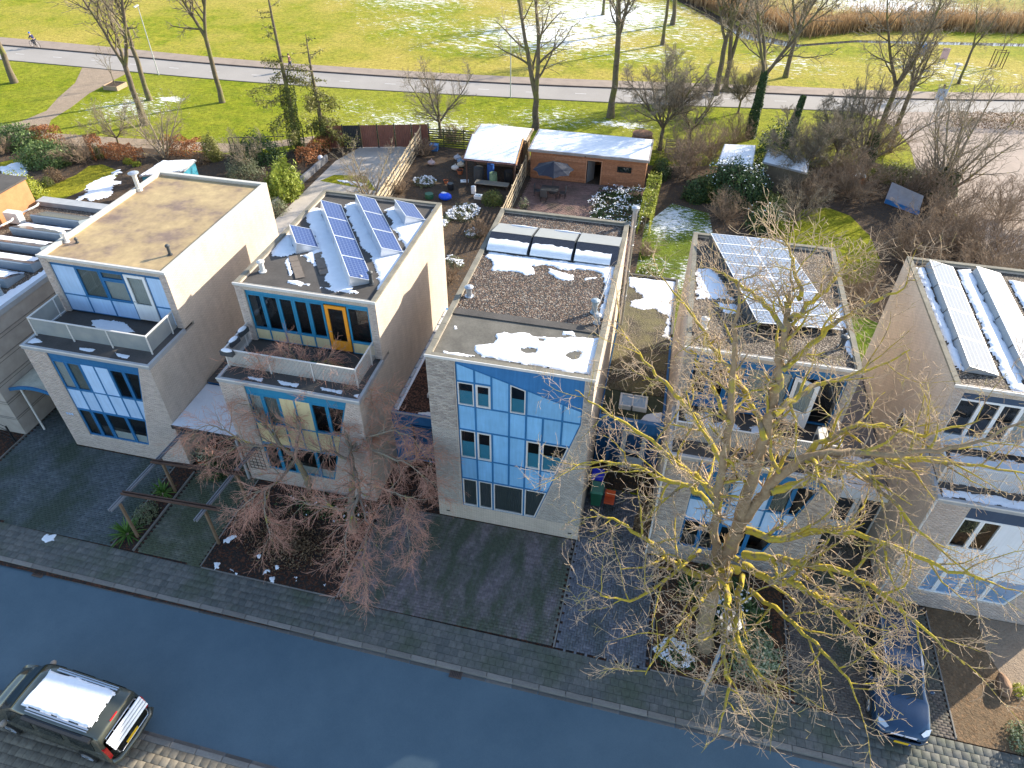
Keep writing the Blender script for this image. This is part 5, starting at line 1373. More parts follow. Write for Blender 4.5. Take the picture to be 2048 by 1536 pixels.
# conifers with ivy trunks
def conifer(label, loc, H, seed, ivy=5.5, needles=True):
    rg = random.Random(seed); rs = np.random.RandomState(seed)
    t = thing('conifer_tree', label, 'tree', (loc[0], loc[1], 0)); rec = {0: [], 1: [], 2: []}
    o = Vector((loc[0], loc[1], 0))
    rec[0].append(([o+Vector((.0, 0, -.1)), o+Vector((.05, 0, H*.4)), o+Vector((-.1, .1, H*.75)), o+Vector((0, 0, H))], [.26, .18, .10, .02]))
    P = []
    for k in range(34):
        z = H*(.12+.86*k/34); a = rg.uniform(0, 6.28); L = (3.4*(1-z/H)+.5)*rg.uniform(.45, 1.3)
        if rg.random() < .2: continue
        p = o+Vector((0, 0, z)); d = Vector((math.cos(a), math.sin(a), .05)); pts = [p]; 
        for i in range(6): d = (d+Vector((0, 0, -.07 if z < H*.5 else .02))+rvec(rg)*.1).normalized(); p = p+d*L/6; pts.append(p)
        rec[1].append((pts, [.04*(1-i/6.5) for i in range(7)]))
        for i in range(1, 7):
            for s in (-1, 1):
                q = pts[i]; e = q+(d.cross(UPV)*s*.5+d*.3+Vector((0, 0, -.15))+rvec(rg)*.1)*L*.22
                rec[2].append(([q, q.lerp(e, .5)+Vector((0, 0, .03)), e+Vector((0, 0, -.12*L*.2))], [.012, .009, .006]))
                if needles and z < H*.55 and rg.random() < .8:
                    for m in range(24): P.append(q.lerp(e, rg.random()*1.2)+rvec(rg)*.17+Vector((0, 0, -.25*rg.random()**2)))
                elif needles and rg.random() < .4:
                    for m in range(4): P.append(q.lerp(e, rg.random()*1.1)+rvec(rg)*.08)
    finish_tree(t, rec, (BARK_P, BARK_P, TWIG_P), (7, 4, 3))
    P = np.array([tuple(p) for p in P]); quads('needles', P, rs.normal(size=P.shape)+np.array([0, 0, .8]), .075, 1.5, LF_CON, t, rs)
    n = int(ivy*700); z = rs.rand(n)*ivy; a = rs.rand(n)*6.28; r = .32+.55*fbm(z*1.1, a, 3)
    P = np.stack([loc[0]+np.cos(a)*r, loc[1]+np.sin(a)*r, z+.1], 1); quads('ivy', P, np.stack([np.cos(a), np.sin(a), a*0+.3], 1)+rs.normal(size=P.shape)*.5, .075, 1, LF_OLIVE, t, rs)
    return t
conifer('tall thin conifer with an ivy-covered trunk by the brown fence', (-24.75, 36.5), 14.5, 51)
conifer('second conifer with a pale trunk foot close right of the ivy-covered one', (-22.8, 37.8), 9.5, 52, ivy=2.5)
def ivy_on(label, loc, h, r, seed, lean=(0, 0), n=None, mat=None, name='ivy', cat='ivy', snow=0):
    rs = np.random.RandomState(seed); n = n or int(h*900*r*2.2)
    t = thing(name, label, cat, (loc[0], loc[1], 0))
    z = rs.rand(n)*h; a = rs.rand(n)*6.28; rr = r*(.75+.6*fbm(z*1.3+seed, a*1.5, 3))*(1-.45*z/h)
    P = np.stack([loc[0]+np.cos(a)*rr+lean[0]*z/h, loc[1]+np.sin(a)*rr+lean[1]*z/h, z+.05], 1)
    quads('foliage', P, np.stack([np.cos(a), np.sin(a), a*0+.4], 1)+rs.normal(size=P.shape)*.5, .085, 1, mat or LF_DARK, t, rs)
    mb = MB(); mb.tube([(loc[0], loc[1], -.05), (loc[0]+lean[0], loc[1]+lean[1], h*.97)], [r*.35, r*.15], 7); mb.build('stem', BARK_P, t)
    return t
ivy_on('dense ivy sleeve round the trunk beside the snowy sheds', (15.0, 49.6), 6.0, .5, 61, mat=LF_DARK)
ivy_on('slender upright ivy-covered post on the grass', (18.3, 49.0), 4.2, .42, 62, lean=(.4, .2))
ivy_on('ivy clump at the foot of the many-stemmed tree by the side road', (29.9, 41.4), 1.8, 1.3, 63)
ivy_on('small ivy stub beside the green hedge', (24.9, 46.1), 2.6, .6, 64)
# overgrown garden D
for i, (lb, p, rx, ry, h, m, n, sn) in enumerate([
    ('big dark evergreen bush with snow on top before the overgrown sheds', (13.49,35.87), 3.0, 2.2, 3.6, LF_DARK, 7000, 900),
    ('glossy evergreen bush towering over the snowy shed roof', (16.48,41.98), 1.9, 1.6, 4.4, LF_DARK, 5200, 200),
    ('rounded fern-green bush left of the big dark evergreen', (11.21,35.76), 1.3, 1.2, 1.8, LF_OLIVE, 2000, 0),
    ('dark bush at the lower right of the overgrown thicket', (15.65,31.7), 1.6, 1.4, 1.8, LF_DARK, 2800, 60),
    ('yellow-green variegated bush at the foot of the thicket', (16.51,30.73), .8, .7, 1.3, LF_YEL, 900, 0),
    ('long low green hedge-like bush left of the leaning tarpaulin', (26.72,42.79), 2.7, 1.0, 1.5, LF_OLIVE, 3600, 0),
    ('evergreen bush between the tarpaulin and the ivy-footed tree', (29.49,42.49), 1.6, 1.1, 1.5, LF_DARK, 2400, 0)]):
    shrub(lb, p, rx, ry, h, m, n, .085, seed=70+i, snow=sn)
b1 = brush('wide brown leafless thicket right of the tarpaulin', (27.47,31.16), 2.4, 4.0, 20, 81, dens=1.1)
for lb, p, sc, rz in [('brown leafless thicket at the far right behind the house roof', (30.28,30.41), 1.1, 1.0),
                      ('brown thicket at the foot of the twiggy tree left of the green hedge', (22.83,40.54), .85, 3.0), ('brown thicket between the sheds and the green hedge', (20.64,42.5), .8, 4.0),
                      ('brown thicket under the overgrown snowy roof corner', (18.91,36.31), .75, 5.0), ('brown thicket beside the back gate of the second garden', (9.29,41.78), .9, .5),
                      ('brown thicket hanging over the side road kerb at the right', (33.41,37.3), .9, 2.6)]:
    copy_tree(b1, loc=(p[0], p[1], 0), rz=rz, scale=sc, label=lb)
for i, (lb, p, sc) in enumerate([('behind the left snowy shed', (11.5, 43.6), .9), ('left of the two overgrown sheds', (9.6, 39.5), .9), ('at the lower edge of the dark evergreen', (12.6, 32.2), .7),
        ('directly behind the tarpaulin', (27.2, 39.6), .9), ('right of the round lawn, nearest the roof', (25.2, 28.4), 1.0), ('left of the tarpaulin under the twiggy tree', (22.6, 38.6), 1.0),
        ('on the corner where garden meets side road', (29.4, 37.2), 1.0), ('against the side road behind the right-edge roof', (30.6, 27.0), 1.1), ('under the leaning tree by the side road', (26.6, 48.4), .9), ('on the grass under the ivy-wrapped tree', (13.6, 48.0), .8),
        ('behind the right-edge house wall', (20.6, 22.8), .8), ('at the far corner of the right-edge roof', (27.8, 24.0), 1.2), ('on the grass before the green hedge', (20.2, 46.2), .9)]):
    copy_tree(b1, loc=(p[0], p[1], 0), rz=i*1.7, scale=sc*.9, label='brown leafless thicket '+lb)
for i, (lb, p, rx, h, m) in enumerate([('dark evergreen bush against the back of the right snowy shed', (18.6, 41.6), 1.3, 2.0, LF_DARK), ('dark evergreen bush on the shady path side of the thicket', (10.4, 35.2), 1.2, 1.7, LF_DARK), ('olive bush between sheds and round lawn', (16.2, 34.6), 1.4, 1.5, LF_OLIVE), ('brown-leaved bush right of the olive one', (19.6, 38.2), 1.4, 1.5, LF_BROWN), ('brown-leaved bush at the foot of the wide thicket', (26.2, 30.6), 1.8, 1.7, LF_BROWN), ('brown-leaved bush by the side road kerb', (29.4, 33.6), 1.6, 1.6, LF_BROWN)]):
    shrub(lb, p, rx, rx*.9, h, m, 2400, .075, seed=140+i)
b2 = brush('straw-coloured leafless bush beside the stack of pots in the cluttered garden', (-4.91,25.46), 1.0, 1.3, 14, 82)
for lb, p, sc, rz in [('brown dry bush against the lattice fence', (-13.02,30.69), .8, 1), ('brown dry bush in the middle of the cluttered garden bed', (-13.43,38.32), 1.1, 2), ('straw-coloured grassy bush at the wall of the gravel roofed house', (-5.28,19.06), .8, 3),
                      ('dry reddish bush at the open side of the lean-to', (-3.8,36.41), .9, 4), ('dry bush at the back corner beside the old fruit tree', (-11.87,41.65), 1.3, 5), ('ochre dry grass clump beside the yellow hedge', (7.18,25.47), .8, 6)]:
    copy_tree(b2, loc=(p[0], p[1], 0), rz=rz, scale=sc, label=lb)
shrub('green bush with purple tips at the foot of the lattice fence', (-5.3,30.77), 1.0, .9, 1.0, LF_OLIVE, 1600, .06, seed=91)
for i, (lb, p, rx, ry, h, n, sn) in enumerate([
    ('snow-dusted low bush by the fence in the cluttered garden', (-11.55,32.68), 1.0, .8, .6, 900, 1300), ('snow-dusted plants left of the green bush', (-6.96,28.35), 1.3, 1.6, .5, 1200, 1900),
    ('snow-dusted plants beside the pale wall of the cluttered garden', (-7.99,27.1), .5, 1.7, .4, 600, 1200), ('snow-dusted plant near the gravel roof corner', (-5.66,20.94), .9, .8, .5, 600, 800),
    ('snow-dusted small plant in the dirt yard', (-5.34,25.36), .7, .6, .4, 500, 700)]):
    shrub(lb, p, rx, ry, h, LF_GREY, n, .06, seed=95+i, snow=sn, stems=False)
shrub('low planting bed of green shrubs dusted with snow on the brick patio', (4.6, 31.8), 2.0, 3.0, .7, LF_DARK, 4200, .07, seed=101, snow=2600, box=True, name='shrub', cat='shrub')
hedge('bright yellow-green hedge between the patio and the next garden', (6.75, 28.2), (7.0, 35.6), 1.0, 1.9, LF_YEL, 102, n=5200, size=.07)
shrub('ragged yellow-green shrubs on the rough lawn right of the steel chimney', (7.6, 20.5), 1.2, 3.0, .9, LF_OLIVE, 2600, .07, seed=103, snow=200)
shrub('dark ivy-like bush at the right end of the timber shed', (7.3, 38.8), .9, 1.4, 1.6, LF_DARK, 2200, .08, seed=104)
hedge('dark low hedge island in the side road', (34.2, 58.2), (50, 60.5), 2.2, .9, LF_BROWN, 105, n=6000)
# front gardens
def yucca(label, c, seed, n=46, L=.75):
    rg = random.Random(seed); t = thing('yucca_plant', label, 'plant', (c[0], c[1], 0)); mb = MB()
    for i in range(n):
        a = rg.uniform(0, 6.28); el = rg.uniform(.15, 1.35); l = L*rg.uniform(.7, 1.1); w_ = .03
        p = Vector((c[0], c[1], .12)); d = Vector((math.cos(a)*math.cos(el), math.sin(a)*math.cos(el), math.sin(el))); sd_ = d.cross(UPV).normalized()*w_
        pts = [p]; 
        for k in range(3): d = (d+Vector((0, 0, -.16))).normalized(); p = p+d*l/3; pts.append(p)
        mb.add([pts[0]-sd_*.7, pts[0]+sd_*.7, pts[1]+sd_, pts[1]-sd_, pts[2]+sd_*.8, pts[2]-sd_*.8, pts[3]], [(0, 1, 2, 3), (3, 2, 4, 5), (5, 4, 6)])
    o = mb.build('leaves', LF_YUC, t)
    at = o.data.attributes.new('tone', 'FLOAT', 'POINT'); at.data.foreach_set('value', np.repeat(np.random.RandomState(seed).rand(n), 7).astype(np.float32))
    mb = MB(); mb.cyl(c[0], c[1], -.02, .2, .07, 8); mb.build('stem', BARK_R, t)
yucca('spiky green yucca at the pavement end of the pergola bed', (-13.0, -4.35), 1, 60, .95)
yucca('spiky plant in the middle of the pergola bed', (-12.85, -1.9), 2, 50, .75)
shrub('low grey-green bush between the two pergola posts', (-12.85, -3.2), .5, .7, .7, LF_GREY, 900, .05, seed=111)
shrub('speckled yellow-green bush at the corner of the tan-roofed house', (-12.05, .45), .55, .5, 1.1, LF_VAR, 1000, .045, seed=112)
shrub('dark bush in the gap beside the wall before the pale garage roof', (-11.2, -.2), .7, .6, .8, LF_DARK, 900, .05, seed=113)
shrub('green bush dusted with snow at the foot of the big tree, street side', (10.9, -4.5), .9, .6, .6, LF_DARK, 1500, .06, seed=114, snow=900)
shrub('pale variegated bush in the bed right of the street lamp', (13.7, -3.9), 1.1, 1.1, 1.3, LF_VAR, 3200, .06, seed=115)
shrub('dark green bush with patches of snow behind the variegated one', (13.2, -2.5), 1.2, 1.0, 1.5, LF_DARK, 3200, .065, seed=116, snow=600)
shrub('dark undergrowth bush behind the trunk of the big tree', (12.2, -1.3), 1.7, .9, 1.2, LF_DARK, 2600, .065, seed=117)
shrub('small-leaved green bush at the lower right corner by the pavement', (23.3, -4.9), .95, .8, .8, LF_VAR, 2600, .045, seed=118)
shrub('little yellow-green plant beside the brown boulder', (23.3, -3.0), .3, .3, .3, LF_YEL, 260, .04, seed=119, stems=False)
shrub('low dark ground plants covering the bed under the reddish trees', (-6.0, -3.0), 2.6, 1.7, .28, LF_BROWN, 3600, .05, seed=120, stems=False, shell=.1)
shrub('mossy green ground plants before the house with the cream panels', (-5.2, -.9), 2.4, .8, .35, LF_DARK, 2200, .05, seed=121, stems=False, shell=.1, snow=120)
ivy_on('dark climber on the wall beside the red chair', (9.1, 1.2), 2.0, .35, 122, mat=LF_BROWN, name='climber', cat='climbing plant')

# ---- reeds along the ditch and grass tufts: nobody could count them
def reeds():
    rs = np.random.RandomState(5); n = 36000
    line = np.array([(3.6, 108), (7.5, 102), (12.5, 95), (18.0, 88.8), (23, 86.4), (30, 91), (42, 94.5), (55, 96.5), (90, 101)])
    line2 = np.array([(15, 81), (20, 80.0), (24, 82)])
    seg = np.linalg.norm(np.diff(line, axis=0), axis=1); cum = np.concatenate([[0], np.cumsum(seg)])
    u = rs.rand(n)*cum[-1]; x = np.interp(u, cum, line[:, 0]); y = np.interp(u, cum, line[:, 1])
    off = rs.gamma(2.0, 2.7, n); ox = off*.25; x = x+ox+rs.normal(size=n)*.3; y = y+off*.85+rs.normal(size=n)*.3
    h = rs.uniform(1.0, 2.3, n)*(1-.5*np.clip(off/9, 0, 1)); a = rs.rand(n)*6.28; w_ = .035+.02*rs.rand(n)
    b = np.stack([x, y, x*0], 1); lean = rs.normal(size=(n, 2))*.3
    V = np.zeros((n, 4, 3)); dx = np.cos(a)*w_; dy = np.sin(a)*w_
    V[:, 0] = b; V[:, 0, 0] -= dx; V[:, 0, 1] -= dy; V[:, 1] = b; V[:, 1, 0] += dx; V[:, 1, 1] += dy
    top = b+np.stack([lean[:, 0], lean[:, 1], h], 1); V[:, 2] = top; V[:, 2, 0] += dx*.4; V[:, 2, 1] += dy*.4; V[:, 3] = top; V[:, 3, 0] -= dx*.4; V[:, 3, 1] -= dy*.4
    o = np_mesh('reed_bed', V.reshape(-1, 3), np.arange(4*n).reshape(n, 4), m_leaf('reed', (.20, .12, .06), (.50, .34, .18)))
    at = o.data.attributes.new('tone', 'FLOAT', 'POINT'); at.data.foreach_set('value', np.repeat(rs.rand(n), 4).astype(np.float32))
    tag(o, 'tall dry rusty reeds growing along the far side of the ditch', 'reeds', kind='stuff')
reeds()
print('plants done', sum(len(o.data.polygons) for o in bpy.data.objects if o.type == 'MESH'))

# ------------------------------------------------------------------ snow lying on flat surfaces
def poly_sd(poly, X, Y_):
    """signed distance to a polygon, positive inside"""
    d = np.full(X.shape, 1e9); inside = np.zeros(X.shape, bool); n = len(poly)
    for i in range(n):
        ax, ay = poly[i]; bx, by = poly[(i+1) % n]
        ex, ey = bx-ax, by-ay; wx, wy = X-ax, Y_-ay
        t = np.clip((wx*ex+wy*ey)/(ex*ex+ey*ey+1e-12), 0, 1)
        d = np.minimum(d, np.hypot(wx-ex*t, wy-ey*t))
        c = ((ay > Y_) != (by > Y_)) & (X < (bx-ax)*(Y_-ay)/((by-ay) if by != ay else 1e-9)+ax)
        inside ^= c
    return np.where(inside, d, -d)
def snow(label, polys, z, clip=None, th=.06, rough=.22, fscale=2.2, res=.05, name='snow', thin=.12, parent=None, holes=(), mat=None):
    xs = [p[0] for q in polys for p in q]; ys = [p[1] for q in polys for p in q]
    x0, x1, y0, y1 = min(xs)-rough, max(xs)+rough, min(ys)-rough, max(ys)+rough
    if clip: x0, x1, y0, y1 = max(x0, clip[0]), min(x1, clip[1]), max(y0, clip[2]), min(y1, clip[3])
    def fn(X, Y_):
        s = np.full(X.shape, -1e9)
        for q in polys: s = np.maximum(s, poly_sd(q, X, Y_))
        for q in holes: s = np.minimum(s, -poly_sd(q, X, Y_))
        n = (fbm(X*fscale+5.3, Y_*fscale+1.7, 5, .62)-.5)*2
        return (s+n*rough)/thin
    o = sheet(x0, x1, y0, y1, res, fn, name, mat or SNOW, z=z, th=th, parent=parent)
    if o: tag(o, label, 'snow', kind='stuff')
    return o

# ------------------------------------------------------------------ roof A
t = thing('flue_pipe', 'tall white flue with a round cowl at the left edge of the tan roof', 'flue', (-18.78, 9.75, 9.12))
mb = MB(); mb.cyl(-18.78, 9.75, 9.12, 9.3, .17); mb.cyl(-18.78, 9.75, 9.3, 9.95, .115); mb.tube([(-18.78, 9.75, 9.95), (-18.78, 9.75, 10.05)], .135, 12); mb.build('pipe', plain('cream_metal', (.66, .62, .55), .4), t)
mb = MB(); mb.tube([(-18.78, 9.75, 10.06), (-18.78, 9.75, 10.10), (-18.78, 9.75, 10.16)], [.27, .27, .12], 14); mb.build('cowl', ZINC, t)
mb = MB()
for k in range(3): a = k*2.1; mb.bar((-18.78+.1*math.cos(a), 9.75+.1*math.sin(a), 10.0), (-18.78+.2*math.cos(a), 9.75+.2*math.sin(a), 10.09), .02)
mb.build('brackets', ZINC, t)
pipe_vent('vent_pipe', 'white capped vent at the front left corner of the tan roof', -18.72, 4.25, 9.12, .42, .085)
pipe_vent('vent_pipe', 'short stub vent beside the white one on the tan roof', -18.2, 4.3, 9.12, .16, .05, DARKPL)
pipe_vent('vent_pipe', 'slim dark grey vent near the front right corner of the tan roof', -13.45, 4.35, 9.12, .42, .07, DARKPL)
snow('small patch of snow on the terrace with frosted glass rail', [[(-17.24,2.39),(-16.96,2.55),(-16.34,2.61),(-15.51,2.55),(-14.73,2.07),(-15.42,1.82),(-16.09,1.82),(-16.91,2.04)]], 6.24, clip=(-18.8, -13.1, .95, 2.7), rough=.13, fscale=5, res=.03, thin=.08, th=.03)
snow('thin snow on the ledge before the frosted glass rail', [[(-19.03,0.29),(-18.85,0.66),(-18.31,0.47),(-18.65,0.23)], [(-16.5,0.51),(-15.67,0.55),(-15.61,0.33),(-16.25,0.33)], [(-14.72,0.55),(-13.86,0.52),(-13.9,0.29),(-14.35,0.33)]], 6.24, clip=(-18.9, -12.9, .1, .8), rough=.07, fscale=6, res=.03, thin=.06, th=.02)

# ------------------------------------------------------------------ solar panels
def m_solar(name, cell, frame_line, nx, ny, w_, h_, rough=.12):
    t = NT(name)
    s = t.sep(); 
    fx = t.math('FRACT', t.math('MULTIPLY', t.math('ADD', t.math('DIVIDE', s[0], w_), .5), nx)); fy = t.math('FRACT', t.math('MULTIPLY', t.math('ADD', t.math('DIVIDE', s[1], h_), .5), ny))
    e = t.math('MINIMUM', t.math('MINIMUM', fx, t.math('SUBTRACT', 1.0, fx)), t.math('MINIMUM', fy, t.math('SUBTRACT', 1.0, fy)))
    k = t.math('LESS_THAN', e, .06)
    c = t.mix(t.noise(5, 4), cell, tuple(min(1, x*1.5) for x in cell))
    t.color(t.mix(k, c, frame_line)).set(rough, 0, .2)
    return t.m
ALU = plain('aluminium_frame', (.66, .67, .70), .35, .5, var=.05)
def solar_panel(w_, h_, cell, name='solar_panel', mat=None, thick=.04, legs=0.0):
    """local x = along the row, y = up the slope; centre at origin"""
    t = bpy.data.objects.new('solar_panel', None); COL.objects.link(t)
    mb = MB(); f_ = .03
    mb.box(-w_/2, w_/2, -h_/2, -h_/2+f_, -thick, 0); mb.box(-w_/2, w_/2, h_/2-f_, h_/2, -thick, 0); mb.box(-w_/2, -w_/2+f_, -h_/2+f_, h_/2-f_, -thick, 0); mb.box(w_/2-f_, w_/2, -h_/2+f_, h_/2-f_, -thick, 0)
    mb.build('frame', ALU, t, world=False)
    mb = MB(); mb.box(-w_/2+f_, w_/2-f_, -h_/2+f_, h_/2-f_, -thick+.005, -.006); mb.build('glass', mat, t, world=False)
    return t
def place_row(proto, a, b, n, tilt, zc, arr, group, first=None, lower_to=9.14, width=1.0, support=True, cols=1, gap=.015):
    """panels from a to b (plan), the high side to the left of travel a->b reversed"""
    a = Vector(a); b = Vector(b); d = (b-a); L = d.length; d.normalize(); out = []
    perp = Vector((-d.y, d.x))      # points to the left of the direction of travel
    for i in range(n):
        p = a+(b-a)*((i+.5)/n)
        c = copy_tree(proto, parent=arr, loc=(p.x-arr.location.x, p.y-arr.location.y, zc-arr.location.z))
        # local x along d; local y toward the high side
        ex = Vector((d.x, d.y, 0)); hs = -perp if False else perp
        ey = Vector((hs.x*math.cos(tilt), hs.y*math.cos(tilt), math.sin(tilt))); ez = ex.cross(ey)
        if ez.z < 0: ex = -ex; ez = ex.cross(ey)
        c.rotation_euler = Matrix((ex, ey, ez)).transposed().to_euler()
        out.append(c)
        if support:
            # ballast tray under each panel
            mb = MB(); w2 = L/n/2-.04
            hi = width/2*math.cos(tilt); zh = width/2*math.sin(tilt)
            vs = []
            for s in (-w2, w2):
                vs += [(s, -hi, -.05-zh*1.0), (s, hi-.02, -.05+zh), (s, hi+.10, lower_to-zc), (s, -hi-.02, lower_to-zc)]
            # in unrotated frame: x along d, y toward high side
            tr = []
            for (x, y, z) in vs: tr.append((p.x+d.x*x+perp.x*y, p.y+d.y*x+perp.y*y, zc+z))
            mb.add(tr, [(0, 1, 2, 3), (7, 6, 5, 4), (1, 5, 6, 2), (0, 3, 7, 4)])
            so_ = mb.build('support_tray', TRIM_G if support == 'dark' else ALU, None)
            # keep it with the panel: bring it into the panel's space
            so_.parent = c; bpy.context.view_layer.update(); so_.matrix_parent_inverse = c.matrix_world.inverted()
    return out
SOL_B = m_solar('blue_solar_cells', (.016, .036, .12), (.11, .15, .27), 10, 6, 1.82, 1.02, .45)
pr = solar_panel(1.86, 1.05, None, mat=SOL_B)
od = ['farthest', 'second farthest', 'second nearest', 'nearest']
place_row(pr, (-4.13, 4.04), (-8.31, 10.3), 4, rad(24), 9.46, thing('solar_array', 'long row of four blue solar panels in the middle of the snowy roof', 'solar panels', (-4.13, 4.04, 9.14), group='blue solar rows on the roof above the orange door'), 0, width=1.05)
place_row(pr, (-3.70, 6.6), (-6.9, 11.3), 3, rad(24), 9.46, thing('solar_array', 'row of three blue solar panels right of the long row', 'solar panels', (-3.70, 6.6, 9.14), group='blue solar rows on the roof above the orange door'), 0, width=1.05)
place_row(pr, (-7.52, 6.05), (-8.66, 7.64), 1, rad(24), 9.46, thing('solar_array', 'single blue solar panel standing left of the long row', 'solar panels', (-7.52, 6.05, 9.14), group='blue solar rows on the roof above the orange door'), 0, width=1.05)
place_row(pr, (-3.69, 9.74), (-4.79, 11.2), 1, rad(24), 9.46, thing('solar_array', 'single blue solar panel at the back right roof corner', 'solar panels', (-3.69, 9.74, 9.14), group='blue solar rows on the roof above the orange door'), 0, width=1.05)
for o in list(pr.children): bpy.data.objects.remove(o)
bpy.data.objects.remove(pr)
SOL_D = m_solar('pale_glare_solar_cells', (.20, .27, .40), (.55, .60, .66), 10, 5, 1.72, .84, .25)
pr = solar_panel(.868, 1.74, None, mat=m_solar('pale_glare_solar_cells', (.085, .12, .18), (.30, .34, .42), 5, 10, .81, 1.70, .45), thick=.035)  # base colour raised paler to hold sky glare on these cells
arrD = thing('solar_array', 'wide slanted array of pale blue solar panels behind the big tree', 'solar panels', (12.7, 8.2, 9.14))
for col, off in (('left', -.875), ('right', .875)):
    d = Vector((11.8-13.67, 11.57-4.82)).normalized(); pp = Vector((d.y, -d.x))*off
    tl = rad(-7)
    place_row(pr, (13.67+pp.x, 4.82+pp.y), (11.8+pp.x, 11.57+pp.y), 8, rad(7), 9.50-off*math.tan(rad(7)), arrD, 0, support=False)
for o in list(pr.children): bpy.data.objects.remove(o)
bpy.data.objects.remove(pr)
t = arrD
mb = MB(); d = Vector((11.8-13.67, 11.57-4.82, 0)).normalized(); pp = Vector((d.y, -d.x, 0))
for k in range(5):
    c = Vector((13.67, 4.82, 0))+d*(.3+6.4*k/4); mb.bar((c.x-pp.x*1.7, c.y-pp.y*1.7, 9.66), (c.x+pp.x*1.7, c.y+pp.y*1.7, 9.24), .05)
    mb.bar((c.x-pp.x*1.65, c.y-pp.y*1.65, 9.12), (c.x-pp.x*1.65, c.y-pp.y*1.65, 9.66), .05); mb.bar((c.x+pp.x*1.6, c.y+pp.y*1.6, 9.12), (c.x+pp.x*1.6, c.y+pp.y*1.6, 9.25), .05)
mb.build('rails', ALU, t)
mb = MB(); a = Vector((13.67, 4.82, 0))-pp*1.76; b = Vector((11.8, 11.57, 0))-pp*1.76; mb.bar((a.x, a.y, 9.4), (b.x, b.y, 9.4), .02, .48); mb.build('wind_plate', DARKPL, t)
pr = solar_panel(1.9, 1.05, None, mat=m_solar('grey_glare_solar_cells', (.11, .135, .165), (.28, .31, .35), 24, 6, 1.84, 1.0, .07))  # white-grey glare on the rows is partly put into this lighter cell colour
place_row(pr, (20.02, 3.75), (20.2, 11.5), 4, rad(11), 9.34, thing('solar_array', 'pale grey solar row nearer the left wall of the right-edge roof', 'solar panels', (20, 3.75, 9.14)), 0, support='dark', width=1.05)
place_row(pr, (21.95, 3.75), (22.1, 11.4), 4, rad(11), 9.34, thing('solar_array', 'second pale grey solar row, cut off by the photo edge', 'solar panels', (22, 3.75, 9.14)), 0, support='dark', width=1.05)
for o in list(pr.children): bpy.data.objects.remove(o)
bpy.data.objects.remove(pr)

# ------------------------------------------------------------------ roof B
pipe_vent('vent_pipe', 'white capped vent at the front left corner of the solar roof', -8.75, 4.05, 9.12, .45, .11)
pipe_vent('vent_pipe', 'slim black vent at the front right corner of the solar roof', -3.78, 4.2, 9.12, .55, .08, DARKPL)
pipe_vent('vent_pipe', 'small grey stub vent left of the black vent on the solar roof', -4.25, 4.25, 9.12, .25, .05, TRIM_G)
slab = plain('loose_concrete_slab', (.17, .14, .115), .9, var=.25, bump=.3)
for nm, pts in (('left', [[(-7.92,5.31)], [(-7.62,4.9)], [(-7.33,4.5)], [(-7.05,4.11)]]), ('right', [[(-6.97,5.86)], [(-6.68,5.44)], [(-6.43,5.02)], [(-6.18,4.65)]])):
    for k, p in enumerate(pts):
        x, y = p[0]; t = None
        mb = MB(); d = Vector((.55, -.84, 0)); pr_ = Vector((.84, .55, 0))
        mb.obox((x, y, 9.155), d*.24, pr_*.19, Vector((0, 0, .025)))
        o = mb.build('paving_slab', slab)
        tag(o, 'loose concrete slab on the solar roof, %s in the %s line of four' % (('farthest', 'second farthest', 'second nearest', 'nearest')[k], nm), 'slab', 'loose slabs on the solar roof')
B_ = '350 350 2.56 9.15 | '
snow('snow lying between the solar panels of the roof with the orange door', [
    [(-9.43,9.76),(-8.98,10.2),(-8.08,9.05),(-7,7.53),(-5.78,5.83),(-4.72,4.19),(-4.47,3.7),(-4.75,3.45),(-5.32,3.52),(-5.89,4.3),(-6.26,5.03),(-6.97,6.07),(-8.09,7.65),(-8.82,8.66)],
    [(-9.15,5.53),(-9.67,7.26),(-9.23,7.52),(-8.24,6.12),(-7.88,5.88),(-8.46,5.49),(-8.94,5.23)], [(-7.69,5.68),(-7.18,6.45),(-6.51,5.48),(-7.06,5.96),(-6.75,4.91),(-7.07,5.17)],
    [(-8.22,5.06),(-8.14,5.34),(-7.31,3.95),(-7.47,3.99)], [(-7.87,10.8),(-7.48,11.24),(-6.52,10.06),(-5.49,8.48),(-4.19,6.54),(-4.58,6.3),(-5.22,6.85),(-6.37,8.46)],
    [(-4.74,9.22),(-4.26,9.82),(-3.36,10.25),(-3.31,12.15),(-3.19,11.96),(-3.01,9.65),(-3.02,6.33),(-3.19,3.89),(-3.43,3.83),(-3.76,5.14),(-4.72,6.18),(-4.12,6.45),(-3.34,7.23),(-4,8.27)],
    [(-5.69,10.69),(-5.32,11.21),(-4.26,9.68),(-4.63,9.33)], [(-7.26,3.57),(-6.77,3.76),(-6.24,3.61),(-6.24,3.42),(-7.06,3.44)], [(-5.91,3.47),(-4.86,3.68),(-4.03,3.5),(-4.12,3.39),(-5.24,3.36)]],
    9.14, clip=(-9.18, -3.27, 2.97, 11.62), rough=.20, fscale=2.6, th=.05, thin=.14)
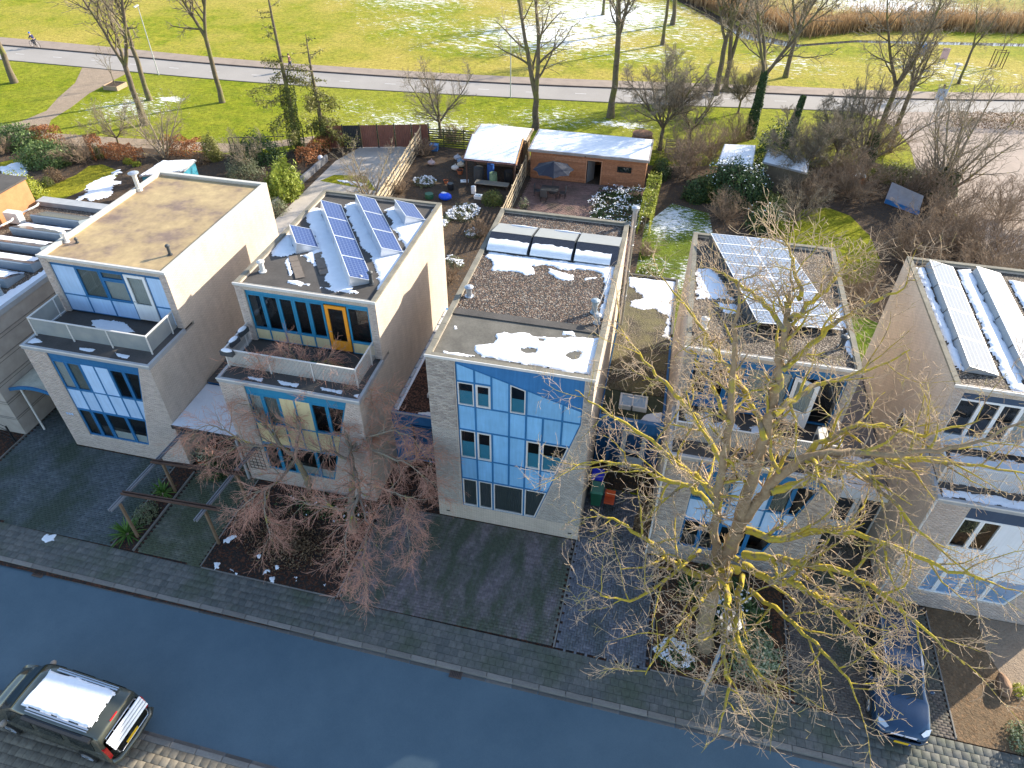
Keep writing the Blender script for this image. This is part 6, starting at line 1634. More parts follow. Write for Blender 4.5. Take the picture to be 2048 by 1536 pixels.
# terrace of B: hose, planters
t = thing('window_box', 'black planter box capped with snow, hanging outermost on the rail corner', 'planter', (-9.4, .8, 7.0), group='snow-capped planter boxes on the rail corner')
mb = MB(); mb.obox((-9.4+.3, .72, 7.12), (.28, 0, 0), (0, .11, 0), (0, 0, .12)); mb.build('box', DARKPL, t)
mb = MB(); mb.ball((-9.1, .72, 7.24), .24, 10, 6, (1.1, .5, .35)); mb.build('snow_cap', SNOW, t, smooth=True)
c = copy_tree(t, loc=(-9.75, 1.65, 7.0), rz=0, label='black planter box capped with snow on the side rail, nearer the corner')
c.rotation_euler = (0, 0, rad(80)); c.location = (-9.36, 1.2, 7.0)
c = copy_tree(t, label='black planter box capped with snow on the side rail, nearer the house'); c.rotation_euler = (0, 0, rad(80)); c.location = (-9.36, 1.95, 7.0)
t = thing('garden_hose', 'green garden hose lying in loops on the dark terrace', 'hose', (-5.8, 1.6, 6.25))
mb = MB(); pts = []
for k in range(70):
    a = k*.42; r_ = .55-.004*k; pts.append((-5.2+math.cos(a)*r_*1.25+.3*math.sin(k*.11), 1.75+math.sin(a)*r_*.6+.1*math.cos(k*.2), 6.265+.004*(k % 5)))
pts = [(-7.4, 2.1, 6.265), (-6.9, 1.9, 6.265), (-6.3, 2.0, 6.265)]+pts
mb.tube(pts, .014, 5); mb.build('hose', plain('green_rubber', (.02, .16, .06), .5), t)
snow('thin snow on the ledge before the perforated rail left of the reddish tree', [[(-9.54,0.38),(-9.43,0.74),(-9.28,0.57),(-9.39,0.28)], [(-8.24,0.42),(-7.54,0.46),(-7.53,0.27),(-8.07,0.27)], [(-6.92,0.48),(-5.86,0.47),(-5.93,0.27),(-6.65,0.29)], [(-4.99,0.49),(-3.94,0.49),(-3.96,0.32),(-4.83,0.34)], [(-3.51,0.28),(-3.17,0.49),(-3.13,1.26),(-2.99,1.1),(-3.08,0.26)]], 6.24, clip=(-9.3, -3.2, .1, 2.6), rough=.08, fscale=6, res=.03, thin=.06, th=.02)

# ------------------------------------------------------------------ roof C
def prism_x(mb, x0, x1, sec):
    n = len(sec); mb.add([(x0, y, z) for y, z in sec]+[(x1, y, z) for y, z in sec], [tuple(range(n))[::-1], tuple(range(n, 2*n))]+[(i, (i+1) % n, n+(i+1) % n, n+i) for i in range(n)])
GREYCOL = plain('sheen_collector_glass', (.24, .25, .26), .35, var=.1); DARKCOL = m_solar('dark_collector_cells', (.025, .028, .04), (.10, .11, .13), 40, 16, 1.9, 1.1, .3)  # grey base colour stands for the sun's sheen on the rear slope
for k, lb in enumerate(('left', 'middle', 'right')):
    x0 = .25+k*2.0; x1 = x0+1.95
    t = thing('solar_collector', 'tent-shaped solar collector with snow on it, %s one of three' % lb, 'solar collector', (x0, 8.6, 9.16), group='tent-shaped collectors on the gravel roof')
    mb = MB(); prism_x(mb, x0, x1, [(7.95, 9.16), (10.55, 9.16), (10.55, 9.26), (8.92, 9.63), (7.95, 9.26)]); mb.build('casing', DARKPL, t)
    mb = MB(); mb.add([(x0+.03, 8.92, 9.70), (x1-.03, 8.92, 9.70), (x1-.03, 10.5, 9.295), (x0+.03, 10.5, 9.295)], [(0, 1, 2, 3)]); mb.build('rear_panel', GREYCOL, t)
    mb = MB(); mb.add([(x0+.03, 8.0, 9.30), (x1-.03, 8.0, 9.30), (x1-.03, 8.9, 9.69), (x0+.03, 8.9, 9.69)], [(0, 1, 2, 3)]); mb.build('front_panel', DARKCOL, t)
    mb = MB(); n = 14; rr = random.Random(k); top = [8.42+.08*rr.random()+(.12 if k < 2 else .05)*(1-abs(i/n-.4)) for i in range(n+1)]
    vs = []
    xa, xb = x0+.05, x1-(.05 if k < 2 else .30)
    for i in range(n+1):
        x = xa+(xb-xa)*i/n; yt = top[i]; zt = 9.30+(yt-8.0)*.433
        vs += [(x, 7.93, 9.27), (x, 7.95, 9.36), (x, (7.95+yt)/2, (9.36+zt)/2+.05), (x, yt, zt+.004)]
    mb.add(vs, [(4*i+j, 4*i+4+j, 4*i+5+j, 4*i+1+j) for i in range(n) for j in range(3)]); mb.build('snow_cover', SNOW, t, smooth=True)
t = thing('snow_ridge', 'loose snow strips along the back edge of the grey collectors', 'snow'); t['kind'] = 'stuff'
for k in range(2):
    mb = MB(); mb.tube([(.9+k*2.1, 10.35, 9.34), (1.5+k*2.1, 10.3, 9.36), (2.15+k*2.1, 10.32, 9.34)], [.03, .06, .03], 6); mb.build('strip', SNOW, t)
snow('broad snow on the gravel roof below the tent-shaped collectors', [
    [(0.25,7.47),(0.44,8.04),(1.32,7.94),(3.2,7.95),(4.84,8.03),(6.2,8.08),(6.21,7.16),(6.17,6.05),(6.17,4.67),(6.13,3.56),(5.9,4.27),(5.95,5.29),(5.89,6.52),(5.69,6.94),(5.04,6.65),(4.88,6.74),(5.61,7.2),(5.32,7.48),(3.94,7.28),(3.09,7.46),(2.57,7.24),(2.87,6.53),(2.5,6.35),(1.86,6.52),(0.95,6.45),(0.64,7.26)],
    [(3.34,7.23),(4.4,6.91),(4.56,6.53),(4.1,6.36),(3.31,6.83)]], 9.15, clip=(.21, 6.14, 3.2, 8.2), rough=.17, fscale=2.8, th=.06, thin=.1)
snow('snow on the front felt of the gravel roof', [
    [(2.18,1.97),(2.47,2.25),(2.76,2.19),(3.27,2.35),(3.75,2.2),(4.45,2.28),(5.12,2.5),(6.2,2.7),(6.27,1.5),(6.26,0.39),(5.3,0.42),(4.1,0.46),(2.91,0.44),(2.03,0.48),(1.69,0.75),(1.64,1.1),(2.23,1.41),(2.33,1.71)],
    [(4.67,2.8),(5.06,2.9),(5.21,2.63),(4.76,2.56)], [(0.5,0.54),(1.13,0.52),(2.19,0.52),(1.2,0.28),(0.65,0.34)], [(0.41,2.19),(0.57,2.28),(0.63,1.98),(0.52,1.91)]],
    9.15, clip=(.21, 6.14, .21, 3.3), rough=.11, fscale=3.2, th=.045, thin=.09,
    holes=[[(3.3,1.32),(3.56,1.42),(3.91,1.43),(3.9,1.24),(3.62,1.14),(3.38,1.2)], [(5.11,1.53),(5.39,1.68),(5.58,1.59),(5.54,1.26),(5.35,1.14),(5.16,1.3)], [(2.56,1.32),(2.81,1.38),(2.8,1.23),(2.62,1.19)], [(3.85,2.15),(4.11,2.17),(4.13,1.99),(3.93,1.97)]])
pipe_vent('vent_pipe', 'zinc capped vent at the left edge of the gravel roof', .5, 4.3, 9.12, .42, .12, ZINC)
pipe_vent('vent_pipe', 'tall grey vent at the right of the gravel roof, where the cable ends', 5.72, 4.35, 9.12, .55, .11, plain('blue_grey_zinc', (.30, .36, .40), .4, .3))
pipe_vent('vent_pipe', 'black-capped grey vent just before the tall grey one', 5.92, 3.65, 9.12, .35, .10, TRIM_G)
mb = MB(); mb.tube([(6.0, 8.0, 9.2), (5.95, 6.2, 9.24), (5.85, 5.0, 9.22), (5.75, 4.5, 9.3)], .018, 5); tag(mb.build('cable', TRIM_G), 'grey cable running over the gravel roof to a vent', 'cable')
t = thing('steel_chimney', 'tall stainless steel chimney behind the right corner of the gravel roof', 'chimney', (6.52, 12.15, 0))
mb = MB(); mb.cyl(6.55, 12.2, 3.2, 9.75, .12, 14); mb.build('pipe', STEEL, t, smooth=False)
mb = MB(); mb.tube([(6.55, 12.2, 9.75), (6.55, 12.2, 9.9), (6.55, 12.2, 9.91), (6.55, 12.2, 10.02)], [.12, .12, .19, .19], 14); mb.tube([(6.55, 12.2, 10.04), (6.55, 12.2, 10.1)], [.2, .06], 14); mb.build('cowl', ZINC, t)
mb = MB()
for z in (5, 6.5, 8, 9): mb.tube([(6.55, 12.2, z), (6.55, 12.2, z+.05)], .135, 14)
mb.build('pipe_clamps', ZINC, t)

# ------------------------------------------------------------------ roofs D, E and Z
pipe_vent('vent_pipe', 'white capped vent at the front left of the slanted array roof', 10.05, 4.3, 9.12, .42, .11)
pipe_vent('vent_pipe', 'black vent in snow at the front right of the slanted array roof', 15.2, 4.3, 9.12, .45, .1, DARKPL)
snow('snow along the right edge of the roof with the wide slanted array', [[(15.7,10.33),(15.8,9.6),(15.77,7.49),(15.79,5.59),(15.86,4.16),(15.85,3.47),(15.59,3.41),(15.35,4.04),(15.3,4.59),(15.52,4.79),(15.53,5.53),(15.23,5.76),(15.05,6.82),(15.42,7.07),(15.62,7.29),(15.64,9.02)]], 9.15, clip=(9.6, 15.54, 2.97, 11.6), rough=.16, fscale=3, th=.05)
snow('shaded thin snow left of the wide slanted array', [[(9.62,8.66),(10,8.94),(10.58,8.51),(11.04,7.02),(11.31,6.57),(10.77,6.53),(9.78,6.37)], [(10.59,6.23),(11.3,6.24),(11.47,5.63),(10.86,5.48)]], 9.15, clip=(9.6, 15.54, 2.97, 11.6), rough=.22, fscale=4, th=.04)
snow('bright snow strips between the solar rows at the right edge', [
    [(19.15, 3.9), (19.45, 3.9), (19.5, 11.2), (19.12, 11.2)], [(20.75, 3.0), (21.35, 3.0), (21.5, 11.6), (20.85, 11.4)], [(22.7, 3.0), (24.9, 3.0), (24.9, 11.0), (22.9, 11.0)]], 9.15, clip=(19.06, 24.99, 2.97, 11.6), rough=.15, fscale=2.6, th=.07)
snow('snow covering the terrace of the house at the right edge', [[(19.6, .95), (24.8, .95), (24.8, 2.6), (19.8, 2.6)]], 6.24, clip=(19.1, 24.9, .9, 2.7), rough=.3, fscale=3, th=.05)
snow('snow on the ledge in front of the right-edge terrace', [[(19.05, .15), (25, .15), (25, .6), (19.05, .6)]], 6.24, clip=(18.97, 25.1, .1, .8), rough=.2, fscale=4, th=.04)
snow('snow patches on the terrace behind the big bare tree', [[(9.84,2.38),(10.75,2.73),(11.02,2.13),(11.7,2.43),(12.04,1.99),(10.85,1.77),(10,1.83)], [(12.38,2.2),(13.06,2.43),(13.04,1.98),(12.45,1.84)]], 6.24, clip=(9.6, 15.3, .95, 2.65), rough=.12, fscale=4, th=.04)
t = thing('air_conditioner', 'white outdoor air conditioner on the terrace behind the big tree', 'air conditioner', (15.0, 1.5, 6.24))
mb = MB(); mb.box(14.72, 15.05, 1.1, 1.95, 6.30, 7.05); mb.build('casing', plain('beige_plastic', (.66, .62, .54), .5), t)
mb = MB(); mb.box(14.75, 15.0, 1.15, 1.25, 6.24, 6.30); mb.box(14.75, 15.0, 1.8, 1.9, 6.24, 6.30); mb.build('feet', BLACKM, t)
mb = MB(); mb.tube([(14.71, 1.5, 6.68), (14.69, 1.5, 6.68)], .27, 16); mb.build('fan_grille', DARKPL, t)
# collectors on roof Z
for k, (y, xr_, xl_) in enumerate(((10.0, -23.75, -26.9), (8.5, -23.75, -26.95), (7.0, -23.7, -29), (5.45, -23.0, -29), (3.9, -23.2, -29), (2.4, -23.4, -29))):
    lb = ('farthest', 'second farthest', 'third farthest', 'third nearest', 'second nearest', 'nearest')[k]
    xl_ = max(xl_, -28.2)
    t = thing('solar_collector', 'dark snow-topped wedge collector, %s of the row on the grey roof' % lb, 'solar collector', (xl_, y, 6.12), group='wedge collectors on the grey roof')
    mb = MB(); prism_x(mb, xl_, xr_, [(y, 6.14), (y+1.15, 6.14), (y+1.15, 6.28), (y+.08, 6.62), (y-.02, 6.6)]); mb.build('casing', plain('grey_blue_metal', (.20, .25, .30), .4, var=.1), t)
    mb = MB(); mb.add([(xl_+.02, y+.08, 6.63), (xr_-.02, y+.08, 6.63), (xr_-.02, y+1.13, 6.295), (xl_+.02, y+1.13, 6.295)], [(0, 1, 2, 3)]); mb.build('panel', plain('black_collector', (.06, .06, .065), .25), t)
    if k:
        mb = MB(); n = 18; rr = random.Random(k+4); vs = []; e = .35
        for i in range(n+1):
            x = xl_+.1+(xr_-xl_-.35)*i/n; e = min(.62, max(.28, e+rr.uniform(-.12, .12))); ye = y+e
            vs += [(x, ye, 6.645-(ye-y)*.315), (x, (ye+y+1.1)/2, 6.70-((ye+y+1.1)/2-y)*.315), (x, y+1.12, 6.31)]
        mb.add(vs, [(3*i+j, 3*i+3+j, 3*i+4+j, 3*i+1+j) for i in range(n) for j in range(2)]); mb.build('snow_cover', SNOW, t, smooth=True)
snow('snow beside the wedge collectors along the edge of the grey roof', [[(-22.2, .3), (-22.2, 6.6), (-22.7, 6.6), (-22.8, 4.5), (-23.1, 3.2), (-23.6, .3)]], 6.12, clip=(-28, -22.16, .2, 11.8), rough=.25, fscale=2.2, th=.06)
snow('snow patches between the wedge collectors on the grey roof', [[(-28, 9.75), (-23.9, 9.75), (-23.9, 9.98), (-28, 9.98)], [(-24.4, 11.3), (-23.7, 11.3), (-23.7, 11.6), (-24.4, 11.6)], [(-28, 4.9), (-23.5, 5.1), (-23.5, 5.4), (-28, 5.4)]], 6.12, clip=(-28, -22.16, .2, 11.8), rough=.12, th=.05)
ACM = plain('white_enamel', (.70, .69, .66), .4)
t = thing('air_conditioner', 'white air conditioner unit farther along the rusty wall, with a bent hose', 'air conditioner', (-27.9, 9.9, 6.12))
mb = MB(); mb.box(-28.2, -27.3, 9.55, 9.95, 6.2, 6.85); mb.build('casing', ACM, t); mb = MB(); mb.box(-28.1, -27.9, 9.6, 9.9, 6.12, 6.2); mb.box(-27.6, -27.4, 9.6, 9.9, 6.12, 6.2); mb.build('feet', BLACKM, t)
mb = MB(); mb.tube([(-27.6, 9.98, 6.6), (-27.2, 10.3, 6.75), (-27.0, 10.8, 6.8), (-27.3, 11.2, 6.7), (-27.7, 11.0, 6.4)], .05, 8); mb.build('hose', ACM, t)
c = copy_tree(t, loc=(-27.95, 8.0, 6.12), label='white air conditioner unit nearer the street at the rusty wall')
pipe_vent('vent_pipe', 'dark blue-grey vent with a reddish top near the edge of the grey roof', -23.0, 3.3, 6.1, .55, .1, plain('blue_grey_zinc', (.3, .36, .4)))

# ------------------------------------------------------------------ single-storey links, canopy, carport
t = thing('link_building', 'low blue entrance building with a leaf-strewn roof left of the tall blue facade', 'entrance building', (-3.05, 2.8, 0))
mb = MB(); mb.box(-3.04, -.01, 2.95, 11.5, 0, 3.0); mb.build('wall', BLUE_D, t)
mb = MB(); mb.box(-2.98, -.08, 2.95, 11.4, 3.0, 3.08); mb.build('roof', LEAFROOF, t)
mb = MB(); mb.box(-3.04, -.01, 2.78, 2.95, 2.62, 3.16); mb.box(-3.04, -2.85, 2.95, 11.5, 3.08, 3.17); mb.build('fascia', BLUE_D, t)
mb = MB(); mb.box(-3.04, -.01, 2.76, 2.86, 3.16, 3.19); mb.build('edge_trim', TRIM_G, t)
LINKB = t
f = Facade(t, 2.80, BLUE_D, 0)
f.panel(R(-3.04, -2.15, 0, 2.62), BLUE_D); f.window(R(-2.1, -1.05, .25, 2.5), DARKPL, wf=.05); f.door(-.95, -.05, .05, 2.5, BLUE, (.16, .2, 1.1, .16), 'blue front door with a small pane'); f.done()
t2 = thing('rooflight', 'white framed rooflight on the leafy roof beside the tall blue facade', 'rooflight', (-1.0, 4.6, 3.08))
mb = MB(); mb.ring([(-1.75, 0), (-.2, 0), (-.2, 1), (-1.75, 1)], [(-1.68, .07), (-.27, .07), (-.27, .93), (-1.68, .93)], 0, .2)
mb.v = [(x, 4.2+z*.95, 3.3-y) for x, y, z in mb.v]; mb.build('frame', TRIM, t2)
mb = MB(); mb.box(-1.68, -.27, 4.27, 5.08, 3.2, 3.25); mb.build('dome', FROST, t2)
snow('shaded snow on the front edge of the leafy entrance roof', [[(-1.6, 2.95), (-.15, 2.95), (-.15, 3.25), (-1.4, 3.3), (-1.9, 3.1)]], 3.08, clip=(-2.9, -.1, 2.97, 5), rough=.1, th=.04)
snow('thin snow strip along the wall top of the leafy entrance roof', [[(-2.95, 3), (-2.8, 3), (-2.8, 11), (-2.95, 11)]], 3.17, clip=(-3.0, -2.7, 3, 11), rough=.05, th=.02)
for k in range(11):
    mb = MB(); mb.box(-3.0, -2.86, 3.1+k*.75, 3.1+k*.75+.62, 3.175, 3.24)
    mb.build('ballast_block', plain('pale_block', (.50, .52, .54), .8), LINKB)

t = thing('link_building', 'long low building with a moss and gravel roof right of the tall blue house', 'entrance building', (6.4, 4.8, 0))
mb = MB(); mb.box(6.38, 9.37, 5.1, 17.5, 0, 3.0); mb.build('wall', BLUE_D, t)
mb = MB(); mb.box(6.45, 9.25, 5.0, 6.9, 3.0, 3.06); mb.build('front_roof', plain('mossy_felt', (.05, .06, .035), .95, var=.4, bump=.4), t)
mb = MB(); mb.box(6.45, 9.25, 6.9, 17.35, 3.0, 3.09); mb.build('roof', GR_MOSS, t)
mb = MB(); mb.box(6.38, 9.38, 17.35, 17.5, 3.0, 3.22); mb.box(9.25, 9.38, 11.9, 17.35, 3.0, 3.22); mb.build('coping', plain('dark_coping', (.09, .085, .075), .9), t)
mb = MB(); mb.box(6.38, 9.37, 4.78, 5.0, 2.5, 3.12); mb.build('fascia', BLUE_D, t)
f = Facade(t, 4.82, BLUE_D, 0)
f.window(R(6.4, 7.0, .1, 2.5), wf=.04); f.window(R(7.0, 7.6, .1, 2.5), wf=.04); f.window(R(8.72, 9.36, .1, 2.5), wf=.04); f.done()
f2 = Facade(t, 4.80, WHITE_GREY, 0)
d = f2.door(7.65, 8.66, .05, 2.45, WHITE_GREY, (.15, .14, .75, .15), 'grey-white framed glass front door'); f2.fr.ring(R(7.6, 8.72, .02, 2.5), R(7.65, 8.66, .05, 2.45), 4.79, 4.9); f2.done()
mb = MB(); mb.box(7.8, 8.51, 4.775, 4.82, 1.15, 1.27); mb.build('door_rail', WHITE_GREY, t)
t2 = thing('rooflight', 'white framed double rooflight on the mossy roof near the big tree', 'rooflight', (7.8, 6, 3.06))
mb = MB()
for a, b in ((7.2, 7.3), (7.78, 7.85), (8.4, 8.5)): mb.box(a, b, 5.6, 6.5, 3.06, 3.3)
mb.box(7.3, 8.4, 5.6, 5.68, 3.06, 3.3); mb.box(7.3, 8.4, 6.42, 6.5, 3.06, 3.3); mb.build('frame', TRIM, t2)
mb = MB(); mb.box(7.3, 8.4, 5.68, 6.42, 3.2, 3.27); mb.build('dome', plain('rooflight_plastic', (.30, .38, .45), .15, var=.2), t2)
snow('snow on the sunny far end of the long mossy roof', [[(6.39,17.27),(7.46,17.4),(8.27,17.34),(9.3,17.54),(9.32,15.14),(9.26,12.67),(9.2,11.61),(8.96,11.75),(9,13.03),(9.01,13.81),(8.24,14.19),(7.49,14.01),(6.96,14.22),(6.86,14.66),(7.52,15.18),(7.07,15.8),(6.55,16.42)]], 3.09, clip=(6.46, 9.24, 7, 17.3), rough=.30, fscale=2.4, th=.05)
snow('shaded snow at the front corner of the mossy roof', [[(8.2, 5.0), (9.2, 5.0), (9.2, 5.8), (8.5, 5.5)]], 3.06, clip=(6.5, 9.24, 5.02, 6.8), rough=.12, th=.04)

t = thing('link_building', 'low pale entrance building in the dark gap left of the right-edge house', 'entrance building', (15.8, 3, 0))
mb = MB(); mb.box(15.78, 18.83, 3.2, 11.5, 0, 2.95); mb.build('wall', plain('dark_wall', (.06, .06, .065), .8), t)
mb = MB(); mb.box(15.85, 18.75, 3.2, 11.4, 2.95, 3.0); mb.build('roof', plain('grey_felt', (.16, .15, .15), .9, var=.2), t)
mb = MB(); mb.box(15.78, 18.83, 2.9, 3.2, 2.6, 3.1); mb.build('fascia', OFFW, t)
f = Facade(t, 3.05, TRIM, 0); f.window(R(15.8, 16.8, .1, 2.6)); f.door(16.85, 17.8, .05, 2.5, WHITEP, (.15, .15, .8, .15)); f.window(R(17.85, 18.8, .1, 2.6)); f.done()
snow('thin snow on the pale entrance roof in the gap by the right-edge house', [[(16, 3.3), (18, 3.3), (18.4, 5), (16.6, 5.4)]], 3.0, clip=(15.9, 18.7, 3.25, 8), rough=.4, th=.03)

t = thing('carport_roof', 'pale flat canopy roof with thin snow between the tan-roofed and cream-panelled houses', 'canopy', (-12.6, 0, 0))
mb = MB(); mb.box(-12.62, -9.42, -.15, 2.85, 2.78, 2.92); mb.build('roof', plain('frosty_white_sheet', (.62, .64, .68), .6, var=.1, scale=1.5), t)
mb = MB(); mb.box(-12.62, -9.42, -.18, -.152, 2.72, 2.94); mb.build('edge', BLACKM, t)
mb = MB(); mb.box(-9.55, -9.45, -.1, 0.0, 0, 2.78); mb.build('post', TRIM_G, t)
t = thing('link_building', 'dark entrance wall under the pale canopy between the two left houses', 'entrance building', (-12.6, 2.9, 0))
mb = MB(); mb.box(-12.63, -9.42, 2.95, 11.3, 0, 3.0); mb.build('wall', BLUE_D, t)
mb = MB(); mb.box(-12.6, -9.5, 2.9, 11.2, 3.0, 3.06); mb.build('roof', FELT, t)
snow('shaded snow patch in the corner of the entrance roof between the two left houses', [[(-12.3, 3.1), (-10, 3.1), (-10.2, 4.2), (-12.2, 4.8)]], 3.06, clip=(-12.6, -9.5, 2.95, 8), rough=.3, th=.04)

t = thing('entrance_canopy', 'curved blue-edged entrance canopy with traces of snow on a white post at the left', 'canopy', (-21.9, .4, 0))
mb = MB(); n = 12; sec = []
for i in range(n+1):
    u = i/n; sec.append((-21.92+2.9*u, 2.75+.32*math.sin(math.pi*u)))
vs = [(x, .45, z) for x, z in sec]+[(x, 2.6, z) for x, z in sec]+[(x, .45, z-.08) for x, z in sec]+[(x, 2.6, z-.08) for x, z in sec]; m = n+1
mb.add(vs, [(i, i+1, m+i+1, m+i) for i in range(n)]+[(2*m+i+1, 2*m+i, 3*m+i, 3*m+i+1) for i in range(n)]); mb.build('roof', plain('mossy_white_sheet', (.46, .46, .38), .7, var=.3, scale=1.5), t)
mb = MB(); mb.add([(x, .42, z+.03) for x, z in sec]+[(x, .42, z-.14) for x, z in sec]+[(x, .5, z+.03) for x, z in sec], [(m+i, m+i+1, i+1, i) for i in range(n)]+[(i, i+1, 2*m+i+1, 2*m+i) for i in range(n)]); mb.build('curved_fascia', BLUE, t)
mb = MB(); mb.tube([(-21.35, .55, 0), (-21.35, .55, 2.9)], .05, 8); mb.build('post', TRIM, t)
t = thing('entrance_wall', 'brownish entrance door wall under the curved canopy', 'wall', (-21.9, 2.7, 0))
mb = MB(); mb.box(-21.92, -19.02, 2.7, 11, 0, 2.7); mb.build('wall', BR_LIGHT, t)
mb = MB(); mb.box(-20.9, -19.9, 2.66, 2.7, .02, 2.2); mb.build('door', plain('brown_door', (.25, .10, .04), .5), t)

# ------------------------------------------------------------------ pergola over the garden path
WOODB = plain('weathered_brown_timber', (.09, .05, .035), .8, var=.25, bump=.2); BEAMG = plain('grey_metal_beam', (.22, .23, .25), .5, var=.1)
t = thing('pergola', 'open pergola frame of grey twin beams and brown timber crossbars over the garden path', 'pergola', (-12.5, -4, 0))
for a, b in (((-12.68, -4.75, 2.3), (-12.35, .35, 2.3)), ((-8.95, -4.4, 2.3), (-8.6, .3, 2.3))):
    for s in (-.055, .055):
        mb = MB(); mb.bar((a[0]+s, a[1], a[2]), (b[0]+s, b[1], b[2]), .04, .12); mb.build('beam', BEAMG, t)
for (ax, ay), (bx, by) in (((-12.72, -3.85), (-8.2, -3.7)), ((-12.6, -1.95), (-8.2, -1.7))):
    for s in (-.06, .06):
        mb = MB(); mb.bar((ax, ay+s, 2.42), (bx, by+s, 2.42), .05, .12); mb.build('crossbar', WOODB, t)
for x, y in ((-12.55, -4.3), (-12.45, -1.6), (-8.9, -3.8), (-8.7, -1.6)):
    mb = MB(); mb.box(x-.05, x+.05, y-.05, y+.05, 0, 2.24); mb.build('post', plain('orange_brown_post', (.20, .13, .08), .8, var=.2), t)
t = thing('metal_fence', 'low black bar fence at the left beside the panelled wall', 'fence', (-22.6, -1, 0))
mb = MB()
for a in ((-22.05, -.6), (-23.8, -.25)): mb.box(a[0]-.03, a[0]+.03, a[1]-.03, a[1]+.03, 0, 1.15)
mb.build('posts', BLACKM, t)
mb = MB()
for z in (.2, .5, .8, 1.1): mb.bar((-22.05, -.6, z), (-23.8, -.25, z), .02)
mb.build('rails', BLACKM, t)
print('roofs done')

# ------------------------------------------------------------------ vehicles
def carpaint(name, c, c2=None, rough=.22):
    t = NT(name); t.color(t.ramp(t.noise(1.5, 4), [(.3, tuple(x*.85 for x in c)), (.7, tuple(x*1.15 for x in c))])).set(rough, .35, .6)
    t.b.inputs['Coat Weight'].default_value = .7; t.b.inputs['Coat Roughness'].default_value = .05; return t.m
DGLASS = plain('dark_car_glass', (.012, .018, .018), .05, spec=.8, var=.1)
RUB = plain('tyre_rubber', (.02, .02, .02), .8); CHROME = plain('chrome', (.7, .72, .75), .15, .9, var=.05); REDL = plain('red_lamp', (.55, .01, .01), .15, spec=.7)
YPLATE = plain('yellow_plate', (.80, .48, .02), .4, var=.04)
def loft_grid(stations):
    """each station: x, [(y,z)...] half section from sill to roof centre; returns full-width rows"""
    rows = []
    for x, hs in stations:
        row = [(x, -y, z) for y, z in hs]+[(x, y, z) for y, z in hs[::-1][1:]]
        rows.append(row)
    return rows
def cr(rows, n):
    """Catmull-Rom between stations for a smooth body"""
    R_ = [[Vector(p) for p in r] for r in rows]; out = []; N = len(R_)
    for i in range(N-1):
        a, b, c, d = R_[max(i-1, 0)], R_[i], R_[i+1], R_[min(i+2, N-1)]
        for k in range(n):
            t = k/n; out.append([.5*((2*q)+(r-p)*t+(2*p-5*q+4*r-s)*t*t+(3*q-p-3*r+s)*t**3) for p, q, r, s in zip(a, b, c, d)])
    out.append(R_[-1]); return out
def body_mesh(rows):
    mb = MB(); m = len(rows[0]); vs = [p for r in rows for p in r]; n = len(rows)
    fs = [(i*m+j, (i+1)*m+j, (i+1)*m+j+1, i*m+j+1) for i in range(n-1) for j in range(m-1)]
    fs += [tuple(range(m))[::-1], tuple(range((n-1)*m, n*m))]
    fs += [((i+1)*m, i*m, i*m+m-1, (i+1)*m+m-1) for i in range(n-1)]
    mb.add(vs, fs); return mb
def patch(rows, x0, x1, j0, j1, off=.008, inset_=.0):
    """a skin lying just outside the body between two stations and two profile points"""
    sel = [r for r in rows if x0-1e-4 <= r[0].x <= x1+1e-4]
    m = len(rows[0]); mb = MB(); c = Vector(((x0+x1)/2, 0, .8)); vs = []
    for r in sel:
        for j in range(j0, j1+1):
            p = r[j].copy(); d = Vector((0, p.y, p.z-.9)); d.normalize(); vs.append(p+d*off)
    k = j1-j0+1
    mb.add(vs, [(i*k+j, (i+1)*k+j, (i+1)*k+j+1, i*k+j+1) for i in range(len(sel)-1) for j in range(k-1)]); return mb
def wheel(t, x, y, r, w_, s):
    mb = MB(); mb.tube([(x, y-w_/2*s, r), (x, y+w_/2*s, r)], r, 22); ty = mb.build('wheel', RUB, t, world=False)
    mb = MB(); yo = y+s*(w_/2+.004)
    mb.tube([(x, yo-s*.01, r), (x, yo, r)], r*.66, 18); mb.build('rim', plain('alloy_rim', (.35, .36, .37), .3, .7), ty, world=False)
    mb = MB()
    for k in range(5): a = k*1.2566; mb.bar((x, yo+s*.012, r), (x+math.cos(a)*r*.6, yo+s*.012, r+math.sin(a)*r*.6), .04, .02, (0, s, 0))
    mb.build('spokes', CHROME, ty, world=False)

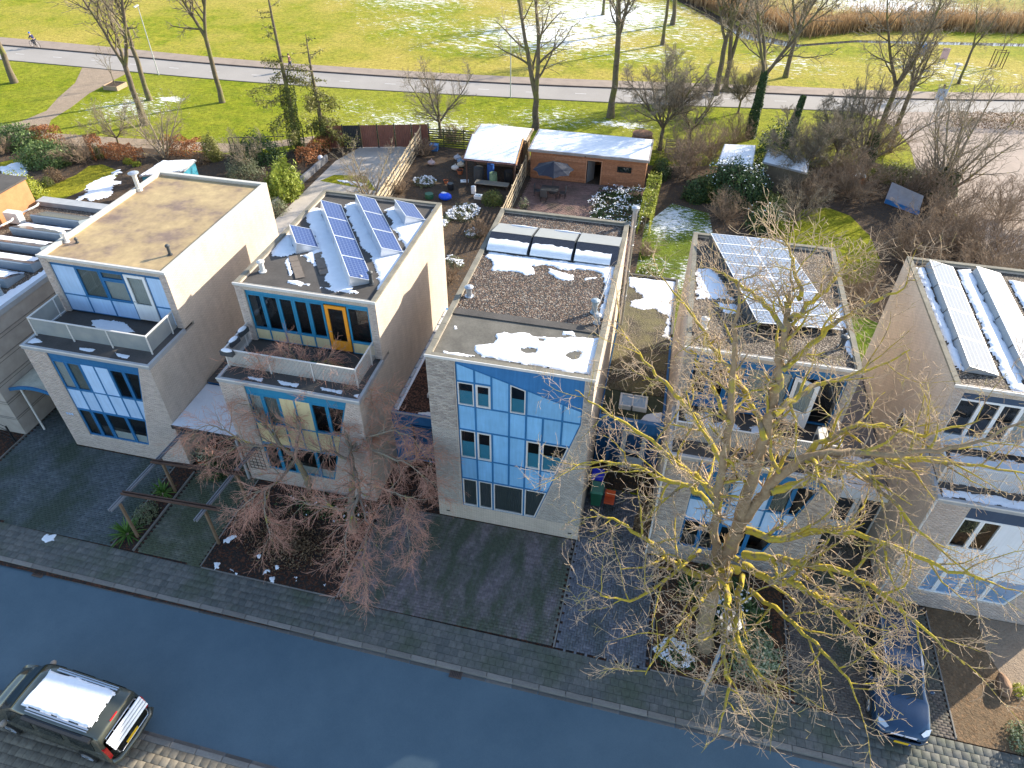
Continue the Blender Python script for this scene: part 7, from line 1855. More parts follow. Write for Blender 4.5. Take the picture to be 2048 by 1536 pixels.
def parked_car():
    t = thing('parked_car', 'dark blue estate car with silver roof rails parked nose-first towards the street', 'car', (18.72, -3.6, 0), rad(-90-3.0))
    P = carpaint('dark_blue_paint', (.012, .045, .10))
    def st_(x, wl, wb, zb, wr_, zr, sill=.25): return (x, [(wl*.93, sill), (wl, .42), (wl*1.0, zb*.75), (wb, zb), (wr_*1.02, zr-.05), (wr_*.86, zr-.005), (wr_*.45, zr+.015), (0, zr+.02)])
    S_ = [st_(-2.42, .74, .72, .78, .62, .98, .35), st_(-2.36, .84, .80, .88, .64, 1.08), st_(-2.05, .92, .89, .93, .66, 1.36), st_(-1.5, .945, .905, .94, .67, 1.46), st_(-.6, .95, .91, .93, .68, 1.49), st_(.25, .95, .91, .92, .68, 1.46),
          st_(.70, .945, .905, .92, .70, 1.22), st_(1.12, .94, .90, .92, .76, 1.02), st_(1.3, .94, .89, .90, .79, .96), st_(1.8, .93, .86, .84, .74, .90), st_(2.15, .89, .80, .76, .68, .80), st_(2.36, .76, .68, .64, .56, .66), st_(2.42, .66, .58, .54, .48, .56, .3)]
    rows = cr(loft_grid(S_), 5)
    body_mesh(rows).build('body', P, t, world=False, smooth=True)
    m = len(rows[0])
    patch(rows, .25, 1.12, 5, m-6).build('windscreen', DGLASS, t, world=False, smooth=True)
    patch(rows, -2.36, -2.05, 5, m-6).build('rear_window', DGLASS, t, world=False, smooth=True)
    for j0, j1 in ((3, 4), (m-5, m-4)):
        for a, b in ((-2.0, -1.25), (-1.18, -.35), (-.28, .70)):
            patch(rows, a, b, j0, j1, .012).build('side_window', DGLASS, t, world=False)
    for s in (-1, 1):
        mb = MB(); mb.tube([(-1.95, s*.62, 1.47), (-1.75, s*.63, 1.54), (0.1, s*.63, 1.535), (.3, s*.61, 1.45)], .02, 6); mb.build('roof_rail', CHROME, t, world=False)
        mb = MB(); mb.ball((.72, s*1.02, .98), .12, 10, 6, (.6, .9, .6)); mb.build('mirror', P, t, world=False, smooth=True)
        mb = MB(); mb.add([(2.30, s*.60, .70), (2.18, s*.78, .70), (1.98, s*.85, .79), (2.08, s*.66, .815), (2.25, s*.5, .77)], [(0, 1, 2, 3, 4) if s > 0 else (4, 3, 2, 1, 0)]); 
        mb.v = [(x+.035, y*1.03, z+.02) for x, y, z in mb.v]; mb.build('headlight', plain('headlight_glass', (.55, .60, .66), .1, .3), t, world=False)
        mb = MB(); mb.obox((-2.40, s*.66, .86), (.03, 0, 0), (0, .10, 0), (0, 0, .08)); mb.build('tail_lamp', REDL, t, world=False)
        for x in (-1.42, 1.45): wheel(t, x, s*.86, .33, .21, s)
    mb = MB()
    for z in (.60, .66): mb.bar((2.42, -.42, z), (2.42, .42, z), .02)
    mb.build('grille', CHROME, t, world=False)
    mb = MB(); mb.ball((2.43, 0, .66), .06, 8, 6, (.3, 1, .7)); mb.build('badge', CHROME, t, world=False)
    mb = MB(); mb.tube([(2.30, -.84, .40), (2.46, -.55, .40), (2.5, 0, .40), (2.46, .55, .40), (2.30, .84, .40)], .06, 6); mb.build('bumper', carpaint('bumper_paint', (.012, .03, .06)), t, world=False, smooth=True)
    mb = MB(); mb.obox((2.565, 0, .42), (.008, 0, 0), (0, .26, 0), (0, 0, .055)); mb.build('number_plate', YPLATE, t, world=False)
    mb = MB(); mb.obox((2.567, .23, .42), (.009, 0, 0), (0, .025, 0), (0, 0, .052)); mb.build('plate_band', plain('blue_band', (.02, .08, .5), .4), t, world=False)
    for k in (-.35, .1): 
        mb = MB(); mb.bar((1.22, k, 1.0), (1.02, k+.42, 1.085), .02); mb.build('wiper', BLACKM, t, world=False)
    return t
parked_car()

def parked_van():
    t = thing('parked_van', 'dark olive van with snow on its roof and a silver bicycle rack behind', 'van', (-9.9, -11.78, -.06), rad(180-3.5)); t.scale = (1.07, 1.04, 1.04)
    P = carpaint('olive_grey_paint', (.075, .080, .062))
    def st_(x, wl, wb, zb, wr_, zr, sill=.28): return (x, [(wl*.95, sill), (wl, .5), (wl, zb*.8), (wb, zb), (wr_*1.03, zr-.12), (wr_*.95, zr-.03), (wr_*.5, zr+.0), (0, zr+.01)])
    S_ = [st_(-2.47, .86, .84, 1.1, .76, 1.70), st_(-2.42, .92, .90, 1.12, .80, 1.88), st_(-2.25, .95, .93, 1.12, .82, 1.94), st_(-1.2, .955, .935, 1.12, .83, 1.97), st_(.2, .955, .935, 1.1, .83, 1.96), st_(.85, .955, .93, 1.08, .80, 1.88),
          st_(1.25, .95, .92, 1.06, .78, 1.58), st_(1.70, .945, .90, 1.04, .80, 1.22), st_(1.85, .94, .89, 1.02, .80, 1.10), st_(2.2, .90, .84, .94, .74, .98), st_(2.40, .80, .72, .78, .62, .80), st_(2.45, .7, .6, .6, .5, .62)]
    rows = cr(loft_grid(S_), 5); m = len(rows[0])
    body_mesh(rows).build('body', P, t, world=False, smooth=True)
    patch(rows, .85, 1.70, 5, m-6).build('windscreen', DGLASS, t, world=False, smooth=True)
    for j0, j1 in ((3, 4), (m-5, m-4)):
        for a, b in ((-2.2, -1.2), (-1.1, .0), (.12, 1.25)):
            patch(rows, a, b, j0, j1, .014).build('side_window', DGLASS, t, world=False)
    mb = MB(); mb.add([(-2.475, -.70, 1.17), (-2.475, .70, 1.17), (-2.45, .66, 1.68), (-2.45, -.66, 1.68)], [(3, 2, 1, 0)]); mb.v = [(x-.012, y, z) for x, y, z in mb.v]; mb.build('rear_window', DGLASS, t, world=False)
    SILV = plain('silver_roof', (.10, .13, .18), .25, .5)
    for s in (-1, 1):
        mb = MB(); mb.bar((-2.0, s*.66, 2.005), (.3, s*.66, 2.0), .05, .035); mb.bar((-2.0, s*.73, 1.99), (.3, s*.73, 1.985), .03, .03); mb.build('roof_rail', CHROME, t, world=False)
        mb = MB(); mb.ball((1.25, s*1.06, 1.15), .14, 10, 6, (.6, .9, .9)); mb.build('mirror', plain('mirror_shell', (.30, .26, .22), .3), t, world=False, smooth=True)
        mb = MB(); mb.obox((-2.44, s*.84, 1.05), (.05, 0, 0), (0, .06, 0), (0, 0, .30)); mb.build('tail_lamp', REDL, t, world=False)
        for x in (-1.5, 1.5): wheel(t, x, s*.88, .34, .22, s)
        mb = MB(); mb.bar((-2.3, s*.93, 1.07), (1.3, s*.93, 1.05), .015); mb.build('side_moulding', CHROME, t, world=False)
    mb = MB(); mb.bar((-2.2, .90, 1.86), (.3, .90, 1.86), .14, .12); mb.build('awning_box', BLACKM, t, world=False)
    # snow slab on the roof
    rs = np.random.RandomState(2)
    X0, X1 = -2.0, .55
    def fn(X, Y_):
        e = np.minimum(np.minimum(X-X0, X1-X), np.minimum(Y_+.62, .62-Y_)); return (e+(fbm(X*3, Y_*3, 4)-.5)*.16)/.07
    # sheet in the van's own space
    so_ = sheet(X0-.05, X1+.05, -.66, .66, .035, fn, 'snow_on_roof', SNOW, z=1.965, th=.075)
    so_.parent = t
    mb = MB(); mb.bar((-2.40, -.10, 1.93), (-2.40, .22, 1.93), .02, .05); mb.build('third_brake_lamp', REDL, t, world=False)
    # bicycle rack: four silver rails folded against the tailgate, inside a bent tube frame
    rk = MB(); rk.tube([(-2.52, -.66, 1.75), (-2.60, -.68, 1.60), (-2.72, -.68, .95), (-2.74, -.6, .88), (-2.74, .6, .88), (-2.72, .68, .95), (-2.60, .68, 1.60), (-2.52, .66, 1.75), (-2.52, -.66, 1.75)], .022, 7)
    rack = rk.build('bicycle_rack', CHROME, t, world=False, smooth=True)
    for k in range(4):
        mb = MB(); z = 1.72-.11*k; x = -2.62-.045*k; mb.obox((x-.03, 0, z), (.012, 0, .0), (0, .76, 0), (.02, 0, .032)); mb.build('bike_rail', plain('bright_aluminium', (.75, .76, .80), .3, .3), rack, world=False)
    mb = MB()
    for y in (-.35, .38): mb.tube([(-2.56, y, 1.8), (-2.78, y, 1.3)], .014, 6)
    mb.build('clamp_arm', CHROME, rack, world=False)
    mb = MB(); mb.obox((-2.79, .12, 1.02), (.005, 0, 0), (0, .26, 0), (.006, 0, .055)); mb.build('number_plate', YPLATE, t, world=False)
    mb = MB(); mb.tube([(-2.50, -.90, .55), (-2.60, -.7, .52), (-2.64, 0, .52), (-2.60, .7, .52), (-2.50, .90, .55)], .11, 8); mb.build('rear_bumper', P, t, world=False, smooth=True)
    return t
parked_van()

# ------------------------------------------------------------------ street furniture
def drain(label, x, y):
    t = thing('street_drain', label, 'drain', (x, y, -.095), -.0115, group='kerbside drains')
    mb = MB(); 
    for a, b, c, d in ((-.24, .24, -.17, -.13), (-.24, .24, .13, .17), (-.24, -.20, -.13, .13), (.20, .24, -.13, .13)): mb.box(a, b, c, d, .0, .03)
    mb.build('frame', plain('rusty_iron', (.10, .07, .055), .8, var=.3), t, world=False)
    mb = MB(); mb.box(-.2, .2, -.13, .13, .001, .004); mb.build('pit', BLACKM, t, world=False)
    for k in range(6):
        mb = MB(); mb.box(-.175+k*.065, -.145+k*.065, -.13, .13, .008, .027); mb.build('grate_bar', plain('rusty_iron', (.10, .07, .055), .8), t, world=False)
drain('rusty drain grate in the gutter at the lower left', -15.5, -6.87)
drain('rusty drain grate in the gutter near the middle of the street', 2.85, -7.06)

def lamp_post(name, label, x, y, H, style, lean=(0, 0), tint=None):
    t = thing(name, label, 'street lamp', (x, y, 0))
    M_ = plain('galvanised_pole', (.50, .52, .54), .45, .4, var=.12)
    mb = MB(); mb.tube([(x, y, -.05), (x, y, .9), (x+lean[0], y+lean[1], H)], [.075, .06, .042], 10); mb.build('pole', M_, t)
    tx, ty = x+lean[0], y+lean[1]
    if style == 'disc':
        mb = MB(); mb.tube([(tx, ty, H-.02), (tx, ty, H+.08), (tx, ty, H+.15), (tx, ty, H+.2)], [.10, .36, .37, .12], 20); mb.build('lamp_hood', plain('pale_lamp_plastic', (.58, .58, .58), .4, var=.15), t, smooth=False)
        mb = MB(); mb.tube([(tx, ty, H+.2), (tx, ty, H+.27)], [.1, .03], 12); mb.build('cap', TRIM_G, t)
        mb = MB(); mb.tube([(tx, ty, H-.22), (tx, ty, H-.02)], [.07, .12], 12); mb.build('lamp_glass', plain('milky_glass', (.6, .62, .6), .2), t)
    else:
        mb = MB(); mb.obox((tx, ty-.25, H+.02), (.09, 0, 0), (0, .33, .03), (0, 0, .05)); mb.build('lamp_head', plain('pale_lamp_plastic', (.58, .58, .58), .4, var=.15), t)
    return t
L = lamp_post('street_lamp', 'street lamp with a round disc head under the big bare tree', 11.92, -5.75, 4.85, 'disc')
mb = MB(); mb.bar((11.99, -5.75, 2.3), (11.99, -5.75, 3.4), .05, .02); mb.build('banner_strip', BLUE_D, L)
lamp_post('street_lamp', 'tall leaning street lamp by the far road, between the left park trees', -49.4, 52.2, 7.0, 'head')
lamp_post('street_lamp', 'plain slim street lamp by the far road beside the low-forked tree', -9.4, 54.7, 6.2, 'head')
lamp_post('street_lamp', 'street lamp with a round disc head by the side road corner', 33.0, 58.0, 5.4, 'disc')
t = thing('lamp_post', 'white post at the far left edge by the cycle path', 'post', (-80.6, 61.6, 0)); mb = MB(); mb.cyl(-80.6, 61.6, 0, 3.2, .06, 8); mb.build('pole', WHITEP, t); mb = MB(); mb.ball((-80.6, 61.6, 3.2), .12); mb.build('cap', WHITEP, t)
# direction sign with an arrow
t = thing('road_sign', 'blue-white rectangular sign with an arrow on a grey pole', 'road sign', (32.2, 57.0, 0))
mb = MB(); mb.cyl(32.2, 57.0, 0, 3.6, .05, 8); mb.build('pole', TRIM_G, t)
mb = MB(); mb.box(31.8, 32.6, 56.90, 56.94, 2.5, 3.55); pl = mb.build('plate', plain('sign_face', (.38, .50, .68), .4, var=.08), t)
mb = MB(); mb.bar((32.0, 56.885, 2.8), (32.38, 56.885, 3.3), .07, .01, (0, 1, 0)); mb.add([(32.46, 56.885, 3.42), (32.24, 56.885, 3.30), (32.44, 56.885, 3.14)], [(0, 1, 2)]); mb.build('arrow', plain('sign_blue', (.03, .12, .30), .4), pl)
mb = MB(); mb.tube([(32.2, 56.97, 3.6), (32.2, 56.97, 3.95)], .09, 6); mb.build('cap', BLACKM, t)
for lb, x, y, c in (('small blue information sign on the meadow beyond the road', 35.4, 78.9, (.03, .22, .62)), ('small pink and white notice sign on the meadow beyond the road', 37.6, 77.6, (.60, .40, .42))):
    t = thing('park_sign', lb, 'sign', (x, y, 0)); mb = MB(); mb.box(x-.4, x+.4, y, y+.05, .9, 2.1); mb.build('plate', plain('sign_'+str(int(c[2]*100)), c, .4), t)
    for s in (-.35, .35):
        mb = MB(); mb.cyl(x+s, y+.08, 0, 2.1, .04, 6); mb.build('post', TRIM_G, t)
    if c[2] > .5:
        mb = MB(); mb.tube([(x-.02, y-.004, 1.5), (x-.02, y-.008, 1.5)], .22, 10); mb.build('emblem', plain('pale_blue_mark', (.25, .45, .7), .4), t)
# tree stakes on the meadow and the young tree in a wooden box
t = thing('tree_stakes', 'four tied wooden stakes round the young tree on the meadow', 'tree stakes', (44, 79.1, 0))
for a, b in ((-.6, -.4), (.6, -.4), (-.6, .5), (.6, .5)):
    mb = MB(); mb.cyl(44+a, 79.1+b, 0, 1.9, .05, 6); mb.build('stake', WOODB, t)
mb = MB(); mb.bar((43.4, 78.7, 1.8), (44.6, 78.7, 1.8), .06); mb.bar((43.4, 79.6, 1.8), (44.6, 79.6, 1.8), .06); mb.build('crossbar', WOODB, t)
PLANK = plain('pale_plank', (.34, .25, .17), .85, var=.2, bump=.2)
px, py = (-51.2,47.18)
t = thing('planter_box', 'square wooden box with snow and a sapling beside the footpath', 'planter', (px, py, 0))
for a in ((-.85, -.8, -.85, .85), (.8, .85, -.85, .85), (-.8, .8, -.85, -.8), (-.8, .8, .8, .85)):
    mb = MB(); mb.box(px+a[0], px+a[1], py+a[2], py+a[3], 0, .45); mb.build('board', PLANK, t)
mb = MB(); mb.box(px-.8, px+.8, py-.8, py+.8, 0, .36); mb.build('earth', SOIL, t)
bare('thin sapling growing from the square wooden box', 31, 4.6, .05, .35, (12, 28), 3, dens=.45, loc=(px, py))
# boulder
def rock(label, c, r, sc, seed, mat):
    rs = np.random.RandomState(seed); mb = MB(); mb.ball((0, 0, 0), 1, 14, 9)
    V = [Vector(v) for v in mb.v]
    for i, v in enumerate(V):
        n = float(fbm(np.array([v.x*1.3+5+seed]), np.array([v.y*1.3+v.z*2+5]), 3)[0]); v *= r*(.75+.5*n); V[i] = Vector((c[0]+v.x*sc[0], c[1]+v.y*sc[1], r*sc[2]*.7+v.z*sc[2]))
    mb.v = [tuple(v) for v in V]; o = mb.build('boulder', mat); return tag(o, label, 'boulder')
rock('brown elongated boulder at the edge of the dry bed, lower right', (22.75, -3.0), .42, (.55, 1.15, .6), 3, plain('brown_stone', (.26, .16, .10), .9, var=.25, bump=.4))

# ------------------------------------------------------------------ things in the gaps and front gardens
def wheelie_bin(label, x, y, c, lid, rz=0):
    t = thing('wheelie_bin', label, 'bin', (x, y, 0), rz)
    mb = MB(); b, h = .24, 1.0
    mb.add([(-.2, -.24, .06), (.2, -.24, .06), (.2, .24, .06), (-.2, .24, .06), (-.27, -.32, h), (.27, -.32, h), (.27, .32, h), (-.27, .32, h)], [(3, 2, 1, 0), (4, 5, 6, 7), (0, 1, 5, 4), (1, 2, 6, 5), (2, 3, 7, 6), (3, 0, 4, 7)]); mb.build('body', plain(c[0], c[1], .5), t, world=False)
    mb = MB(); mb.add([(-.3, -.36, h+.01), (.3, -.36, h+.01), (.3, .34, h+.01), (-.3, .34, h+.01), (-.24, -.28, h+.09), (.24, -.28, h+.09), (.27, .32, h+.12), (-.27, .32, h+.12)], [(4, 5, 6, 7), (0, 1, 5, 4), (1, 2, 6, 5), (2, 3, 7, 6), (3, 0, 4, 7)]); mb.build('lid', plain(lid[0], lid[1], .4), t, world=False)
    mb = MB(); mb.tube([(-.25, .38, h+.03), (.25, .38, h+.03)], .02, 6); mb.build('handle', DARKPL, t, world=False)
    for s in (-.2, .2):
        mb = MB(); mb.tube([(s-.03, .27, .1), (s+.03, .27, .1)], .1, 12); mb.build('wheel', RUB, t, world=False)
wheelie_bin('bin with a bright blue lid beside the tall blue house', 6.75, 3.1, ('dark_grey_bin', (.05, .055, .06)), ('blue_lid', (.01, .03, .62)))
wheelie_bin('green bin standing in front of the blue-lidded one', 6.85, 2.3, ('green_bin', (.02, .12, .07)), ('green_lid', (.05, .20, .13)))
t = thing('garden_chair', 'orange-red chair in the dark entrance gap by the bins', 'chair', (7.45, 2.2, 0))
OR = plain('orange_red_plastic', (.62, .10, .03), .5)
mb = MB(); mb.box(7.22, 7.68, 1.98, 2.42, .42, .46); mb.build('seat', OR, t)
mb = MB(); mb.box(7.22, 7.68, 2.42, 2.46, .46, .88); mb.build('backrest', OR, t)
for a, b in ((7.25, 2.0), (7.65, 2.0), (7.25, 2.42), (7.65, 2.42)):
    mb = MB(); mb.cyl(a, b, 0, .42, .018, 6); mb.build('leg', BLACKM, t)
def pot(label, x, y, r, h, mat, z=0, plant=None, seed=1, name='flower_pot', cat='pot'):
    t = thing(name, label, cat, (x, y, z)); mb = MB(); mb.tube([(x, y, z), (x, y, z+h*.9), (x, y, z+h*.9), (x, y, z+h)], [r*.7, r*.95, r*1.05, r*1.05], 12, caps=False); mb.tube([(x, y, z+.0), (x, y, z+h*.85)], [r*.68, r*.92], 12); mb.build('body', mat, t)
    mb = MB(); mb.tube([(x, y, z+h*.86), (x, y, z+h*.9)], r*.88, 12); mb.build('earth', SOIL_DARK, t)
    if plant:
        rs = np.random.RandomState(seed); P, U_ = blob_pts((x, y, z+h*.9), r*1.7, r*1.7, r*2.6, 260, rs, .3, False, .3); quads('foliage', P, U_+rs.normal(size=P.shape)*.5, .05, 1.2, plant, t, rs)
    return t
TERRA = plain('terracotta', (.45, .14, .06), .8)
px, py, _z = (-12.13,0.34,0.5); pot('big red-orange bowl pot beside the pergola corner', px, py, .3, .4, plain('red_glaze', (.50, .08, .03), .4), plant=None)
pot('terracotta pot in the planting bed beside the tree trunk', -2.95, -1.25, .17, .28, TERRA)
pot('small terracotta pot at the wall of the cream-panelled house', -5.0, -.35, .12, .2, TERRA)
snow('small bright patch of snow on the dark pavers near the kerb', [[(-16.55, -5.1), (-16.1, -5.05), (-16.0, -5.35), (-16.3, -5.5), (-16.6, -5.35)]], -.01, rough=.12, fscale=6, res=.025, th=.05, thin=.06)
snow('scattered bits of snow on the bed under the reddish trees', [[(-8.49,-4.89),(-8.21,-4.8),(-8.06,-5.1),(-8.23,-5.18)], [(-7.58,-5),(-7.15,-5.11),(-7.18,-5.21),(-7.51,-5.11)], [(-6.25,-4.77),(-5.96,-4.64),(-5.92,-4.78),(-6.13,-4.92)], [(-5.87,-4.41),(-5.68,-4.32),(-5.61,-4.53),(-5.75,-4.56)], [(-5.89,-4.99),(-5.59,-4.96),(-5.5,-5.2),(-5.66,-5.2)], [(-8.72,-3.74),(-8.3,-3.3),(-8.19,-3.42),(-8.4,-3.86),(-8.59,-3.9)], [(-3.54,-4.79),(-3.4,-4.75),(-3.38,-4.85)], [(-4.82,-4.74),(-4.72,-4.72),(-4.66,-4.89)], [(-6.94,-4.17),(-6.72,-4.04),(-6.69,-4.24)]], .22, rough=.10, fscale=7, res=.03, th=.06, thin=.05)
# white downpipes on the house corners
for lb, x, y, h in (('white downpipe on the front left corner of the house behind the big tree', 9.36, -.03, 6.2), ('white downpipe at the front corner of the right-edge house', 18.8, -.03, 6.2)):
    mb = MB(); mb.tube([(x, y, 0), (x, y, h)], .045, 8); tag(mb.build('downpipe', TRIM), lb, 'downpipe')
t = thing('trellis', 'dark wire trellis on the brick pier left of the cream panels', 'trellis', (-9.3, -.05, 0))
for k in range(5):
    mb = MB(); mb.bar((-9.2+k*.2, -.03, .8), (-9.2+k*.2, -.03, 2.6), .015); mb.build('upright', BLACKM, t)
for k in range(9):
    mb = MB(); mb.bar((-9.22, -.045, .85+k*.21), (-8.38, -.045, .85+k*.21), .015); mb.build('rung', BLACKM, t)

# ------------------------------------------------------------------ back gardens
# brown steel sheet fence with black posts
CORR = NT('brown_sheet'); CORR.color(CORR.ramp(CORR.noise(1.5, 4), [(.3, (.20, .085, .06)), (.7, (.28, .125, .09))])).set(.5, .1, .4); CORR = CORR.m
fa, fb = Vector((-22.4, 37.6)), Vector((-13.6, 40.2)); fd = (fb-fa).normalized(); FL = (fb-fa).length
t = thing('sheet_fence', 'tall fence of ribbed brown sheets between black posts behind the concrete yard', 'fence', (fa.x, fa.y, 0))
nn = Vector((-fd.y, fd.x))
for k in range(7):
    p = fa+fd*(FL*k/6.0); mb = MB(); mb.obox((p.x, p.y, 1.05), Vector((fd.x, fd.y, 0))*.05, Vector((nn.x, nn.y, 0))*.05, Vector((0, 0, 1.1))); mb.build('post', BLACKM, t)
    if k < 6:
        mb = MB(); n = 36; vs = []; a = fa+fd*(FL*k/6+.06); L_ = FL/6-.12
        for i in range(n+1):
            q = a+fd*(L_*i/n)+nn*(.03 if (i//2) % 2 else -.0); vs += [(q.x, q.y, .05), (q.x, q.y, 2.05)]
        mb.add(vs, [(2*i, 2*i+2, 2*i+3, 2*i+1) for i in range(n)]); o = mb.build('sheet_panel', CORR if k != 1 else plain('dark_gate', (.03, .035, .04), .5), t)
        if k == 1: o['label'] = 'dark gate leaf in the brown fence'
t = thing('black_gate', 'thin black steel gate frame at the end of the footpath', 'gate', (-30.2, 34.4, 0))
a = Vector((*(-29.44,33.42), 0)); b = Vector((*(-28.04,33.77), 0)); c_ = Vector((*(-26.42,36.21), 0))
for p in (a, a+Vector((.35, .1, 0))):
    mb = MB(); mb.bar((p.x, p.y, 0), (p.x, p.y, 1.9), .09); mb.build('post', BLACKM, t)
mb = MB(); mb.bar((a.x, a.y, 1.88), (a.x+4.5, a.y+1.5, 1.88), .06); mb.bar((a.x+.35, a.y+.1, .2), (a.x+4.5, a.y+1.5, .2), .05); mb.build('top_rail', BLACKM, t)
t = thing('wire_fence', 'thin dark posts of the wire fence beside the brown sheet fence', 'fence', (-26, 37.3, 0))
for k in range(5):
    p = Vector((-27+k*1.1, 36.6+k*.3)); mb = MB(); mb.cyl(p.x, p.y, 0, 1.5, .035, 6); mb.build('post', BLACKM, t)
mb = MB()
for z in (.4, .8, 1.2, 1.45): mb.bar((-27, 36.6, z), (-22.6, 37.8, z), .012)
mb.build('wires', BLACKM, t)
# low yard wall with the two ball lights
wa, wb = Vector((*(-21.66,22.52),)), Vector((*(-21.29,35.02),))
t = thing('garden_wall', 'long low grey wall along the left side of the concrete yard', 'wall', (wa.x, wa.y, 0)); d = wb-wa; n = 14; dn = d.normalized(); nn = Vector((-dn.y, dn.x))
for k in range(n):
    q = wa+d*((k+.5)/n); mb = MB(); mb.obox((q.x, q.y, .28), Vector((dn.x, dn.y, 0))*(d.length/n/2-.01), Vector((nn.x, nn.y, 0))*.09, Vector((0, 0, .28+.01*(k % 2)))); mb.build('wall_board', plain('grey_board', (.17, .17, .18), .8, var=.25, rnd=.1), t)
for lb, p in (('white ball lamp on the bed by the yard wall, nearer the house', (-22.17,30.04,0.35)), ('white ball lamp on the bed by the yard wall, nearer the brown fence', (-21.65,34.51,0.35))):
    t = thing('ball_lamp', lb, 'garden lamp', (p[0], p[1], 0)); mb = MB(); mb.ball((p[0], p[1], .45), .24, 14, 10); mb.build('globe', plain('milky_globe', (.72, .72, .74), .3, var=.05), t, smooth=True); mb = MB(); mb.cyl(p[0], p[1], 0, .24, .05); mb.build('foot', BLACKM, t)
snow('snow strip on the little lawn behind the solar roof', [[(-18.99,31.62), (-17.79,31.72), (-16.16,31.53), (-16.5,30.96), (-18.04,31.26)]], .02, rough=.25, fscale=3, th=.05, res=.06)
snow('snow on the beds left of the curved lawn', [[(-47.74,27.01), (-46.45,28.4), (-44.4,26.3), (-45.08,25.13), (-46.46,25.58)], [(-37.99,25.15), (-37.57,29.03), (-34.87,24.35), (-35.92,23.64), (-37.43,23.26)]], .015, rough=.8, fscale=1.2, th=.05, res=.1, thin=.2)
snow('thin snow rim along the edge of the curved lawn', [[(-38.36,25.63), (-38.04,27.38), (-37.41,28.34), (-37.18,28.1), (-37.68,26.97), (-37.97,25.25)]], .015, rough=.2, fscale=2, th=.04, res=.08)
# lattice fences made of planks with gaps
def plank_fence(label, a, b, h, nslat, seed, mat, sec=1.9, lean=0):
    a = Vector(a); b = Vector(b); L_ = (b-a).length; n = max(1, int(round(L_/sec))); d = (b-a).normalized(); nn = Vector((-d.y, d.x)); rg = random.Random(seed)
    t = thing('plank_fence', label, 'fence', (a.x, a.y, 0))
    me = bpy.data.meshes.new('slat'); m_ = MB(); m_.box(-.5, .5, -.011, .011, -.055, .055); me.from_pydata(m_.v, [], m_.f); me.materials.append(mat)
    for k in range(n+1):
        p = a+d*(L_*k/n); mb = MB(); mb.obox((p.x, p.y, h/2), Vector((d.x, d.y, 0))*.05, Vector((nn.x, nn.y, 0))*.05, Vector((0, 0, h/2+.05))); mb.build('post', mat, t)
        if k < n:
            q = a+d*(L_*(k+.5)/n)
            for i in range(nslat):
                o = piece('slat', me, (q.x-t.location.x+nn.x*(.03 if i % 2 else -.03), q.y-t.location.y+nn.y*(.03 if i % 2 else -.03), .12+(h-.2)*i/(nslat-1)+rg.uniform(-.01, .01)), t, math.atan2(d.y, d.x)); o.scale = (L_/n-.02, 1, 1); o.rotation_euler[1] = rg.uniform(-.008, .008)
    return t
FW = plain('weathered_fence_wood', (.42, .34, .23), .85, var=.25, rnd=.2, bump=.2)
plank_fence('weathered plank fence between the concrete yard and the cluttered garden', (-12.7, 22.0), (-14.3, 40.0), 1.9, 9, 1, FW)
plank_fence('weathered plank fence between the cluttered garden and the brick patio', (-3.45, 24.5), (-3.75, 36.0), 1.85, 9, 2, FW)
plank_fence('dark board fence at the far end of the cluttered garden', (-14.2, 40.4), (-8.6, 40.8), 1.6, 8, 3, plain('mossy_board', (.10, .10, .045), .9, var=.3))
plank_fence('pale picket gate at the end of the shady garden path', (7.4, 44.0), (9.6, 44.4), 1.3, 7, 4, FW, sec=1.1)
t = thing('picket_fence', 'pale picket fence behind the left edge of the tan roof', 'fence', (-24.6, 15, 0))
for k in range(34):
    x, y = -24.3+.10*k, 16.2+.19*k; mb = MB(); mb.box(x-.05, x+.05, y-.012, y+.012, 0, 1.75+.04*(k % 3)); mb.build('slat', FW, t)
for z in (.4, 1.4):
    mb = MB(); mb.bar((-24.35, 16.2, z), (-20.95, 22.5, z), .05); mb.build('rail', FW, t)
# teal shed with a snowy roof behind house A
t = thing('garden_shed', 'small teal shed with a snow-covered roof behind the tan-roofed house', 'shed', (-30, 25.5, 0))
TE = plain('teal_boards', (.03, .20, .28), .7, var=.15)
sa = [(-31.49,24.16,2.25), (-31.4,27.05,2.25), (-28.94,27.87,2.25), (-28.69,25.79,2.25)]
mb = MB(); cx_ = sum(p[0] for p in sa)/4; cy_ = sum(p[1] for p in sa)/4
mb.prism([(cx_+(p[0]-cx_)*.93, cy_+(p[1]-cy_)*.93) for p in sa], 0, 2.15); mb.build('wall', TE, t)
mb = MB(); mb.prism([(p[0], p[1]) for p in sa], 2.15, 2.27); mb.build('roof', TRIM_G, t)
snow('snow on the roof of the teal shed', [[(p[0], p[1]) for p in sa]], 2.27, clip=(min(p[0] for p in sa)+.1, max(p[0] for p in sa)-.1, min(p[1] for p in sa)+.1, max(p[1] for p in sa)-.1), rough=.15, th=.06)

# lean-to with corrugated roof and the flat shed behind
t = thing('lean_to', 'open lean-to with a snowy corrugated roof in the cluttered garden', 'shelter', (-8, 33, 0))
mb = MB(); n = 60; vs = []
for i in range(n+1):
    u = i/n; x0_ = -8.35+4.5*u; x1_ = -8.75+4.55*u; dz_ = .03 if i % 2 else 0; vs += [(x0_, 33.0, 2.25+dz_), (x1_, 37.2, 2.75+dz_)]
mb.add(vs, [(2*i, 2*i+2, 2*i+3, 2*i+1) for i in range(n)]); mb.build('corrugated_roof', plain('red_brown_sheet', (.22, .10, .08), .6), t)
for x, y, z in ((-8.1, 33.3, 2.2), (-4.1, 33.3, 2.2), (-8.4, 37.0, 2.6), (-4.3, 37, 2.6), (-6.1, 33.3, 2.2)):
    if x != -6.1:
        mb = MB(); mb.box(x-.06, x+.06, y-.06, y+.06, 0, z); mb.build('post', WOODB, t)
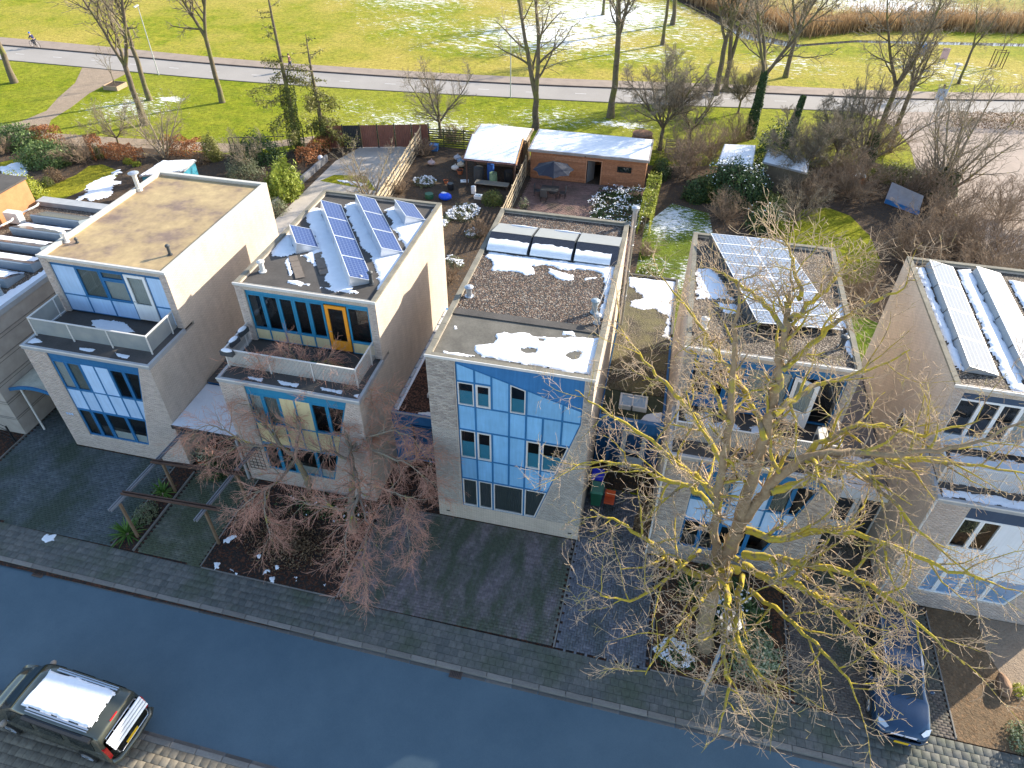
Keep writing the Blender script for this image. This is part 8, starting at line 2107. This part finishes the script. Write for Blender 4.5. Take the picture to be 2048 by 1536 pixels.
mb = MB(); mb.bar((-8.3, 33.2, 2.2), (-3.9, 33.2, 2.2), .06, .12); mb.build('front_beam', BLACKM, t)
mb = MB(); mb.bar((-3.95, 33.1, 2.3), (-4.25, 37.2, 2.8), .08, .16); mb.build('side_board', plain('orange_timber', (.55, .30, .10), .8, var=.15), t)
def roof_snow(label, corners, z0_, z1_, th=.05, edge=.0, inset_=.08):
    """snow on a pitched roof: corners front-left, front-right, back-right, back-left"""
    fl, fr_, br_, bl = [Vector(c) for c in corners]; n = 60; m = 40; V = []; rs = np.random.RandomState(4)
    U_, W_ = np.meshgrid(np.linspace(inset_*.3, 1-inset_*.3, n), np.linspace(inset_*.3, 1-inset_*.3, m)); e = np.minimum(np.minimum(U_, 1-U_), np.minimum(W_, 1-W_))
    hgt = np.clip((e-.012+(fbm(U_*14, W_*9, 4)-.5)*.04)*18, -.3, 1)*th
    X = (1-W_)*((1-U_)*fl.x+U_*fr_.x)+W_*((1-U_)*bl.x+U_*br_.x); Y_ = (1-W_)*((1-U_)*fl.y+U_*fr_.y)+W_*((1-U_)*bl.y+U_*br_.y); Z = z0_*(1-W_)+z1_*W_+hgt+.02
    idx = np.arange(n*m).reshape(m, n); F = np.stack([idx[:-1, :-1].ravel(), idx[:-1, 1:].ravel(), idx[1:, 1:].ravel(), idx[1:, :-1].ravel()], 1)
    o = np_mesh('snow', np.stack([X.ravel(), Y_.ravel(), Z.ravel()], 1), F, SNOW, smooth=True); tag(o, label, 'snow', kind='stuff')
roof_snow('snow on the corrugated lean-to roof', [(-8.35, 33.05), (-3.9, 33.05), (-4.2, 37.15), (-8.72, 37.15)], 2.30, 2.80)
t = thing('garden_shed', 'low shed with a flat snowy roof behind the lean-to', 'shed', (-6.4, 39, 0))
mb = MB(); mb.box(-8.4, -4.2, 37.6, 39.9, 0, 2.45); mb.build('wall', plain('brown_boards', (.20, .13, .08), .8), t)
mb = MB(); mb.box(-8.75, -3.95, 37.3, 40.1, 2.45, 2.6); mb.build('roof', plain('tan_fascia', (.36, .28, .19), .8), t)
roof_snow('snow on the flat shed roof behind the lean-to', [(-8.7, 37.35), (-4.0, 37.35), (-4.0, 40.05), (-8.7, 40.05)], 2.60, 2.60)
# clutter under the lean-to
t = thing('workbench', 'wooden bench with boxes under the lean-to', 'bench', (-6, 33.6, 0))
mb = MB(); mb.box(-7.4, -4.6, 33.0, 33.7, .35, .42); mb.build('top', plain('grey_plank', (.28, .26, .22), .8), t)
for x in (-7.3, -4.7):
    mb = MB(); mb.box(x-.05, x+.05, 33.1, 33.6, 0, .35); mb.build('leg', WOODB, t)
def barrel(label, x, y, r, h, mat, z=0, name='barrel', cat='barrel'):
    t = thing(name, label, cat, (x, y, z)); mb = MB(); mb.tube([(x, y, z), (x, y, z+h*.3), (x, y, z+h*.7), (x, y, z+h)], [r*.9, r, r, r*.92], 14); mb.build('body', mat, t)
    mb = MB(); mb.tube([(x, y, z+h), (x, y, z+h+.04)], r*.96, 14); mb.build('lid', mat, t)
    return t
barrel('pale green barrel under the lean-to', -6.05, 34.0, .33, .95, plain('pale_green_plastic', (.18, .28, .18), .5))
barrel('dark grey composter in the corner under the lean-to', -7.4, 34.4, .42, 1.1, DARKPL)
barrel('blue ball-topped tub behind the green barrel under the lean-to', -6.5, 34.9, .3, 1.3, plain('blue_plastic', (.03, .12, .45), .5))
barrel('dark water butt at the right end under the lean-to', -4.9, 34.6, .35, 1.0, BLACKM)
barrel('white bucket at the left foot of the lean-to', -7.2, 32.0, .2, .55, WHITEP, name='bucket', cat='bucket')
barrel('black tub standing alone on the dirt yard', -9.2, 32.2, .27, .5, BLACKM, name='tub', cat='tub')
t = thing('white_box', 'white plastic crate lying by the bucket', 'crate', (-6.6, 31.3, 0)); mb = MB(); mb.box(-6.9, -6.3, 31.0, 31.5, 0, .25); mb.build('body', WHITEP, t); mb = MB(); mb.box(-6.8, -6.4, 31.1, 31.4, .25, .30); mb.build('contents', plain('grey_blue_bits', (.3, .38, .45), .8), t)
t = thing('white_board', 'white board lying on the dirt yard', 'board', (-8.6, 34, 0)); mb = MB(); mb.obox((-8.5, 33.9, .05), (.32, .1, 0), (-.06, .2, 0), (0, 0, .04)); mb.build('sheet', WHITEP, t); mb = MB(); mb.obox((-8.5, 33.9, .1), (.1, .03, 0), (-.02, .06, 0), (0, 0, .02)); mb.build('stone', TRIM_G, t)
t = thing('blue_sack', 'bright blue tarpaulin bundle with snow on the dirt yard', 'sack', (-9.1, 30.4, 0)); mb = MB(); mb.ball((-9.1, 30.4, .25), .5, 12, 7, (1.1, .8, .6)); mb.build('bundle', plain('bright_blue_sheet', (.01, .09, .75), .5), t, smooth=True); mb = MB(); mb.ball((-9.2, 30.45, .52), .2, 8, 5, (1.3, .7, .3)); mb.build('snow_cap', SNOW, t, smooth=True)
barrel('dark green crate pile beside the blue bundle', -10.4, 30.3, .35, .35, plain('dark_green_plastic', (.02, .10, .05), .5), name='crate', cat='crate')
t = thing('blue_box', 'small blue box in the far corner behind the dirt yard', 'box', (-13, 39.6, 0)); mb = MB(); mb.box(-13.3, -12.6, 39.3, 39.8, 0, .5); mb.build('body', plain('mid_blue_plastic', (.06, .20, .48), .5), t); mb = MB(); mb.box(-13.33, -12.57, 39.27, 39.83, .5, .56); mb.build('lid', plain('mid_blue_lid', (.10, .26, .55), .5), t)
rg = random.Random(9)
for k, (lb, x, y, c) in enumerate((('pale grey bag among the junk near the old fruit tree', -10.3, 38.0, (.45, .46, .5)), ('white sack among the junk beside the lean-to', -9.9, 35.9, (.7, .66, .6)), ('cream-coloured bundle on the junk heap', -9.6, 36.6, (.62, .5, .36)), ('pinkish sack beside the plank fence', -12.2, 36.4, (.5, .38, .36)), ('blue-grey bag at the foot of the junk heap', -9.8, 37.3, (.2, .3, .42)))):
    t = thing('junk_bag', lb, 'bag', (x, y, 0)); mb = MB(); mb.ball((x, y, .22), .36, 10, 6, (1, .8, .6)); mb.build('sack', plain('bag_%d' % k, c, .7, var=.2), t, smooth=True); mb = MB(); mb.tube([(x, y, .4), (x+.05, y, .56)], [.08, .04], 6); mb.build('knot', plain('bag_%d' % k, c, .7), t)
pot('terracotta pot under the snow-dusted bush', -9.9, 33.2, .2, .3, TERRA)
pot('orange terracotta pot beside the junk heap', -9.3, 35.3, .28, .35, TERRA)
# timber shed of house C
t = thing('timber_shed', 'long reddish timber shed with a snow-covered flat roof and open doorway', 'shed', (1.3, 38, 0))
CED = m_tone('cedar_boards', (.32, .14, .07), (.46, .22, .12), rough=.7)
z_ = 2.35
def shed_wall(x0_, x1_, za, zb):
    out = []
    k = 0; z = za
    while z < zb-.02:
        h = min(.17, zb-z); x = x0_
        while x < x1_-.05:
            l = min(rg.uniform(1.6, 2.6), x1_-x); out.append((x, x+l, z, z+h)); x += l
        z += h
    return out
B_l = shed_wall(-3.35, 1.28, .05, z_)+shed_wall(2.62, 3.85, .05, z_)+shed_wall(5.0, 6.15, .05, z_)+shed_wall(3.85, 5.0, .05, 1.28)+shed_wall(3.85, 5.0, 1.75, z_)+shed_wall(1.28, 2.62, 2.08, z_)
mb = MB()
for a, b, c, d in B_l: mb.box(a+.004, b-.004, 36.0-rg.uniform(0, .006), 36.03, c+.006, d-.004)
o = mb.build('boards', CED, t); o['kind'] = 'stuff'
at = o.data.attributes.new('tone', 'FLOAT', 'POINT'); at.data.foreach_set('value', np.repeat(np.random.RandomState(3).rand(len(B_l)), 8).astype(np.float32))
mb = MB(); mb.box(-3.35, -3.25, 36.03, 40, 0, z_); mb.box(6.05, 6.15, 36.03, 40, 0, z_); mb.box(-3.25, 6.05, 39.9, 40, 0, z_); mb.box(-3.25, 1.28, 36.035, 36.08, 0, z_); mb.box(2.62, 3.85, 36.035, 36.08, 0, z_); mb.box(5.0, 6.05, 36.035, 36.08, 0, z_); mb.build('wall', plain('cedar_wall', (.33, .16, .08), .8, var=.2), t)
mb = MB(); mb.ring(R(3.85, 5.0, 1.28, 1.75), R(3.9, 4.95, 1.33, 1.70), 35.96, 36.06); wnd = mb.build('window', BLACKM, t); mb = MB(); mb.box(3.9, 4.95, 36.02, 36.03, 1.33, 1.70); mb.build('pane', DGLASS, wnd)
mb = MB(); mb.box(1.28, 1.36, 35.95, 36.1, 0, 2.08); mb.box(2.54, 2.62, 35.95, 36.1, 0, 2.08); mb.box(1.36, 2.54, 35.95, 36.1, 2.0, 2.08); mb.build('door_frame', plain('pale_cedar', (.50, .26, .15), .7), t)
mb = MB(); mb.bar((1.42, 36.1, 1.02), (1.9, 37.0, 1.02), .04, 2.0); mb.build('door', plain('grey_door', (.20, .20, .20), .7), t)
mb = MB(); mb.box(-3.55, 6.35, 35.75, 40.3, z_, z_+.2); mb.build('roof', plain('silver_fascia', (.30, .27, .25), .7, var=.2), t)
mb = MB(); mb.box(1.16, 1.24, 35.68, 35.75, z_-.02, z_+.08); mb.build('outdoor_lamp', BLACKM, t)
roof_snow('snow on the long timber shed roof', [(-3.5, 35.8), (6.3, 35.8), (6.3, 40.25), (-3.5, 40.25)], z_+.2, z_+.2, inset_=.03)
barrel('reddish rounded wicker hut at the back of the timber shed', 5.2, 44.2, .95, 1.5, plain('wicker', (.24, .13, .08), .9, var=.3), name='wicker_hut', cat='hut')
# parasol with table and chairs
t = thing('parasol', 'dark blue-grey parasol open over the patio table', 'parasol', (-1.0, 33.6, 0))
SHADE = m_leaf('parasol_cloth', (.014, .02, .04), (.022, .032, .06)); mb = MB(); n = 8
vs = [(-1.0, 33.6, 2.62)]
for k in range(n):
    a = 2*math.pi*k/n+.2; vs.append((-1+1.65*math.cos(a), 33.6+1.65*math.sin(a), 1.98))
for k in range(n):
    a = 2*math.pi*(k+.5)/n+.2; vs.append((-1+1.42*math.cos(a), 33.6+1.42*math.sin(a), 2.03))
mb.add(vs, [(0, 1+k, 9+k) for k in range(n)]+[(0, 9+k, 1+(k+1) % n) for k in range(n)]); c_ = mb.build('canopy', SHADE, t)
for k in range(n):
    a = 2*math.pi*k/n+.2; mb = MB(); mb.bar((-1, 33.6, 2.60), (-1+1.62*math.cos(a), 33.6+1.62*math.sin(a), 1.985), .02); mb.build('rib', DARKPL, t)
mb = MB(); mb.cyl(-1, 33.6, 0, 2.7, .03, 8); mb.build('pole', DARKPL, t); mb = MB(); mb.cyl(-1, 33.6, .03, .12, .3, 12); mb.build('base', DARKPL, t)
t = thing('patio_table', 'dark table under the parasol', 'table', (-1.1, 32.9, 0)); mb = MB(); mb.box(-1.8, -.4, 32.35, 33.35, .70, .74); mb.build('tabletop', DARKPL, t)
for x in (-1.7, -.5):
    for y in (32.45, 33.25):
        mb = MB(); mb.box(x-.03, x+.03, y-.03, y+.03, 0, .70); mb.build('leg', BLACKM, t)
def chair(label, x, y, rz):
    t = thing('patio_chair', label, 'chair', (x, y, .03), rz, group='dark chairs under the parasol')
    mb = MB(); mb.box(-.25, .25, -.25, .25, .42, .46); mb.build('seat', DARKPL, t, world=False); mb = MB(); mb.box(-.25, .25, .22, .26, .46, .98); mb.build('backrest', DARKPL, t, world=False)
    for a in (-.22, .22):
        for b in (-.22, .22):
            mb = MB(); mb.box(a-.02, a+.02, b-.02, b+.02, 0, .42); mb.build('leg', BLACKM, t, world=False)
chair('dark chair left of the patio table', -2.1, 32.8, rad(90)); chair('dark chair right of the patio table', -.05, 32.9, rad(-90)); chair('dark chair on the near side of the patio table', -1.4, 31.95, rad(180))
pot('large dark round pot with a small olive bush beside the fence', -2.6, 29.9, .32, .45, DARKPL, plant=LF_GREY, seed=5)
pot('grey square-looking planter with snow near the chimney side of the patio', -1.75, 26.4, .28, .7, TRIM_G)
pot('dark pot with a grey-green plant at the fence foot', -2.7, 26.6, .3, .35, DARKPL, plant=LF_OLIVE, seed=6)
# bicycles
def bicycle(name, label, loc, rz, c=(.03, .03, .035), group=None, lean=0):
    t = thing(name, label, 'bicycle', loc, rz, group=group); t.rotation_euler[0] = lean
    Fm = plain('bike_frame_%d' % int(c[0]*100), c, .4)
    for x, nm in ((-.52, 'rear_wheel'), (.52, 'front_wheel')):
        mb = MB(); pts = [(x+.34*math.cos(a*math.pi/10), 0, .34+.34*math.sin(a*math.pi/10)) for a in range(21)]; mb.tube(pts, .022, 5, caps=False); w_ = mb.build(nm, RUB, t, world=False)
        mb = MB()
        for k in range(8): a = k*math.pi/8; mb.bar((x+.33*math.cos(a), 0, .34+.33*math.sin(a)), (x-.33*math.cos(a), 0, .34-.33*math.sin(a)), .005)
        mb.build('spokes', CHROME, w_, world=False)
    mb = MB()
    for a, b in (((-.52, .34), (-.08, .30)), ((-.08, .30), (-.22, .82)), ((-.52, .34), (-.20, .74)), ((-.20, .74), (.36, .80)), ((-.08, .30), (.38, .70)), ((.34, .92), (.52, .34))): mb.tube([(a[0], 0, a[1]), (b[0], 0, b[1])], .02, 6)
    mb.build('frame', Fm, t, world=False)
    mb = MB(); mb.tube([(.28, -.28, 1.02), (.36, -.1, 1.02), (.36, .1, 1.02), (.28, .28, 1.02)], .014, 6); mb.tube([(.34, 0, .92), (.36, 0, 1.02)], .016, 6); mb.build('handlebar', BLACKM, t, world=False)
    mb = MB(); mb.ball((-.24, 0, .88), .12, 8, 5, (1.1, .6, .35)); mb.build('saddle', BLACKM, t, world=False)
    mb = MB(); mb.tube([(-.08, -.09, .30), (-.08, .09, .30)], .015, 6); mb.bar((-.08, -.1, .30), (.04, -.1, .20), .02); mb.bar((-.08, .1, .30), (-.2, .1, .40), .02); mb.bar((-.01, -.15, .2), (.09, -.15, .2), .03); mb.bar((-.25, .15, .40), (-.15, .15, .40), .03); mb.build('pedals', BLACKM, t, world=False)
    return t
b0 = bicycle('bicycle', 'bicycle with a white bag on the patio by the snowy planting bed', (4.0, 26.3, .03), rad(20), group='bicycles standing on the patio')
mb = MB(); mb.box(-.72, -.4, -.2, .2, .55, .85); mb.build('pannier', WHITEP, b0, world=False)
b1_ = bicycle('bicycle', 'dark bicycle behind the one with the white bag', (4.9, 26.9, .03), rad(-15), group='bicycles standing on the patio')
bicycle('bicycle', 'reddish bicycle at the right end of the patio row', (5.5, 26.0, .03), rad(60), (.25, .03, .03), group='bicycles standing on the patio')
# sheds in the overgrown garden
RSH = plain('mossy_shed_boards', (.16, .13, .09), .9)
for lb, cs, zt, ls in (('snow-covered shed roof half hidden by the dark evergreen', [(11.6, 37.0), (14.4, 37.4), (14.8, 41.8), (12.2, 41.4)], 2.3, 'snow on the left overgrown shed'), ('grey pent roof of the shed right of the dark evergreen', [(15.2, 38.6), (18.6, 37.2), (19.0, 40.2), (15.8, 41.6)], 2.2, 'snow dusting the right overgrown shed')):
    t = thing('garden_shed', lb, 'shed', (cs[0][0], cs[0][1], 0)); cxx = sum(c[0] for c in cs)/4; cyy = sum(c[1] for c in cs)/4
    mb = MB(); mb.prism([(cxx+(c[0]-cxx)*.9, cyy+(c[1]-cyy)*.9) for c in cs], 0, zt-.1); mb.build('wall', RSH, t); mb = MB(); mb.prism(cs, zt-.1, zt); mb.build('roof', TRIM_G, t)
    if 'left' in ls: roof_snow(ls, cs, zt, zt)
    else: roof_snow(ls, cs, zt, zt, th=.03)
t = thing('tarpaulin', 'grey and blue tarpaulin stretched over a slanting frame on the lawn', 'tarpaulin', (26, 36.5, 0))
TARP = plain('grey_tarpaulin', (.36, .34, .35), .6, var=.15, bump=.4, bs=5)
q = [(25.04,37.96,0.15), (27.26,36.33,0.15), (27.29,36.82,1.5), (25.33,38.88,1.5)]; a, b, c_, d = [Vector(v) for v in q]
mb = MB(); n = 10; vs = []
for i in range(n+1):
    for j in range(n+1):
        p = a.lerp(b, i/n).lerp(d.lerp(c_, i/n), j/n); sag = math.sin(math.pi*i/n)*math.sin(math.pi*j/n)*.18; vs.append((p.x, p.y+sag, p.z-sag*.4))
mb.add(vs, [(i*(n+1)+j, (i+1)*(n+1)+j, (i+1)*(n+1)+j+1, i*(n+1)+j+1) for i in range(n) for j in range(n)]); mb.build('sheet', TARP, t, smooth=True)
mb = MB(); mb.add([a-Vector((0, .1, 0)), b-Vector((0, .1, 0)), b+Vector((0, -.08, .35)), a+Vector((0, -.08, .35))], [(0, 1, 2, 3)]); mb.build('hem', plain('blue_hem', (.03, .18, .45), .6), t)
for p in (c_, d):
    mb = MB(); mb.bar((p.x, p.y+.03, 0), (p.x, p.y+.03, 1.5), .05); mb.build('post', WOODB, t)
t = thing('blue_cart', 'small blue box with a snowy lid and orange side beside the green hedge', 'box', (23.2, 41.4, 0)); mb = MB(); mb.box(22.9, 23.9, 41.1, 41.8, .1, .7); mb.build('body', plain('orange_side', (.55, .22, .08), .6), t); mb = MB(); mb.box(22.85, 23.95, 41.05, 41.85, .7, .78); mb.build('lid', plain('pale_blue_lid', (.40, .50, .62), .5), t)
t = thing('glass_frame', 'pale glazed cold frame in the gap behind the right-edge roof', 'cold frame', (17.3, 12.6, 0)); mb = MB(); mb.ring(R(16.1, 18.7, 0, 2.6), R(16.25, 18.55, .15, 2.45), 0, .12); mb.v = [(x, 11.9+z, 3.1-y) for x, y, z in mb.v]; mb.build('frame', TRIM, t); mb = MB(); mb.box(16.25, 18.55, 12.05, 14.35, 2.95, 3.0); mb.build('glazing', plain('greenish_glass', (.35, .45, .38), .15, var=.2), t); mb = MB(); mb.box(16.15, 18.65, 11.95, 14.45, 0, 2.9); mb.build('base', BR_LIGHT, t)
# goal-like fence posts on the far field
t = thing('field_fence', 'thin green posts of the field fence at the top right corner', 'fence', (52, 115.5, 0))
for k in range(9):
    mb = MB(); mb.cyl(48+k*1.9, 114.6+k*.3, 0, 1.4, .05, 6); mb.build('post', plain('green_post', (.10, .30, .22), .6), t)
mb = MB(); mb.bar((48, 114.6, 1.35), (63.2, 117, 1.35), .05); mb.bar((48, 114.6, .7), (63.2, 117, .7), .05); mb.build('rail', plain('green_post', (.1, .3, .22), .6), t)

# ------------------------------------------------------------------ people
def skinmesh(name, V, E, Rd, mat, parent, sub=1):
    me = bpy.data.meshes.new(name); me.from_pydata(V, E, []); me.materials.append(mat)
    o = link(name, me, parent)
    o.modifiers.new('skin', 'SKIN'); sk = me.skin_vertices[0].data
    for i, r in enumerate(Rd): sk[i].radius = (r, r) if not isinstance(r, tuple) else r
    sk[0].use_root = True
    m = o.modifiers.new('sub', 'SUBSURF'); m.levels = sub; m.render_levels = sub
    for p in me.polygons: p.use_smooth = True
    return o
SKIN = plain('skin', (.55, .32, .22), .6, var=.05)
def person(label, loc, rz, pose, coat, legs, hair, shoes=(.03, .03, .03), helmet=None):
    t = thing('person', label, 'person', loc, rz)
    J = pose
    names = ['pelvis', 'spine', 'chest', 'neck', 'head', 'crown', 'lsh', 'lel', 'lha', 'lfi', 'rsh', 'rel', 'rha', 'rfi', 'lhip', 'lkn', 'lan', 'lto', 'rhip', 'rkn', 'ran', 'rto']
    V = [J[n] for n in names]; ix = {n: i for i, n in enumerate(names)}
    E = [('pelvis', 'spine'), ('spine', 'chest'), ('chest', 'neck'), ('neck', 'head'), ('head', 'crown'), ('chest', 'lsh'), ('lsh', 'lel'), ('lel', 'lha'), ('lha', 'lfi'), ('chest', 'rsh'), ('rsh', 'rel'), ('rel', 'rha'), ('rha', 'rfi'),
         ('pelvis', 'lhip'), ('lhip', 'lkn'), ('lkn', 'lan'), ('lan', 'lto'), ('pelvis', 'rhip'), ('rhip', 'rkn'), ('rkn', 'ran'), ('ran', 'rto')]
    rad_ = dict(pelvis=(.15, .11), spine=(.14, .11), chest=(.17, .12), neck=.05, head=.095, crown=.075, lsh=.07, rsh=.07, lel=.045, rel=.045, lha=.032, rha=.032, lfi=.03, rfi=.03, lhip=.095, rhip=.095, lkn=.06, rkn=.06, lan=.042, ran=.042, lto=.035, rto=.035)
    skinmesh('body', V, [(ix[a], ix[b]) for a, b in E], [rad_[n] for n in names], SKIN, t)
    def sub_(name, keys, edges, grow_, mat):
        iv = {n: i for i, n in enumerate(keys)}
        skinmesh(name, [J[k] for k in keys], [(iv[a], iv[b]) for a, b in edges], [tuple(x+grow_ for x in rad_[k]) if isinstance(rad_[k], tuple) else rad_[k]+grow_ for k in keys], mat, t)
    sub_('coat', ['pelvis', 'spine', 'chest', 'lsh', 'lel', 'lha', 'rsh', 'rel', 'rha'], [('pelvis', 'spine'), ('spine', 'chest'), ('chest', 'lsh'), ('lsh', 'lel'), ('lel', 'lha'), ('chest', 'rsh'), ('rsh', 'rel'), ('rel', 'rha')], .022, plain('coat_%d%d' % (int(coat[0]*100), int(coat[2]*100)), coat, .8))
    sub_('trousers', ['pelvis', 'lhip', 'lkn', 'lan', 'rhip', 'rkn', 'ran'], [('pelvis', 'lhip'), ('lhip', 'lkn'), ('lkn', 'lan'), ('pelvis', 'rhip'), ('rhip', 'rkn'), ('rkn', 'ran')], .012, plain('cloth_%d%d' % (int(legs[0]*100), int(legs[2]*100)), legs, .8))
    for s in 'lr':
        a, b = Vector(J[s+'an']), Vector(J[s+'to']); mb = MB(); mb.tube([a-(b-a)*.25, a, a.lerp(b, .6), b], [.045, .05, .048, .03], 8); mb.build('shoe', plain('shoe', shoes, .6), t, world=False, smooth=True)
    h = Vector(J['head']); c = Vector(J['crown']); m_ = h.lerp(c, .75)
    mb = MB(); mb.ball(m_+Vector((-.02, 0, .03)), .118, 12, 8, (1.05, .95, .85)); mb.build('helmet' if helmet else 'hair', plain('hd_%d%d' % (int((helmet or hair)[0]*100), int((helmet or hair)[2]*100)), helmet or hair, .5), t, world=False, smooth=True)
    fc = h.lerp(c, .3)
    mb = MB(); mb.ball(fc+Vector((.10, 0, 0)), .018, 6, 4); mb.build('nose', SKIN, t, world=False, smooth=True)
    for s in (-1, 1):
        mb = MB(); mb.ball(fc+Vector((.088, .035*s, .03)), .011, 6, 4); mb.build('eye', BLACKM, t, world=False)
    return t
ride = dict(pelvis=(-.22, 0, .98), spine=(-.14, 0, 1.12), chest=(.02, 0, 1.32), neck=(.13, 0, 1.45), head=(.18, 0, 1.54), crown=(.21, 0, 1.64), lsh=(.04, .17, 1.36), lel=(.20, .22, 1.15), lha=(.36, .22, 1.07), lfi=(.40, .22, 1.05),
            rsh=(.04, -.17, 1.36), rel=(.20, -.22, 1.15), rha=(.36, -.22, 1.07), rfi=(.40, -.22, 1.05), lhip=(-.20, .09, .92), lkn=(.16, .11, .76), lan=(-.12, .11, .50), lto=(.02, .12, .44), rhip=(-.20, -.09, .92), rkn=(.12, -.11, .62), ran=(-.03, -.11, .26), rto=(.12, -.12, .22))
walk = dict(pelvis=(0, 0, .95), spine=(.01, 0, 1.12), chest=(.02, 0, 1.33), neck=(.03, 0, 1.48), head=(.05, 0, 1.57), crown=(.06, 0, 1.68), lsh=(.01, .18, 1.38), lel=(-.08, .22, 1.12), lha=(.04, .23, .90), lfi=(.07, .23, .85),
            rsh=(.01, -.18, 1.38), rel=(.04, -.22, 1.12), rha=(.18, -.22, .94), rfi=(.22, -.22, .90), lhip=(0, .09, .90), lkn=(.16, .10, .50), lan=(.20, .10, .10), lto=(.34, .10, .05), rhip=(0, -.09, .90), rkn=(-.02, -.10, .48), ran=(-.24, -.10, .14), rto=(-.14, -.10, .04))
cx0, cy0 = (-70.12,57.79)
bicycle('bicycle', 'dark bicycle ridden along the kerb by the rider in the blue hat', (cx0, cy0, .02), rad(172))
person('person in a dark navy jacket and bright blue hat cycling on the road', (cx0, cy0, .02), rad(172), ride, (.02, .025, .09), (.03, .04, .07), (.02, .02, .02), helmet=(.02, .15, .75))
cx1, cy1 = (10.6,61.18)
bicycle('bicycle', 'bicycle ridden along the cycle path behind the thick bare stems', (cx1, cy1, .12), rad(188))
person('person in a dark top and blue jeans cycling behind the thick bare stems', (cx1, cy1, .12), rad(188), ride, (.10, .06, .09), (.04, .13, .26), (.25, .2, .18))
cx2, cy2 = (-35.7,57.18)
person('person in a dark reddish coat walking on the cycle path behind the conifers', (cx2, cy2, .12), rad(180), walk, (.14, .05, .06), (.06, .07, .12), (.10, .06, .04))
print('objects done', sum(len(o.data.polygons) for o in bpy.data.objects if o.type == 'MESH'), len(bpy.data.objects))
